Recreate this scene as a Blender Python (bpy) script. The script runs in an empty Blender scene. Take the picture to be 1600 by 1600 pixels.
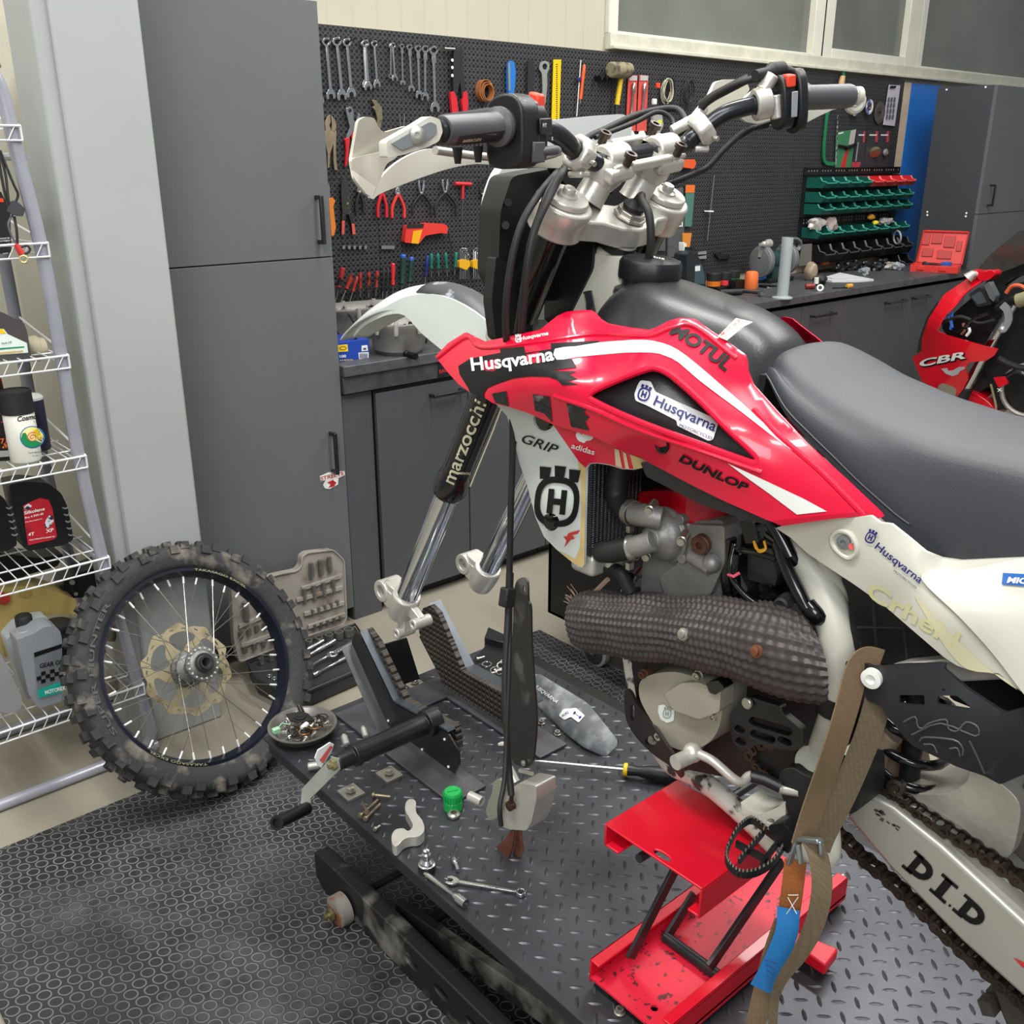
import bpy,math,random
import numpy as np
from mathutils import Vector,Matrix
from mathutils.geometry import delaunay_2d_cdt
random.seed(7)
PI = math.pi
SC = bpy.context.scene
COL = SC.collection
# ------------------------------------------------------------- camera
F,PITCH,HEAD,CH = 1520.0,math.radians(20.06),math.radians(49.0),1.6
CAM = Vector((0,0,CH))
cd = bpy.data.cameras.new('camera'); cam = bpy.data.objects.new('camera',cd); COL.objects.link(cam)
cam.location = CAM
cam.rotation_euler = (PI/2-PITCH,0,HEAD-PI/2)
cd.sensor_width = 36; cd.lens = F/1600*36; cd.clip_start = .02
SC.camera = cam
SC.view_settings.view_transform = 'Standard'; SC.view_settings.look = 'None'
SC.view_settings.gamma = 1; SC.view_settings.exposure = 0.12
SC.view_settings.use_curve_mapping = False
# ------------------------------------------------------------- light
w = bpy.data.worlds.new('world'); SC.world = w; w.use_nodes = True
w.node_tree.nodes['Background'].inputs[0].default_value = (.93,.97,1,1)
w.node_tree.nodes['Background'].inputs[1].default_value = .28
def area(x,y,z,sx,sy,e,col=(1,1,1),rx=0,ry=0):
  l = bpy.data.lights.new('ceiling_lamp','AREA'); l.shape = 'RECTANGLE'; l.size = sx; l.size_y = sy
  l.energy = e; l.color = col
  o = bpy.data.objects.new('ceiling_lamp',l); COL.objects.link(o); o.location = (x,y,z); o.rotation_euler = (rx,ry,0)
  return o
area(-.3,1.2,3.9,.35,3.2,112,(1,.985,.95))
area(1.9,.9,3.9,.35,3.2,112,(1,.985,.95))
area(4.3,1.3,3.9,.35,3.2,112,(1,.985,.95))
area(-1.6,-1.2,3.0,1.6,1.6,70,(.95,.98,1),rx=math.radians(50),ry=math.radians(-35))
# ------------------------------------------------------------- helpers
FV = Vector((math.cos(HEAD),math.sin(HEAD),0)); RV = Vector((math.sin(HEAD),-math.cos(HEAD),0))
def ray(px,py):
  a,b = px-800,800-py
  return FV*(F*math.cos(PITCH)+b*math.sin(PITCH)) + RV*a + Vector((0,0,b*math.cos(PITCH)-F*math.sin(PITCH)))
def P(px,py,X=None,Y=None,Z=None,D=None):
  r = ray(px,py)
  if X is not None: t = X/r.x
  elif Y is not None: t = Y/r.y
  elif Z is not None: t = (Z-CH)/r.z
  else: t = D/F
  return CAM + r*t
def V(*a): return Vector(a)
def lin(h):
  h = h.lstrip('#'); o = []
  for i in (0,2,4):
    c = int(h[i:i+2],16)/255
    o.append(c/12.92 if c <= .04045 else ((c+.055)/1.055)**2.4)
  return (*o,1)
MATS = {}
def mat(name,col='#808080',rough=.5,metal=0,var=0,vs=6,bump=0,bs=60,coat=0,col2=None,thr=None,spec=.5,alpha=None,emit=0,detail=5):
  """procedural material: base colour varied by noise (col2 at the peaks), optional bump"""
  if name in MATS: return MATS[name]
  m = bpy.data.materials.new(name); m.use_nodes = True; MATS[name] = m
  nt = m.node_tree; N = nt.nodes; L = nt.links; b = N['Principled BSDF']
  c = lin(col) if isinstance(col,str) else (*col,1)
  b.inputs['Base Color'].default_value = c
  b.inputs['Roughness'].default_value = rough; b.inputs['Metallic'].default_value = metal
  b.inputs['Coat Weight'].default_value = coat; b.inputs['Specular IOR Level'].default_value = spec
  if emit:
    b.inputs['Emission Color'].default_value = c; b.inputs['Emission Strength'].default_value = emit
  if alpha is not None:
    b.inputs['Alpha'].default_value = alpha
  tc = N.new('ShaderNodeTexCoord')
  if var or col2:
    n = N.new('ShaderNodeTexNoise'); n.inputs['Scale'].default_value = vs; n.inputs['Detail'].default_value = detail
    L.new(tc.outputs['Object'],n.inputs['Vector'])
    r = N.new('ShaderNodeValToRGB'); L.new(n.outputs['Fac'],r.inputs[0])
    lo = tuple(max(0,x*(1-var)) for x in c[:3])+(1,); hi = tuple(min(1,x*(1+var)) for x in c[:3])+(1,)
    if col2:
      t = thr or (.5,.62)
      r.color_ramp.elements[0].position,r.color_ramp.elements[1].position = t
      lo = c; hi = lin(col2)
    else:
      r.color_ramp.elements[0].position,r.color_ramp.elements[1].position = .3,.7
    r.color_ramp.elements[0].color = lo; r.color_ramp.elements[1].color = hi
    L.new(r.outputs[0],b.inputs['Base Color'])
  if bump:
    n2 = N.new('ShaderNodeTexNoise'); n2.inputs['Scale'].default_value = bs; n2.inputs['Detail'].default_value = 3
    L.new(tc.outputs['Object'],n2.inputs['Vector'])
    bp = N.new('ShaderNodeBump'); bp.inputs['Strength'].default_value = bump; bp.inputs['Distance'].default_value = .01
    L.new(n2.outputs['Fac'],bp.inputs['Height']); L.new(bp.outputs[0],b.inputs['Normal'])
  return m
def frame(d):
  d = Vector(d).normalized()
  u = d.cross(V(0,0,1))
  if u.length < 1e-4: u = V(1,0,0)
  u.normalize(); return u,u.cross(d).normalized(),d
class MB:
  """collects shapes into one mesh"""
  def __init__(s): s.v = []; s.f = []; s.sm = []; s.mi = []; s.cur = 0
  def add(s,vs,fs,smooth=False):
    o = len(s.v); s.v += [Vector(a) for a in vs]
    for f in fs: s.f.append([i+o for i in f]); s.sm.append(smooth); s.mi.append(s.cur)
    return s
  def box(s,a,b):
    (x0,y0,z0),(x1,y1,z1) = a,b
    x0,x1 = sorted((x0,x1)); y0,y1 = sorted((y0,y1)); z0,z1 = sorted((z0,z1))
    v = [(x,y,z) for z in (z0,z1) for (x,y) in ((x0,y0),(x1,y0),(x1,y1),(x0,y1))]
    return s.add(v,[(3,2,1,0),(4,5,6,7),(0,1,5,4),(1,2,6,5),(2,3,7,6),(3,0,4,7)])
  def bar(s,p0,p1,w,h,up=None):
    """rectangular bar from p0 to p1: w across, h along up"""
    p0,p1 = Vector(p0),Vector(p1); d = (p1-p0).normalized()
    up = Vector(up) if up is not None else (V(0,0,1) if abs(d.z) < .95 else V(0,1,0))
    a = d.cross(up).normalized(); u = a.cross(d).normalized()
    v = []
    for p in (p0,p1):
      for i,j in ((-1,-1),(1,-1),(1,1),(-1,1)): v.append(p+a*(w/2*i)+u*(h/2*j))
    return s.add(v,[(3,2,1,0),(4,5,6,7),(0,1,5,4),(1,2,6,5),(2,3,7,6),(3,0,4,7)])
  def cyl(s,p0,p1,r0,r1=None,n=20,caps=True,inner=None):
    r1 = r0 if r1 is None else r1
    return s.lathe(p0,Vector(p1)-Vector(p0),[(r0,0),(r1,(Vector(p1)-Vector(p0)).length)],n,caps)
  def lathe(s,org,axis,prof,n=24,caps=True,smooth=True,closed=False):
    """prof: (radius, distance along axis)"""
    u,v,d = frame(axis); org = Vector(org); vs = []; fs = []
    for r,t in prof:
      for k in range(n):
        a = 2*PI*k/n; vs.append(org+d*t+(u*math.cos(a)+v*math.sin(a))*r)
    m = len(prof)
    for i in range(m-1 + (1 if closed else 0)):
      j = (i+1) % m
      for k in range(n):
        k2 = (k+1) % n; fs.append((i*n+k,i*n+k2,j*n+k2,j*n+k))
    s.add(vs,fs,smooth)
    if caps and not closed:
      o = len(s.v)-len(vs)
      if prof[0][0] > 1e-5: s.f.append([o+k for k in range(n)][::-1]); s.sm.append(False); s.mi.append(s.cur)
      if prof[-1][0] > 1e-5: s.f.append([o+(m-1)*n+k for k in range(n)]); s.sm.append(False); s.mi.append(s.cur)
    return s
  def tube(s,pts,r,n=10,caps=True,closed=False,flat=None):
    """swept tube through pts; r number or list; flat=(w,h,up) for a strap section"""
    pts = [Vector(p) for p in pts]; m = len(pts); R = r if isinstance(r,(list,tuple)) else [r]*m
    vs = []; fs = []; pu = None
    for i in range(m):
      if closed: d = pts[(i+1) % m]-pts[i-1]
      else: d = pts[min(i+1,m-1)]-pts[max(i-1,0)]
      if d.length < 1e-9: d = V(0,0,1)
      d.normalize()
      if pu is None:
        u = frame(d)[0] if flat is None else Vector(flat[2])
        u = (u-d*u.dot(d)).normalized()
      else:
        u = pu-d*pu.dot(d); u = u.normalized() if u.length > 1e-6 else frame(d)[0]
      pu = u; v = d.cross(u)
      if flat is None:
        for k in range(n):
          a = 2*PI*k/n; vs.append(pts[i]+(u*math.cos(a)+v*math.sin(a))*R[i])
      else:
        W,H = flat[0]/2*R[i],flat[1]/2
        for a,b in ((-1,-1),(1,-1),(1,1),(-1,1)): vs.append(pts[i]+v*(W*a)+u*(H*b))
    if flat is not None: n = 4
    for i in range(m if closed else m-1):
      j = (i+1) % m
      for k in range(n):
        k2 = (k+1) % n; fs.append((i*n+k,i*n+k2,j*n+k2,j*n+k))
    s.add(vs,fs,flat is None)
    if caps and not closed:
      o = len(s.v)-len(vs)
      s.f.append([o+k for k in range(n)][::-1]); s.sm.append(False); s.mi.append(s.cur)
      s.f.append([o+(m-1)*n+k for k in range(n)]); s.sm.append(False); s.mi.append(s.cur)
    return s
  def prism(s,pts,ext):
    """closed outline (3D, planar) extruded by vector ext"""
    pts = [Vector(p) for p in pts]; ext = Vector(ext); n = len(pts)
    fs = [tuple(range(n))[::-1],tuple(range(n,2*n))]
    fs += [(i,(i+1) % n,n+(i+1) % n,n+i) for i in range(n)]
    return s.add(pts+[p+ext for p in pts],fs)
  def ball(s,c,r,n=14,m=9,sc=(1,1,1)):
    c = Vector(c); vs = []; fs = []
    for i in range(m+1):
      t = PI*i/m
      for k in range(n):
        a = 2*PI*k/n
        vs.append(c+V(r*sc[0]*math.sin(t)*math.cos(a),r*sc[1]*math.sin(t)*math.sin(a),r*sc[2]*math.cos(t)))
    for i in range(m):
      for k in range(n):
        k2 = (k+1) % n; fs.append((i*n+k,(i+1)*n+k,(i+1)*n+k2,i*n+k2))
    return s.add(vs,fs,True)
  def torus(s,c,axis,R,r,n=32,m=8,arc=1.0,a0=0):
    u,v,d = frame(axis); c = Vector(c)
    N = n if arc >= 1 else n+1
    pts = [c+(u*math.cos(a0+2*PI*arc*k/n)+v*math.sin(a0+2*PI*arc*k/n))*R for k in range(N)]
    return s.tube(pts,r,m,closed=arc >= 1)
  def build(s,name,m,parent=None,bevel=0,seg=2,sub=0,loc=None,autosmooth=False,solid=0):
    me = bpy.data.meshes.new(name)
    org = None
    vs = s.v
    me.from_pydata([tuple(a) for a in vs],[],s.f)
    ms = m if isinstance(m,(list,tuple)) else [m]
    for q in ms: me.materials.append(q)
    me.polygons.foreach_set('use_smooth',s.sm); me.polygons.foreach_set('material_index',s.mi)
    me.update(); me.set_sharp_from_angle(angle=math.radians(38))
    o = bpy.data.objects.new(name,me); COL.objects.link(o)
    if parent:
      o.parent = parent
      o.matrix_parent_inverse = parent.matrix_basis.inverted() if loc is None else Matrix()
    if loc is not None: o.location = loc
    if solid:
      q = o.modifiers.new('s','SOLIDIFY'); q.thickness = solid; q.offset = -1
    if bevel:
      q = o.modifiers.new('b','BEVEL'); q.width = bevel; q.segments = seg; q.limit_method = 'ANGLE'; q.angle_limit = math.radians(40); q.harden_normals = False
    if sub:
      q = o.modifiers.new('u','SUBSURF'); q.levels = sub; q.render_levels = sub
    return o
def cr(pts,n=6,closed=False):
  """Catmull-Rom through points (tuples of any dimension)"""
  pts = [np.array(p,float) for p in pts]; m = len(pts); out = []
  rng = range(m) if closed else range(m-1)
  for i in rng:
    if closed: p0,p1,p2,p3 = pts[i-1],pts[i],pts[(i+1) % m],pts[(i+2) % m]
    else:
      p1,p2 = pts[i],pts[i+1]
      p0 = pts[i-1] if i else 2*p1-p2
      p3 = pts[i+2] if i+2 < m else 2*p2-p1
    for k in range(n):
      t = k/n
      out.append(tuple(.5*((2*p1)+(-p0+p2)*t+(2*p0-5*p1+4*p2-p3)*t*t+(-p0+3*p1-3*p2+p3)*t**3)))
  if not closed: out.append(tuple(pts[-1]))
  return out
def rnd(pts,r=6,n=4):
  """round the corners of a 2D outline"""
  out = []; m = len(pts)
  for i in range(m):
    a,b,c = Vector(pts[i-1]).to_2d(),Vector(pts[i]).to_2d(),Vector(pts[(i+1) % m]).to_2d()
    d1 = a-b; d2 = c-b
    q = min(r,d1.length*.45,d2.length*.45)
    if q < 1e-6: out.append(tuple(b)); continue
    s = b+d1.normalized()*q; e = b+d2.normalized()*q
    for k in range(n+1):
      t = k/n; out.append(tuple(s*(1-t)**2+b*2*t*(1-t)+e*t*t))
  return out
def tps(ctrl):
  """thin-plate surface through (px, py, value)"""
  A = np.array(ctrl,float); n = len(A); p = A[:,:2]/500
  def U(r2): return np.where(r2 > 1e-12,r2*np.log(np.maximum(r2,1e-12)),0)
  K = U(((p[:,None]-p[None])**2).sum(-1))+np.eye(n)*1e-4
  Q = np.hstack([np.ones((n,1)),p]); M_ = np.zeros((n+3,n+3)); M_[:n,:n] = K; M_[:n,n:] = Q; M_[n:,:n] = Q.T
  s = np.linalg.solve(M_,np.concatenate([A[:,2],np.zeros(3)]))
  def f(x,y):
    q = np.array([x/500,y/500]); return float(U(((p-q)**2).sum(-1))@s[:n]+s[n]+s[n+1]*q[0]+s[n+2]*q[1])
  return f
def SX(f,o=0): return lambda x,y: P(x,y,X=(f(x,y) if callable(f) else f)+o)
def SY(v,o=0): return lambda x,y: P(x,y,Y=v+o)
def SZ(v,o=0): return lambda x,y: P(x,y,Z=v+o)
def inside(p,poly):
  c = False; n = len(poly); x,y = p
  for i in range(n):
    x1,y1 = poly[i]; x2,y2 = poly[i-1]
    if (y1 > y) != (y2 > y) and x < (x2-x1)*(y-y1)/(y2-y1)+x1: c = not c
  return c
def panel(mb,outline,surf,th,holes=(),step=14,smooth=True,rim_smooth=False):
  """a sheet of thickness th (vector) whose outline is laid on the surface surf(u,v); finely meshed so that it curves"""
  th = Vector(th); loops = [list(outline)]+[list(h) for h in holes]
  pts = []; edges = []
  for L_ in loops:
    L2 = []
    for i in range(len(L_)):
      a,b = Vector(L_[i]).to_2d(),Vector(L_[(i+1) % len(L_)]).to_2d()
      k = max(1,int((b-a).length/step)) if step else 1
      for j in range(k): L2.append(a.lerp(b,j/k))
    o = len(pts); pts += L2; edges += [(o+i,o+(i+1) % len(L2)) for i in range(len(L2))]
  if step:
    xs = [p.x for p in pts]; ys = [p.y for p in pts]
    nb = np.array([[p.x,p.y] for p in pts])
    y = min(ys)+step*.5; row = 0
    while y < max(ys):
      x = min(xs)+(step*.5 if row % 2 else 0)
      while x < max(xs):
        if inside((x,y),loops[0]) and not any(inside((x,y),h) for h in loops[1:]):
          if ((nb-[x,y])**2).sum(1).min() > (step*.45)**2: pts.append(Vector((x,y)))
        x += step
      y += step*.87; row += 1
  r = delaunay_2d_cdt(pts,edges,[],0,1e-5)
  vs,fs = r[0],r[2]
  good = []
  for f in fs:
    c = sum((vs[i] for i in f),Vector((0,0)))/len(f)
    if inside((c.x,c.y),loops[0]) and not any(inside((c.x,c.y),h) for h in loops[1:]): good.append(list(f))
  w3 = [surf(p.x,p.y) for p in vs]; n = len(w3)
  # orient towards the camera
  if good:
    a,b,c = (w3[i] for i in good[0][:3]); nn = (b-a).cross(c-a)
    if nn.dot(CAM-a) < 0: good = [g[::-1] for g in good]
  if th.length == 0: return mb.add(w3,good,smooth)
  ec = {}
  for g in good:
    for i in range(len(g)):
      e = (g[i],g[(i+1) % len(g)]); ec[e] = 1
  rim = [(b,a,a+n,b+n) for (a,b) in ec if (b,a) not in ec]
  o = len(mb.v)
  mb.add(w3+[p+th for p in w3],good+[[i+n for i in g[::-1]] for g in good],smooth)
  for q in rim: mb.f.append([i+o for i in q]); mb.sm.append(rim_smooth); mb.mi.append(mb.cur)
  return mb
_tc = {}
def text2d(s,bold=0,spacing=1.0):
  """outline-filled lettering as 2D verts and faces, height of capitals = 1"""
  k = (s,bold,spacing)
  if k in _tc: return _tc[k]
  cu = bpy.data.curves.new('lettering','FONT'); cu.body = s; cu.size = 1/.73*1.0; cu.offset = bold; cu.space_character = spacing
  cu.resolution_u = 4
  o = bpy.data.objects.new('lettering',cu); COL.objects.link(o)
  dg = bpy.context.evaluated_depsgraph_get(); dg.update()
  me = bpy.data.meshes.new_from_object(o.evaluated_get(dg))
  v = [(a.co.x,a.co.y) for a in me.vertices]; f = [list(p.vertices) for p in me.polygons]
  bpy.data.objects.remove(o); bpy.data.curves.remove(cu); bpy.data.meshes.remove(me)
  _tc[k] = (v,f); return v,f
def lettering(mb,s,a,b,h,surf,bold=0.0,shear=0.0,spacing=1.0,bend=0,hend=None):
  """text from point a to point b (u,v space of surf, v down), capital height h"""
  v,f = text2d(s,bold,spacing)
  if not v: return mb
  x0 = min(p[0] for p in v); x1 = max(p[0] for p in v)
  a,b = Vector(a),Vector(b); d = (b-a); n = Vector((d.y,-d.x)).normalized()
  if not getattr(lettering,'up',True): n = -n
  out = []
  for x,y in v:
    t = (x-x0)/(x1-x0)+shear*y*h/max(d.length,1e-6)
    hh = h if hend is None else h+(hend-h)*t
    q = a+d*t+n*(y*hh + bend*4*t*(1-t)); out.append(surf(q.x,q.y))
  # orient
  fs = []
  for g in f:
    p0,p1,p2 = out[g[0]],out[g[1]],out[g[2]]
    nn = (p1-p0).cross(p2-p0); fs.append(g if nn.dot(CAM-p0) > 0 else g[::-1])
  return mb.add(out,fs)
def link(name,label,cat,loc=(0,0,0),group=None):
  o = bpy.data.objects.new(name,None); COL.objects.link(o); o.location = loc; o.empty_display_size = .05
  o.matrix_basis = Matrix.Translation(Vector(loc))
  return tag(o,label,cat,group)
def tag(o,label,cat=None,group=None,kind=None):
  if label: o['label'] = label
  if cat: o['category'] = cat
  if group: o['group'] = group
  if kind: o['kind'] = kind
  return o
def struct(o,label=None):
  o['kind'] = 'structure'
  if label: o['label'] = label
  return o
def copytree(o,dx=V(0,0,0),parent=None,rot=None):
  """a copy of a thing, its parts and their sub-parts"""
  c = o.copy(); COL.objects.link(c)
  if parent: c.parent = parent
  else:
    c.location = o.location+Vector(dx)
    if rot: c.rotation_euler = rot
  for ch in list(o.children): copytree(ch,parent=c)
  return c
# ============================================================= materials of the room
M_wall = mat('cream_metal_panel','#cdc9b6',.5,var=.06,vs=1.5,col2=None)
M_cab = mat('graphite_laminate','#5f6163',.55,var=.05,vs=3)
M_cabd = mat('graphite_laminate_dark','#4b4d50',.5,var=.05,vs=3)
M_black = mat('black_plastic','#17181a',.45)
M_blk2 = mat('satin_black_steel','#202124',.32,var=.2,vs=20)
M_top = mat('dark_worktop','#4a4b4e',.45,var=.25,vs=30,bump=.05,bs=200)
def lines_mat(name,col,axis,pitch,width,dark,rough=.5,var=.05):
  m = mat(name,col,rough,var=var,vs=2); nt = m.node_tree; N = nt.nodes; L = nt.links; b = N['Principled BSDF']
  tc = N.new('ShaderNodeTexCoord'); sp = N.new('ShaderNodeSeparateXYZ'); L.new(tc.outputs['Object'],sp.inputs[0])
  d = N.new('ShaderNodeMath'); d.operation = 'DIVIDE'; d.inputs[1].default_value = pitch; L.new(sp.outputs[axis],d.inputs[0])
  fr = N.new('ShaderNodeMath'); fr.operation = 'FRACT'; L.new(d.outputs[0],fr.inputs[0])
  pp = N.new('ShaderNodeMath'); pp.operation = 'PINGPONG'; pp.inputs[1].default_value = .5; L.new(fr.outputs[0],pp.inputs[0])
  r = N.new('ShaderNodeMapRange'); r.inputs[1].default_value = 0; r.inputs[2].default_value = width/pitch; L.new(pp.outputs[0],r.inputs[0])
  bp = N.new('ShaderNodeBump'); bp.inputs['Distance'].default_value = dark; bp.inputs['Strength'].default_value = 1
  L.new(r.outputs[0],bp.inputs['Height']); L.new(bp.outputs[0],b.inputs['Normal'])
  return m
M_wallr = lines_mat('ribbed_cream_panel','#bbb7a4',0,.11,.010,.002)
def coin_mat():
  m = mat('coin_rubber','#232425',.5,var=.35,vs=3,detail=8); nt = m.node_tree; N = nt.nodes; L = nt.links; b = N['Principled BSDF']
  base = b.inputs['Base Color'].links[0].from_socket
  tc = N.new('ShaderNodeTexCoord'); hs = []
  for off in ((0,0),(.5,.5)):
    mp = N.new('ShaderNodeMapping'); mp.vector_type = 'POINT'; L.new(tc.outputs['Object'],mp.inputs[0])
    mp.inputs['Rotation'].default_value = (0,0,math.radians(18))
    mp.inputs['Scale'].default_value = (1/.038,1/.052,0); mp.inputs['Location'].default_value = (off[0],off[1],0)
    fr = N.new('ShaderNodeVectorMath'); fr.operation = 'FRACTION'; L.new(mp.outputs[0],fr.inputs[0])
    sb = N.new('ShaderNodeVectorMath'); sb.operation = 'SUBTRACT'; sb.inputs[1].default_value = (.5,.5,0); L.new(fr.outputs[0],sb.inputs[0])
    ml = N.new('ShaderNodeVectorMath'); ml.operation = 'MULTIPLY'; ml.inputs[1].default_value = (.038,.052,0); L.new(sb.outputs[0],ml.inputs[0])
    le = N.new('ShaderNodeVectorMath'); le.operation = 'LENGTH'; L.new(ml.outputs[0],le.inputs[0]); hs.append(le)
  mn = N.new('ShaderNodeMath'); mn.operation = 'MINIMUM'; L.new(hs[0].outputs['Value'],mn.inputs[0]); L.new(hs[1].outputs['Value'],mn.inputs[1])
  sb = N.new('ShaderNodeMath'); sb.operation = 'SUBTRACT'; sb.inputs[1].default_value = .0127; L.new(mn.outputs[0],sb.inputs[0])
  ab = N.new('ShaderNodeMath'); ab.operation = 'ABSOLUTE'; L.new(sb.outputs[0],ab.inputs[0])
  r = N.new('ShaderNodeMapRange'); r.inputs[1].default_value = .0026; r.inputs[2].default_value = .0006; L.new(ab.outputs[0],r.inputs[0])
  bp = N.new('ShaderNodeBump'); bp.inputs['Distance'].default_value = .0022; L.new(r.outputs[0],bp.inputs['Height']); L.new(bp.outputs[0],b.inputs['Normal'])
  # dust worn onto the raised rings
  nz = N.new('ShaderNodeTexNoise'); nz.inputs['Scale'].default_value = 4; nz.inputs['Detail'].default_value = 6; L.new(tc.outputs['Object'],nz.inputs[0])
  rr = N.new('ShaderNodeMapRange'); rr.inputs[1].default_value = .35; rr.inputs[2].default_value = .7; rr.inputs[3].default_value = .25; rr.inputs[4].default_value = .8; L.new(nz.outputs[0],rr.inputs[0])
  mu = N.new('ShaderNodeMath'); mu.operation = 'MULTIPLY'; L.new(rr.outputs[0],mu.inputs[0]); L.new(r.outputs[0],mu.inputs[1])
  mx = N.new('ShaderNodeMix'); mx.data_type = 'RGBA'; L.new(mu.outputs[0],mx.inputs[0]); L.new(base,mx.inputs[6]); mx.inputs[7].default_value = lin('#8e8f8e')
  # pale dust blotches
  nd = N.new('ShaderNodeTexNoise'); nd.inputs['Scale'].default_value = 2.2; nd.inputs['Detail'].default_value = 12; nd.inputs['Roughness'].default_value = .75; L.new(tc.outputs['Object'],nd.inputs[0])
  rd = N.new('ShaderNodeMapRange'); rd.inputs[1].default_value = .48; rd.inputs[2].default_value = .75; rd.inputs[4].default_value = .5; L.new(nd.outputs[0],rd.inputs[0])
  m2 = N.new('ShaderNodeMix'); m2.data_type = 'RGBA'; L.new(rd.outputs[0],m2.inputs[0]); L.new(mx.outputs[2],m2.inputs[6]); m2.inputs[7].default_value = lin('#77767a')
  L.new(m2.outputs[2],b.inputs['Base Color'])
  return m
M_coin = coin_mat()
def peg_mat():
  m = mat('black_pegboard','#3a3a3d',.5,var=.08,vs=4); nt = m.node_tree; N = nt.nodes; L = nt.links; b = N['Principled BSDF']
  base = b.inputs['Base Color'].links[0].from_socket
  tc = N.new('ShaderNodeTexCoord'); outs = []
  for sc,off,rad in (((1/.0215,0,1/.0215),(0,0,0),.0056),((1/.0215,0,1/.0215),(.5,0,.5),.0034)):
    mp = N.new('ShaderNodeMapping'); L.new(tc.outputs['Object'],mp.inputs[0]); mp.inputs['Scale'].default_value = sc; mp.inputs['Location'].default_value = off
    fr = N.new('ShaderNodeVectorMath'); fr.operation = 'FRACTION'; L.new(mp.outputs[0],fr.inputs[0])
    sb = N.new('ShaderNodeVectorMath'); sb.operation = 'SUBTRACT'; sb.inputs[1].default_value = (.5,0,.5); L.new(fr.outputs[0],sb.inputs[0])
    le = N.new('ShaderNodeVectorMath'); le.operation = 'LENGTH'; L.new(sb.outputs[0],le.inputs[0])
    r = N.new('ShaderNodeMapRange'); r.inputs[1].default_value = rad/.0215*.8; r.inputs[2].default_value = rad/.0215*1.2; L.new(le.outputs['Value'],r.inputs[0]); outs.append(r)
  mn = N.new('ShaderNodeMath'); mn.operation = 'MINIMUM'; L.new(outs[0].outputs[0],mn.inputs[0]); L.new(outs[1].outputs[0],mn.inputs[1])
  mx = N.new('ShaderNodeMix'); mx.data_type = 'RGBA'; L.new(mn.outputs[0],mx.inputs[0]); mx.inputs[6].default_value = lin('#08080a'); L.new(base,mx.inputs[7])
  L.new(mx.outputs[2],b.inputs['Base Color'])
  bp = N.new('ShaderNodeBump'); bp.inputs['Distance'].default_value = .003; L.new(mn.outputs[0],bp.inputs['Height']); L.new(bp.outputs[0],b.inputs['Normal'])
  return m
M_peg = peg_mat()
M_conc = mat('beige_concrete','#8b8576',.7,var=.1,vs=2.5,bump=.05,bs=90,detail=8)
# ============================================================= floor, wall
YW = 3.43; YC = 2.80; ZT = .945
mb = MB(); mb.box((-3,-2,-.05),(9.5,YW+.2,0)); struct(mb.build('floor',M_conc),'beige sealed concrete workshop floor')
# back wall with the ribbon window opening
z_s = P(950,66,Y=YW).z; xw0 = P(950,66,Y=YW).x
zsl = 2.07
mb = MB(); mb.box((-3,YW,0),(xw0,YW+.15,3.9)); mb.box((xw0,YW,0),(9.5,YW+.15,z_s)); mb.box((xw0,YW,z_s+.75),(9.5,YW+.15,3.9))
struct(mb.build('wall_back',M_wallr),'ribbed cream metal wall panels')
M_frame = mat('white_window_frame','#d9d7c8',.45,var=.05,vs=9)
M_glass = mat('grey_window_glass','#6c7068',.12,var=.25,vs=1.3,spec=.6)
M_sill = mat('sill_paint','#c9c7b6',.5,var=.12,vs=14)
mb = MB(); mb.box((xw0-.02,YW-.035,2.075),(9.5,YW+.02,2.13)); mb.box((xw0-.02,YW-.06,2.062),(9.5,YW-.0,2.078))
struct(mb.build('trim_1',M_sill,bevel=.003),'chipped white sill strip under the ribbon window')
xa,xb,xc = P(950,60,Y=YW).x,P(1278,80,Y=YW).x,P(1428,95,Y=YW).x
for k,(x0,x1) in enumerate(((xa,xb-.04),(xb+.02,xc-.06),(xc+.02,9.4))):
  root = bpy.data.objects.new('window_%d' % (k+1),None); COL.objects.link(root); root.location = ((x0+x1)/2,YW,2.13); struct(root)
  mb = MB(); fw = .045 if k != 1 else .09; z0,z1 = 2.13,2.82
  mb.box((x0-.02,YW-.02,z0),(x0+fw,YW+.06,z1)); mb.box((x1-fw,YW-.02,z0),(x1+.06,YW+.06,z1))
  mb.box((x0+fw,YW-.02,z1-.05),(x1-fw,YW+.06,z1)); mb.box((x0+fw,YW-.02,z0),(x1-fw,YW+.06,z0+(.012 if k != 1 else .05)))
  mb.build('window_frame',M_frame,root,bevel=.004)
  mb = MB(); mb.box((x0,YW+.02,z0),(x1,YW+.03,z1)); mb.build('window_pane',M_glass,root)
# grey steel column
M_col = mat('grey_painted_steel','#a3a6a5',.4,var=.04,vs=3,bump=.04,bs=30)
M_col2 = mat('grey_painted_steel_web','#9a9ea2',.3,var=.06,vs=3)
mb = MB(); mb.box((.812,2.515,0),(1.02,2.527,3.9)); mb.box((.812,2.72,0),(1.02,2.732,3.9)); mb.box((.775,2.527,0),(.835,2.72,3.9))
mb.box((.905,2.527,0),(.917,2.72,3.9))
c = mb.build('trim_2',M_col,bevel=.006); struct(c,'light grey painted steel column beside the tall cabinet')
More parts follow.
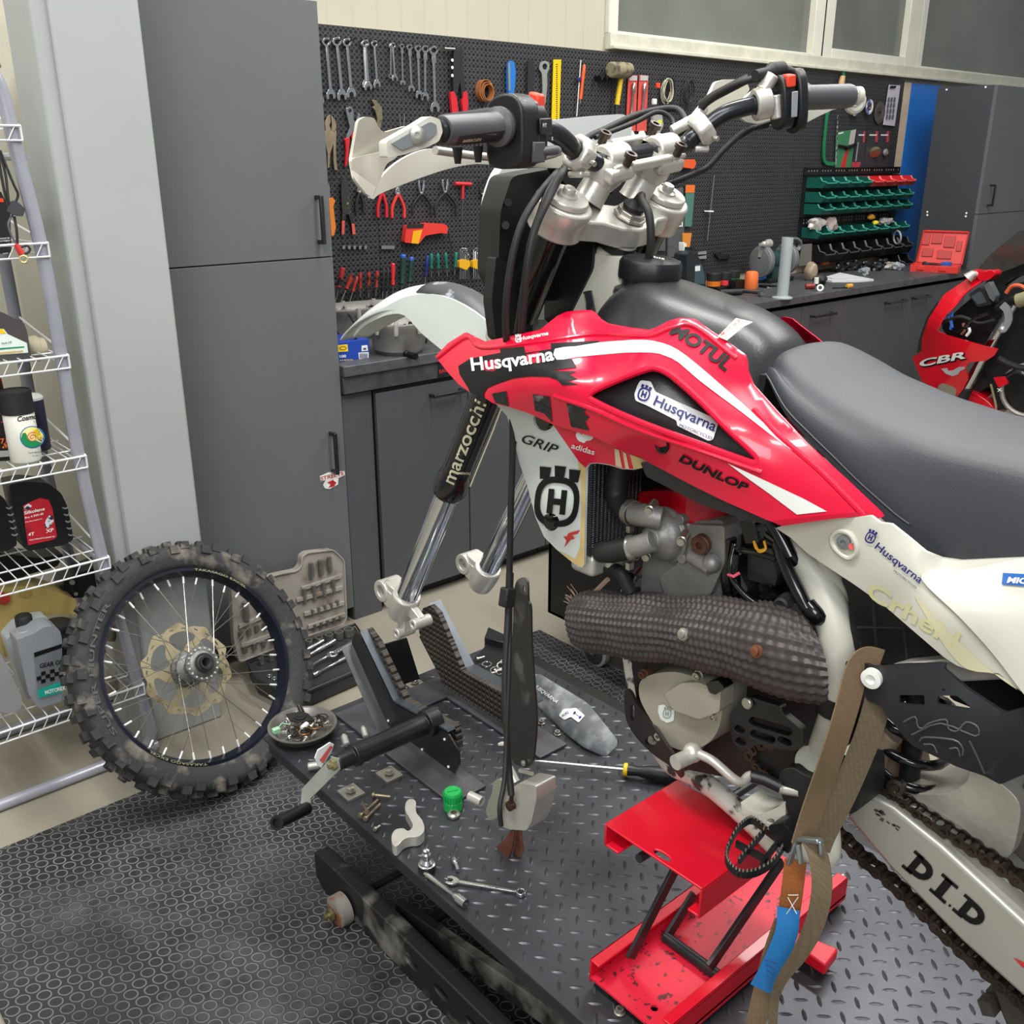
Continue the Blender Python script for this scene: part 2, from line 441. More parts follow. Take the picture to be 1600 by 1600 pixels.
# beige strip and blue panel at the right end of the pegboard
M_wood = mat('bare_board','#c9b79f',.6,var=.12,vs=4)
mb = MB(); mb.box((1.3,3.402,.9),(6.304,3.425,2.04)); struct(mb.build('trim_3',M_wood),'bare wooden backing board behind the pegboard')
M_blue = mat('blue_panel','#2273cc',.4,var=.12,vs=3)
mb = MB(); mb.box((6.306,3.40,.5),(6.70,3.425,2.037)); struct(mb.build('wall_blue',M_blue),'blue wall panel beside the tall right cabinet')
mb = MB(); mb.box((.2,-1.5,0),(2.13,2.30,.008)); o = mb.build('rubber_mat',M_coin,bevel=.002)
tag(o,'black coin-pattern rubber floor mat under the motorcycle lift','floor mat')
# ============================================================= cabinets
def handle(p0,p1,parent,out=.032,r=.005):
  p0,p1 = Vector(p0),Vector(p1); o = V(0,-out,0); mb = MB()
  mb.bar(p0+o,p1+o,.012,.012,up=(0,1,0)); d = (p1-p0).normalized()*.006
  mb.bar(p0+d,p0+o+d,.012,.012); mb.bar(p1-d,p1+o-d,.012,.012)
  return mb.build('handle',M_blk2,parent,bevel=.002)
x0,x1,sm_ = 1.071,1.672,1.299
t = link('tall_cabinet','tall graphite two-door cabinet beside the grey column','cabinet',((x0+x1)/2,3.1,0))
mb = MB(); mb.box((x0,2.82,.1),(x1,3.40,2.03)); mb.box((x0,2.86,0),(x1,3.40,.1)); mb.build('body',M_cabd,t,bevel=.001)
mb = MB(); mb.box((x0-.06,2.815,0),(x0-.004,2.84,2.03)); mb.build('gap_shade',M_black,t)  # black strip in place of the shaded gap beside the column
mb = MB(); mb.box((x0,2.80,sm_+.002),(x1,2.82,2.031)); d1 = mb.build('door',M_cab,t,bevel=.001)
mb = MB(); mb.box((x0,2.80,.06),(x1,2.82,sm_-.002)); d2 = mb.build('door',M_cab,t,bevel=.001)
handle((1.625,2.80,1.342),(1.625,2.80,1.488),d1); handle((1.620,2.80,.585),(1.620,2.80,.73),d2)
M_pen = mat('chalk_line','#a9aaa6',.8)
for (cx_,cy_,rx_,ry_) in ((201,41,7,11),(238,360,8,9)):
  mb = MB(); mb.tube([P(cx_+rx_*math.cos(a*PI/9),cy_+ry_*math.sin(a*PI/9),Y=2.799) for a in range(18)],.0009,5,closed=True); mb.build('chalk_ring',M_pen,d1)
# sticker on the lower door: red and white with a small chilli-like mark
M_red = mat('sticker_red','#c2322c',.4); M_white = mat('plain_white','#e9e9e6',.4); M_yel = mat('plain_yellow','#f0c818',.4)
S = SY(2.7985)
mb = MB(); panel(mb,[(500,744),(514,738),(538,736),(539,742),(529,747),(528,757),(515,764),(508,763),(505,758),(509,750),(501,752)],S,(0,.001,0),step=0)
sk = mb.build('sticker',M_white,d2)
mb = MB(); S2 = SY(2.7975); lettering(mb,'STREETS',(501,751),(537,742),6,S2,bold=.02,shear=.2)
panel(mb,[(511,754),(520,750),(526,754),(522,760),(513,762),(517,757)],S2,(0,.0003,0),step=0); mb.build('print',M_red,sk)
# base cabinets
cabs = [('filler',1.68,1.798,None),('a',1.81,2.213,(2.035,2.182)),('b',2.219,2.62,None),('c',2.626,3.06,None),('d',3.066,3.5,None),('e',3.506,3.94,None),
    ('f',3.946,4.384,None),('g',4.39,4.779,(4.46,4.66)),('h',4.785,5.12,None),('i',5.126,5.457,(5.20,5.40)),('j',5.463,5.81,(5.50,5.68)),('k',5.816,6.17,None)]
lab = {'filler': 'narrow graphite filler cabinet beside the tall cabinet','a': 'graphite base cabinet directly under the blue glove box',
       'b': 'graphite base cabinet behind the fork legs','c': 'graphite base cabinet behind the white radiator guard','d': 'graphite base cabinet hidden behind the fuel tank, left of its twin',
       'e': 'graphite base cabinet hidden behind the fuel tank, right of its twin','f': 'graphite base cabinet just above the seat nose, no handle showing','g': 'graphite base cabinet with a handle, above the seat, under the bench grinder',
       'h': 'handleless graphite base cabinet between two with black handles','i': 'graphite base cabinet whose handle is left of the paired handles\' seam','j': 'graphite base cabinet left of the red sport bike, handle right of the seam',
       'k': 'graphite base cabinet at the bench end, behind the red fairing'}
for k,a,b,hd in cabs:
  t = link('base_cabinet',lab[k],'cabinet',((a+b)/2,3.1,0))
  mb = MB(); mb.box((a-.003,2.815,.0 if k == 'filler' else .07),(b+.003,3.38,.84)); mb.box((a,2.85,0),(b,3.38,.08)); mb.build('body',M_black if k != 'filler' else M_cabd,t)
  top = .83 if a < 3 else .885
  mb = MB(); yy = 2.80 if k != 'filler' else 2.812
  mb.box((a,yy,.0 if k == 'filler' else .05),(b,yy+.018,top if a > 3 else .83)); d = mb.build('door',M_cabd,t,bevel=.0012)
  if hd: handle((hd[0],2.80,.79 if a < 3 else .83),(hd[1],2.80,.79 if a < 3 else .83),d)
mb = MB(); mb.box((1.676,2.78,.908),(6.175,3.41,ZT)); o = mb.build('worktop',M_top,bevel=.003); tag(o,'long dark stone-look worktop running along the back wall','worktop')
mb = MB(); mb.box((1.678,2.79,.848),(2.75,3.30,.906)); o = mb.build('worktop_rail',mat('worn_dark_board','#3f4043',.5,var=.3,vs=25),bevel=.002); tag(o,'scuffed dark board under the left end of the worktop','board')
S = SY(2.786); mb = MB(); panel(mb,[(686,568),(703,561),(703,585),(684,590)],S,(0,.002,0),step=0); sk = mb.build('bench_sticker',M_black)
tag(sk,'small black sticker on the worktop edge behind the red shroud','sticker'); mb = MB(); lettering(mb,'RACE',(687,584),(702,579),6,SY(2.785),bold=.03,shear=.2); mb.build('print',M_red,sk)
# tall cabinet at right
t = link('tall_cabinet','tall graphite cabinet at the right end of the worktop','cabinet',(6.8,3.1,0))
mb = MB(); mb.box((6.18,2.82,0),(7.35,3.16,1.995)); mb.build('body',mat('graphite_side','#404246',.5),t,bevel=.001)
zs = P(1555,333,Y=2.8).z
mb = MB(); mb.box((6.182,2.80,zs+.002),(7.35,2.82,1.994)); d1 = mb.build('door',M_cab,t,bevel=.001)
mb = MB(); mb.box((6.182,2.80,.06),(7.35,2.82,zs-.002)); d2 = mb.build('door',M_cab,t,bevel=.001)
hx = P(1545,305,Y=2.8).x
handle((hx,2.80,P(1545,322,Y=2.8).z),(hx,2.80,P(1545,288,Y=2.8).z),d1)
mb = MB()
for q in ((1479,140),(1540,136),(1449,331),(1449,336),(1510,333),(1509,338)): mb = MB(); mb.cyl(P(*q,X=6.179),P(*q,X=6.177),.006,n=8); mb.build('screw_cap',M_white,t)
# pegboard: eight panels in a row, two rows
t = link('pegboard','black perforated tool board covering the back wall','pegboard',(4,3.39,1.0))
px0 = 1.68; pw = .565
for r,(z0,z1) in enumerate(((.985,1.518),(1.521,2.05))):
  for k in range(8):
    a = px0+k*pw; b = min(a+pw-.002,6.2)
    mb = MB(); mb.box((a,3.392,z0),(b,3.4,z1)); mb.build('perforated_panel',M_peg,t,bevel=.001)
# ============================================================= wire shelf
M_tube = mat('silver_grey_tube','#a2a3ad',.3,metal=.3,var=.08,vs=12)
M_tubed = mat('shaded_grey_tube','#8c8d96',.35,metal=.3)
M_wire = mat('white_coated_wire','#d4d5d6',.35,var=.06,vs=15)
t = link('wire_shelf','grey tubular rack with white wire shelves at left','shelf',(.2,2.64,0))
XL = -.35
fr = [(.683,1.62),(.703,1.40),(.708,1.152),(.712,.9),(.73,.62),(.77,.23),(.787,.10)]
def leg(y,dx,name,m,feet):
  pts = [(XL+.12,y,1.80),(.60+dx,y,1.80),(.645+dx,y,1.785),(.672+dx,y,1.74)]+[(x+dx,y,z) for x,z in fr]
  pts += [(.785+dx,y,.05),(.76+dx,y,.022),(.71+dx,y,.016)]
  pts += [(XL,y,.016)]
  mb = MB(); mb.tube(cr(pts,4),.016 if feet else .013,12); return mb.build(name,m,t)
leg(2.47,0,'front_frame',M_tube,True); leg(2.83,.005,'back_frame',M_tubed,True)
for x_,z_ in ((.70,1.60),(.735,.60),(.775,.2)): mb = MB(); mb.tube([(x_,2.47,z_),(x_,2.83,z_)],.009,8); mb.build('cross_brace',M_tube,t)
for zz in (1.664,1.413,1.152,.900,.621,.229):
  xr = float(np.interp(zz,[f[1] for f in fr][::-1],[f[0] for f in fr][::-1]))+.012
  mb = MB(); w_ = .0022; yf = 2.452; yb = 2.83
  def T(a,b,r=w_): mb.tube([a,b],r,6)
  T((XL,yf,zz),(xr,yf,zz),.0032); T((XL,yf,zz-.03),(xr,yf,zz-.03),.0025); T((xr,yf,zz),(xr,yf,zz-.03),.0025)
  T((XL,yb,zz-.0),(xr,yb,zz),.003); T((xr,yf,zz),(xr,yb,zz+.05),.003); T((xr,yf,zz-.03),(xr,yb,zz-.03),.0025); T((xr,yb,zz+.05),(xr,yb,zz-.03),.0025)
  T((XL,yb,zz+.05),(xr,yb,zz+.05),.003)
  for k in range(60):
    x = xr-.012-.03*k
    if x < XL: break
    T((x,yf,zz),(x,yb,zz-.006),.0016)
    T((x,yf-.001,zz),(x-.018,yf-.001,zz-.03),.0014)
  for y in (2.54,2.66,2.76): T((XL,y,zz-.005),(xr,y,zz-.005),.0022)
  mb.build('shelf_deck',M_wire,t)
# ============================================================= the dirt bike
XB = 1.138
M_rp = mat('crimson_plastic','#dc0636',.28,var=.06,vs=7,coat=.4,spec=.5)
M_wp = mat('aged_white_plastic','#cdcbbd',.38,var=.05,vs=6)
M_wp2 = mat('clean_white_plastic','#d0d6d1',.3,var=.04,vs=5,coat=.2)
M_bp = mat('black_moulded_plastic','#161719',.42,var=.25,vs=12,bump=.03,bs=250)
M_tank = mat('grey_black_tank_plastic','#2a2a2d',.33,var=.15,vs=10,bump=.04,bs=300)
M_dec = mat('black_decal','#0f0f11',.5,spec=.3)
M_decw = mat('white_decal','#e6e8e2',.4)
M_navy = mat('navy_print','#23256f',.4)
M_alu = mat('cast_aluminium','#c9c6bd',.36,metal=.5,var=.1,vs=18,bump=.05,bs=160)
M_alud = mat('dull_engine_casting','#979490',.5,metal=.55,var=.18,vs=14,bump=.1,bs=140)
M_cov = mat('tan_engine_cover','#a5a091',.48,metal=.35,var=.12,vs=12,bump=.04,bs=120)
M_chr = mat('chrome','#d4d8de',.08,metal=1)
M_bolt = mat('zinc_bolt','#b9b6ab',.35,metal=.85,var=.15,vs=60)
M_rub = mat('black_rubber','#1b1b1c',.6,var=.2,vs=30)
M_gl = mat('gloss_black','#0f0f12',.18,var=.2,vs=9,coat=.3)
M_bar = mat('dark_anodised_bar','#303136',.25,metal=.5,var=.1,vs=10)
M_grip = mat('grey_grip_rubber','#4c4d50',.45,var=.1,vs=20)
M_orange = mat('orange_red_switch','#e8472c',.4)
M_brown = mat('rusty_fitting','#5a3a2a',.5,metal=.3,var=.3,vs=40)
M_foam = mat('seat_vinyl','#373a3f',.5,var=.06,vs=4,bump=.12,bs=700)
M_wrap = mat('ribbed_heat_wrap','#4b4645',.5,metal=.35,var=.22,vs=30)
M_chain = mat('oily_chain_steel','#4a413b',.35,metal=.8,var=.35,vs=50)
M_cream = mat('pale_lettering','#d9d3b4',.5)
M_yelw = mat('yellowed_plastic','#cfb57a',.4,var=.2,vs=14)
bike = link('dirt_bike','red and white dirt bike without its front wheel, on the red jack','motorcycle',(XB,.8,.6))
def prism_px(mb,outline,X,w,step=0):
  return panel(mb,outline,SX(X),(w,0,0),step=step)
def bolt(mb,p,axis,r=.006,h=.006):
  mb.lathe(p,axis,[(r,0),(r,h*.8),(r*.85,h)],10); mb.lathe(Vector(p)+Vector(axis).normalized()*h*.5,axis,[(r*.5,.0),(r*.5,h*.52)],6)
# ---- fork legs
A0 = P(880,322,X=1.03); A1 = P(632,940,X=1.03); AX = (A1-A0).normalized(); FL = (A1-A0).length
FW = V(0,1,0)-AX*AX.y; FW.normalize()          # forward, square to the fork
DX = V(.217,0,0)
for s in (0,1):
  o = A0+DX*s
  mb = MB(); L1 = (P(700,772,X=1.03)-A0).length
  mb.lathe(o,AX,[(.0285,-.008),(.0295,.02),(.0295,.30),(.0285,.34),(.0275,L1-.075),(.0275,L1-.05),(.031,L1-.045),(.032,L1-.012),(.030,L1-.004),(.026,L1)],36)
  tb = mb.build('fork_tube',M_gl,bike)
  mb = MB(); mb.lathe(o,AX,[(.0235,L1-.01),(.0235,FL+.005)],36); mb.build('fork_stanchion',M_chr,bike)
  mb = MB(); mb.lathe(o+AX*.002,-AX,[(.030,0),(.030,.006),(.0285,.007),(.0285,.010),(.0345,.011),(.0345,.017),(.033,.019),(.015,.0195),(.015,.022),(.0095,.023),(.0095,.030),(.008,.032)],36)
  cp = mb.build('fork_cap',M_alu,bike)
  mb = MB(); mb.lathe(o-AX*.0075,-AX,[(.0315,0),(.0305,.004)],36); mb.build('o_ring',M_rub,cp)
  # bottom lug with the axle clamp
  mb = MB(); b0 = o+AX*(FL-.012)
  mb.lathe(b0,AX,[(.0245,-.012),(.030,-.010),(.031,.010),(.0295,.03),(.026,.052),(.012,.062)],30)
  ac = b0+AX*.028+FW*.052
  for e in (-.021,.021): pass
  # axle eye: ring across X, ahead of the leg
  mb.lathe(ac-V(.024,0,0),(1,0,0),[(.024,0),(.024,.048),(.0125,.048),(.0125,0)],26,caps=False,closed=True)
  mb.bar(b0+AX*.02,ac-FW*.014,.044,.040,up=AX)
  mb.bar(b0-AX*.004+FW*.02,ac-AX*.022,.040,.014,up=AX)
  if s == 0:
    # brake caliper lugs behind the left leg
    for k,(pa,pb,rr) in enumerate(((( 655,962),(690,934),.009),((640,972),(654,972),.009))):
      pass
    e1 = b0+AX*.006-FW*.062; e2 = b0+AX*.075-FW*.030
    mb.bar(b0+AX*.01,e1,.016,.026,up=AX); mb.bar(b0+AX*.025,e2,.016,.026,up=FW)
    for e in (e1,e2): mb.lathe(e-V(.022,0,0),(1,0,0),[(.012,0),(.012,.044),(.005,.044),(.005,0)],18,caps=False,closed=True)
  lg = mb.build('fork_lug',M_alu,bike,bevel=.002)
  for e in (.018,.034):
    mb = MB(); bolt(mb,ac-AX*.016+FW*(e-.032)+V(-.012,0,0),-AX,.005,.012); mb.build('pinch_bolt',M_bolt,lg)
  if s == 0:
    mb = MB()
    fa,fb = Vector((706,735)),Vector((747,622))
    sf = lambda x,y: P(x,y,X=1.03-.0288+.25*((x-(880+(y-322)*(-248/618))+2)/1500)**2)
    sfc = lambda x,y: (lambda c: P(x,y,X=1.03-math.sqrt(max(1e-6,.0312**2-min(.0300,abs(x-c)*.00105)**2))))(880+(y-322)*(-248/618))
    _s = lambda yy: (P(880+(yy-322)*(-248/618),yy,X=1.03)-A0).dot(AX)
    cdir = CAM-P(728,690,X=1.03); cdir = (cdir-AX*cdir.dot(AX)).normalized(); ldir = cdir.cross(AX).normalized(); ldir = ldir if ldir.dot(RV) < 0 else -ldir
    scyl = lambda a_,w_: A0+AX*a_+(cdir*math.cos(w_/.0288)+ldir*math.sin(w_/.0288))*.0293
    lettering(mb,'marzocchi',(_s(742),-.004),(_s(616),-.004),(.0245),scyl,bold=.02)
    mb.build('fork_lettering',M_cream,tb)
    mb = MB(); lettering(mb,'MADE IN ITALY',(716,741),(736,742),3.5,sfc,bold=.02); mb.build('small_print',M_cream,tb)
    mb = MB(); mb.tube([P(x,y,X=1.03-.022) for x,y in ((783,640),(771,672),(752,718),(735,760))],.0012,5); mb.build('cream_stripe',M_cream,tb)
# ---- yokes
ZA = -AX
def yoke(c0,th,wide,name,rr=.041):
  """plate square to the fork axis around c0 (midpoint of the legs)"""
  out = []
  def pt(x,f): return (x,f)
  L_ = []
  for k in range(19):
    a = math.radians(70+220*k/18); L_.append((-.1085+rr*math.cos(a),rr*math.sin(a)))
  L_ += [(-.060,-.045),(-.035,-.062),(0,-.068),(.035,-.062),(.060,-.045)]
  for k in range(19):
    a = math.radians(-110+220*k/18); L_.append((.1085+rr*math.cos(a),rr*math.sin(a)))
  L_ += [(.05,.012),(0,.0),(-.05,.012)]
  mb = MB(); s_ = lambda u,v: c0+V(u,0,0)+FW*v
  hole = lambda cx: [(cx+.0298*math.cos(2*PI*k/28),.0298*math.sin(2*PI*k/28)) for k in range(28)]
  panel(mb,L_,s_,AX*th,step=0,smooth=False,holes=[hole(-.1085),hole(.1085)])
  return mb.build(name,M_alu,bike,bevel=.004,seg=3)
C0 = (A0+A0+DX)/2
yk = yoke(C0+AX*.002,.034,0,'upper_yoke'); yoke(C0+AX*.215,.034,0,'lower_yoke',.040)
for s in (-1,1):
  mb = MB(); mb.lathe(C0+V(s*.1085,0,0)+AX*.006,AX,[(.0305,-.014),(.0430,-.014),(.0440,-.010),(.0440,.012),(.0425,.014),(.0425,.034),(.0305,.034)],36,closed=True,caps=False); mb.build('clamp_ring',M_alu,yk,bevel=.003)
ST = C0-FW*.036
mb = MB(); mb.lathe(ST,-AX,[(.026,0),(.026,.004),(.0225,.005),(.0225,.012),(.014,.013),(.014,.016)],8,smooth=False); mb.build('stem_nut',M_bolt,bike,bevel=.001)
mb = MB(); mb.lathe(ST-AX*.012,-AX,[(.014,0),(.017,.003),(.017,.008),(.012,.012),(.006,.016)],20); mb.build('stem_plug',M_rub,bike)
mb = MB(); q0 = ST-AX*.026
mb.tube(cr([q0,q0-AX*.012-FW*.004,P(1003,313,X=1.13),P(1014,335,X=1.125),P(1017,375,X=1.125),P(1013,410,X=1.13)],6),.0062,10); mb.build('breather_hose',M_rub,bike)
# steering head and frame spar
mb = MB(); mb.lathe(ST+AX*.036,AX,[(.030,0),(.030,.012),(.026,.014),(.0265,.02),(.031,.022),(.0325,.035),(.0275,.05),(.0275,.20),(.033,.21),(.033,.235)],32)
mb.build('steering_head',M_wp,bike)
mb = MB(); panel(mb,rnd([(925,395),(985,405),(968,452),(960,480),(930,500),(880,520),(880,470),(903,440)],8),SX(1.105),(.066,0,0),step=0); mb.build('frame_gusset',M_wp,bike,bevel=.012,seg=3)
mb = MB(); mb.lathe(ST+AX*.04,AX,[(.0315,0),(.0315,.012)],32); mb.build('bearing_seal',M_rub,bike)
# ---- handlebar, risers, clamps
bp_ = [((683,205),1.0),((780,198),1.02),((835,200),1.035),((870,210),1.045),((905,240),1.055),((935,255),1.055),((960,248),1.055),((1012,238),1.047),((1065,228),1.04),((1085,212),1.03),((1110,193),1.015),((1140,175),.995),((1190,162),.965),((1250,153),.935),((1330,150),.90)]
BP = [P(*q,Y=y) for q,y in bp_]
BC = cr([tuple(p) for p in BP],8); BC = [Vector(p) for p in BC]
mb = MB(); mb.tube(BC,.0135,18); hb = mb.build('handlebar',M_bar,bike)
def near(px,py):
  from math import inf
  best = None; bd = inf
  for i,p in enumerate(BC):
    r = ray(px,py).normalized(); d = ((p-CAM)-r*(p-CAM).dot(r)).length
    if d < bd: bd,best = d,i
  i = best; a = BC[max(0,i-1)]; b = BC[min(len(BC)-1,i+1)]
  return BC[i],(b-a).normalized()
for s,(bx,by) in ((-.055,(957,247)),(.045,(1037,234))):
  c,d = near(bx,by)
  base = C0-AX*.002+V(s,0,0)+FW*.006
  mb = MB(); up = (c-base);
  mb.lathe(base,up,[(.0245,0),(.0235,.004),(.0225,up.length*.45),(.0225,up.length*.5)],28)
  mb.lathe(base+up*.42,up,[(.0235,0),(.030,.016),(.031,up.length*.55-.004)],28)
  rz = mb.build('bar_riser',M_alu,bike)
  mb = MB(); w = up.normalized(); f = FW; mb.bar(c-w*.012-f*.004-d*.026,c-w*.012-f*.004+d*.026,.066,.022,up=w)
  mb.build('lower_clamp',M_alu,rz,bevel=.007,seg=3)
cL,dL = near(957,247); cR,dR = near(1037,234); w = -AX; dd = (cR-cL).normalized(); fw = dd.cross(w).normalized()*-1
fw = FW
mb = MB()
for c in (cL,cR):
  prof = [(.031*math.cos(a),.020*math.sin(a)) for a in [PI*k/10 for k in range(11)]]
  pts = [c-dd*.021+w*(.002)+fw*.034,c-dd*.021+w*.010+fw*.030] + [c-dd*.021+w*(.004+.019*math.sin(PI*k/8))+fw*(.022*math.cos(PI*k/8)) for k in range(9)] + [c-dd*.021+w*.010-fw*.030,c-dd*.021+w*.002-fw*.034]
  mb.prism(pts,dd*.042)
mb.bar(cL+dd*.02+w*.006+fw*.028,cR-dd*.02+w*.006+fw*.028,.012,.012,up=w); mb.bar(cL+dd*.01+w*.004-fw*.030,cR-dd*.01+w*.004-fw*.030,.012,.014,up=w)
tc_ = mb.build('bar_clamp',M_alu,bike,bevel=.003)
for c in (cL,cR):
  for f in (-1,1):
    mb = MB(); mb.lathe(c+w*.008+fw*.030*f,w,[(.0065,0),(.0065,.012),(.0095,.012),(.0095,.019),(.0055,.019),(.005,.014)],16); mb.build('clamp_bolt',mat('browned_bolt','#4a403a',.4,metal=.8),tc_)
# grips
g0,gd = near(690,205); g1,_ = near(778,200)
gd = (g1-g0).normalized()
mb = MB(); mb.lathe(g0,gd,[(.0165,-.006),(.0178,-.003),(.0178,.090),(.0185,.093),(.0245,.097),(.0245,.103),(.022,.106),(.0215,.112)],30)
gr = mb.build('grip',M_grip,bike)
mb = MB();
u_ = (V(0,0,1)-gd*gd.z).normalized(); v_ = gd.cross(u_);
if v_.dot(CAM-g0) < 0: v_ = -v_
for a in (-.35,-.6,-.85,-1.1): pass
sg = lambda u,v: g0+gd*u+(v_*math.cos(v/.0178)+u_*math.sin(v/.0178))*.0181
panel(mb,[(.006,-.026),(.10,-.026),(.10,-.004),(.006,-.007)],sg,-v_*.0008,step=.006); mb.build('grip_band',mat('dark_grip_band','#26262a',.4),gr)
mb = MB(); sg2 = lambda u,v: g0+gd*u+(v_*math.cos(v/.0178)+u_*math.sin(v/.0178))*.0187
lettering.up = False
lettering(mb,'BARRACUDA',(.016,-.016),(.050,-.0155),.0045,sg2,bold=.02); lettering.up = True
mb.build('grip_lettering',M_cream,gr)
h0,_ = near(1252,153); h1,_ = near(1326,150); hd_ = (h1-h0).normalized()
mb = MB(); mb.lathe(h0,hd_,[(.021,-.014),(.0215,0),(.019,.003),(.018,.01),(.018,(h1-h0).length-.006),(.0165,(h1-h0).length)],28); mb.build('grip',M_grip,bike)
mb = MB(); mb.lathe(h1,hd_,[(.010,-.002),(.010,.006),(.0135,.007),(.0135,.016)],20); mb.build('bar_end',M_wp,bike)
# left switch housing
s0,sd = near(806,198); f_ = sd; u_ = (V(0,0,1)-f_*f_.z).normalized(); v_ = f_.cross(u_)
if v_.dot(CAM-s0) < 0: v_ = -v_
def L3(a,b,c): return s0+f_*(a*1.25)+v_*(b*1.12)+u_*(c*1.05)          # along the bar, towards the camera, up
mb = MB(); ol = [(-.030,.012),(-.024,.027),(-.008,.036),(.014,.036),(.028,.022),(.030,0),(.030,-.022),(.024,-.046),(-.018,-.048),(-.028,-.030)]
ol = cr(ol,3,True)
mb.prism([L3(-.020,b*.95,c) for b,c in ol],f_*.038); mb.prism([L3(.010,b*.8,c*.88-.001) for b,c in ol],f_*.026)
sh = mb.build('switch_housing',M_bp,bike,bevel=.004,seg=3)
mb = MB(); mb.prism([L3(.018,.019,.020),L3(.018,.019,.037),L3(.018,.004,.041),L3(.018,.004,.022)],f_*.017); mb.build('kill_switch',M_orange,sh,bevel=.003)
mb = MB(); mb.prism([L3(.006,.029,-.010),L3(.006,.029,.009),L3(.032,.025,.010),L3(.032,.025,-.010)],v_*.004); mb.build('light_switch',M_bp,sh,bevel=.002)
mb = MB(); lettering.up = False
ssw = lambda x,y: L3(x,.0335-.12*(x-.006),y)
lettering(mb,'P/T',(.009,-.001),(.017,-.001),.0045,ssw,bold=.02); lettering(mb,'X',(.027,-.016),(.031,-.016),.004,ssw,bold=.05); lettering.up = True
mb.build('switch_print',M_decw,sh)
mb = MB(); mb.tube([L3(.012,.026,-.030),L3(.030,.034,-.028),L3(.046,.026,-.028)],[.006,.0065,.005],10); mb.prism([L3(-.004,.026,-.042),L3(-.004,.026,-.018),L3(.016,.026,-.018),L3(.016,.026,-.042)],v_*.006); mb.build('indicator_lever',M_grip,sh,bevel=.0015)
mb = MB(); mb.prism([L3(-.012,.010,.0335),L3(.013,.010,.0325),L3(.014,.023,.024),L3(-.011,.023,.026)],u_*.003); mb.build('rocker_button',mat('grey_button','#8b9096',.3),sh,bevel=.003,seg=3)
mb = MB(); mb.tube([L3(-.020,-.016,.012),L3(-.040,-.042,.010),L3(-.052,-.060,.009)],[.011,.008,.006],12); mb.build('clutch_boot',M_rub,bike)
# clutch lever runs ahead of the grip
mb = MB(); mb.tube(cr([tuple(P(*q,Y=y)) for q,y in (((905,222),1.10),((850,245),1.13),((760,245),1.12),((680,235),1.09))],5),.0055,10); mb.build('clutch_lever',M_alu,bike)
for q,yy in (((715,238),1.05),((747,236),1.05)):
  mb = MB(); c = P(*q,Y=yy); mb.tube([c+V(0,0,.006),c-V(0,0,.014)],[.007,.004],10); mb.build('lever_screw',M_rub,bike)
# bar clamps of the hand guards
for (qx,qy),r_ in (((905,237),.026),((1098,203),.026)):
  c,d = near(qx,qy); mb = MB()
  mb.lathe(c-d*.013,d,[(.014,0),(r_*.9,0),(r_,.005),(r_,.020),(r_*.9,.026),(.014,.026)],8,smooth=False,closed=True,caps=False)
  u2,v2,_ = frame(d); mb.bar(c-V(0,0,r_*.9)-d*.0,c-V(0,0,r_*1.25),.026,.022,up=d)
  o = mb.build('guard_clamp',M_alu,bike,bevel=.003)
  mb = MB(); mb.cyl(c+V(-.0,-.024,-.012),c+V(.0,-.032,-.014),.004,n=8); mb.build('clamp_screw',M_bolt,o)
# left hand guard
YG = lambda x,y: 1.0+.0
gs = tps([(552,250,1.05),(575,190,1.10),(580,308,1.05),(625,215,1.00),(640,300,1.10),(700,270,1.14),(800,262,1.15),(850,272,1.14),(600,235,1.0),(690,240,1.14)])
SG = lambda x,y: P(x,y,Y=gs(x,y))
mb = MB(); panel(mb,cr([(690,232),(770,240),(850,250),(880,240),(905,262),(900,272),(880,270),(850,262),(780,258),(735,257),(680,270),(600,300),(583,311),(580,300),(610,262),(650,238)],4,True),lambda x,y: P(x,y,Y=1.14),(0,.006,0),step=12)
hg = mb.build('hand_guard',M_wp,bike)
mb = MB(); panel(mb,rnd([(549,250),(560,188),(570,182),(585,184),(592,200),(600,207),(637,196),(628,232),(600,245),(583,309),(572,303),(554,280)],5),lambda x,y: P(x,y,Y=1.02+.0009*(x-550)-.0004*abs(y-245)),(0,.006,0),step=9)
mb.build('guard_tip',M_wp,hg)
mb = MB(); panel(mb,rnd([(549,248),(600,236),(628,226),(620,246),(604,256),(583,309),(566,298),(553,276)],5),lambda x,y: P(x,y,Y=1.012+.0006*(x-550)),(0,.004,0),step=9); mb.build('tip_fold',mat('scuffed_white_plastic','#c9c7b9',.45,var=.2,vs=22),hg)
# metal end strip
e0 = P(610,232,Y=1.0); e1 = g0+gd*(-.004)
mb = MB(); panel(mb,rnd([(604,221),(652,194),(672,181),(688,187),(692,206),(686,221),(668,230),(634,241),(605,247)],4),lambda x,y: P(x,y,Y=.985),(0,.016,0),step=0); es = mb.build('guard_end_bracket',M_wp,bike,bevel=.003)
mb = MB(); panel(mb,rnd([(612,224),(652,201),(672,190),(682,194),(683,208),(668,219),(628,235)],3),lambda x,y: P(x,y,Y=.982),(0,.004,0),step=0); mb.build('metal_insert',mat('grey_metal_strip','#9ea3a6',.35,metal=.5),es,bevel=.001)
mb = MB(); c = P(652,211,Y=.98); mb.lathe(c,V(0,0,0)+(CAM-c),[(.010,0),(.010,.002),(.008,.003),(.003,.003),(.003,.001),(0,.001)],20); mb.build('guard_screw',M_bolt,es)
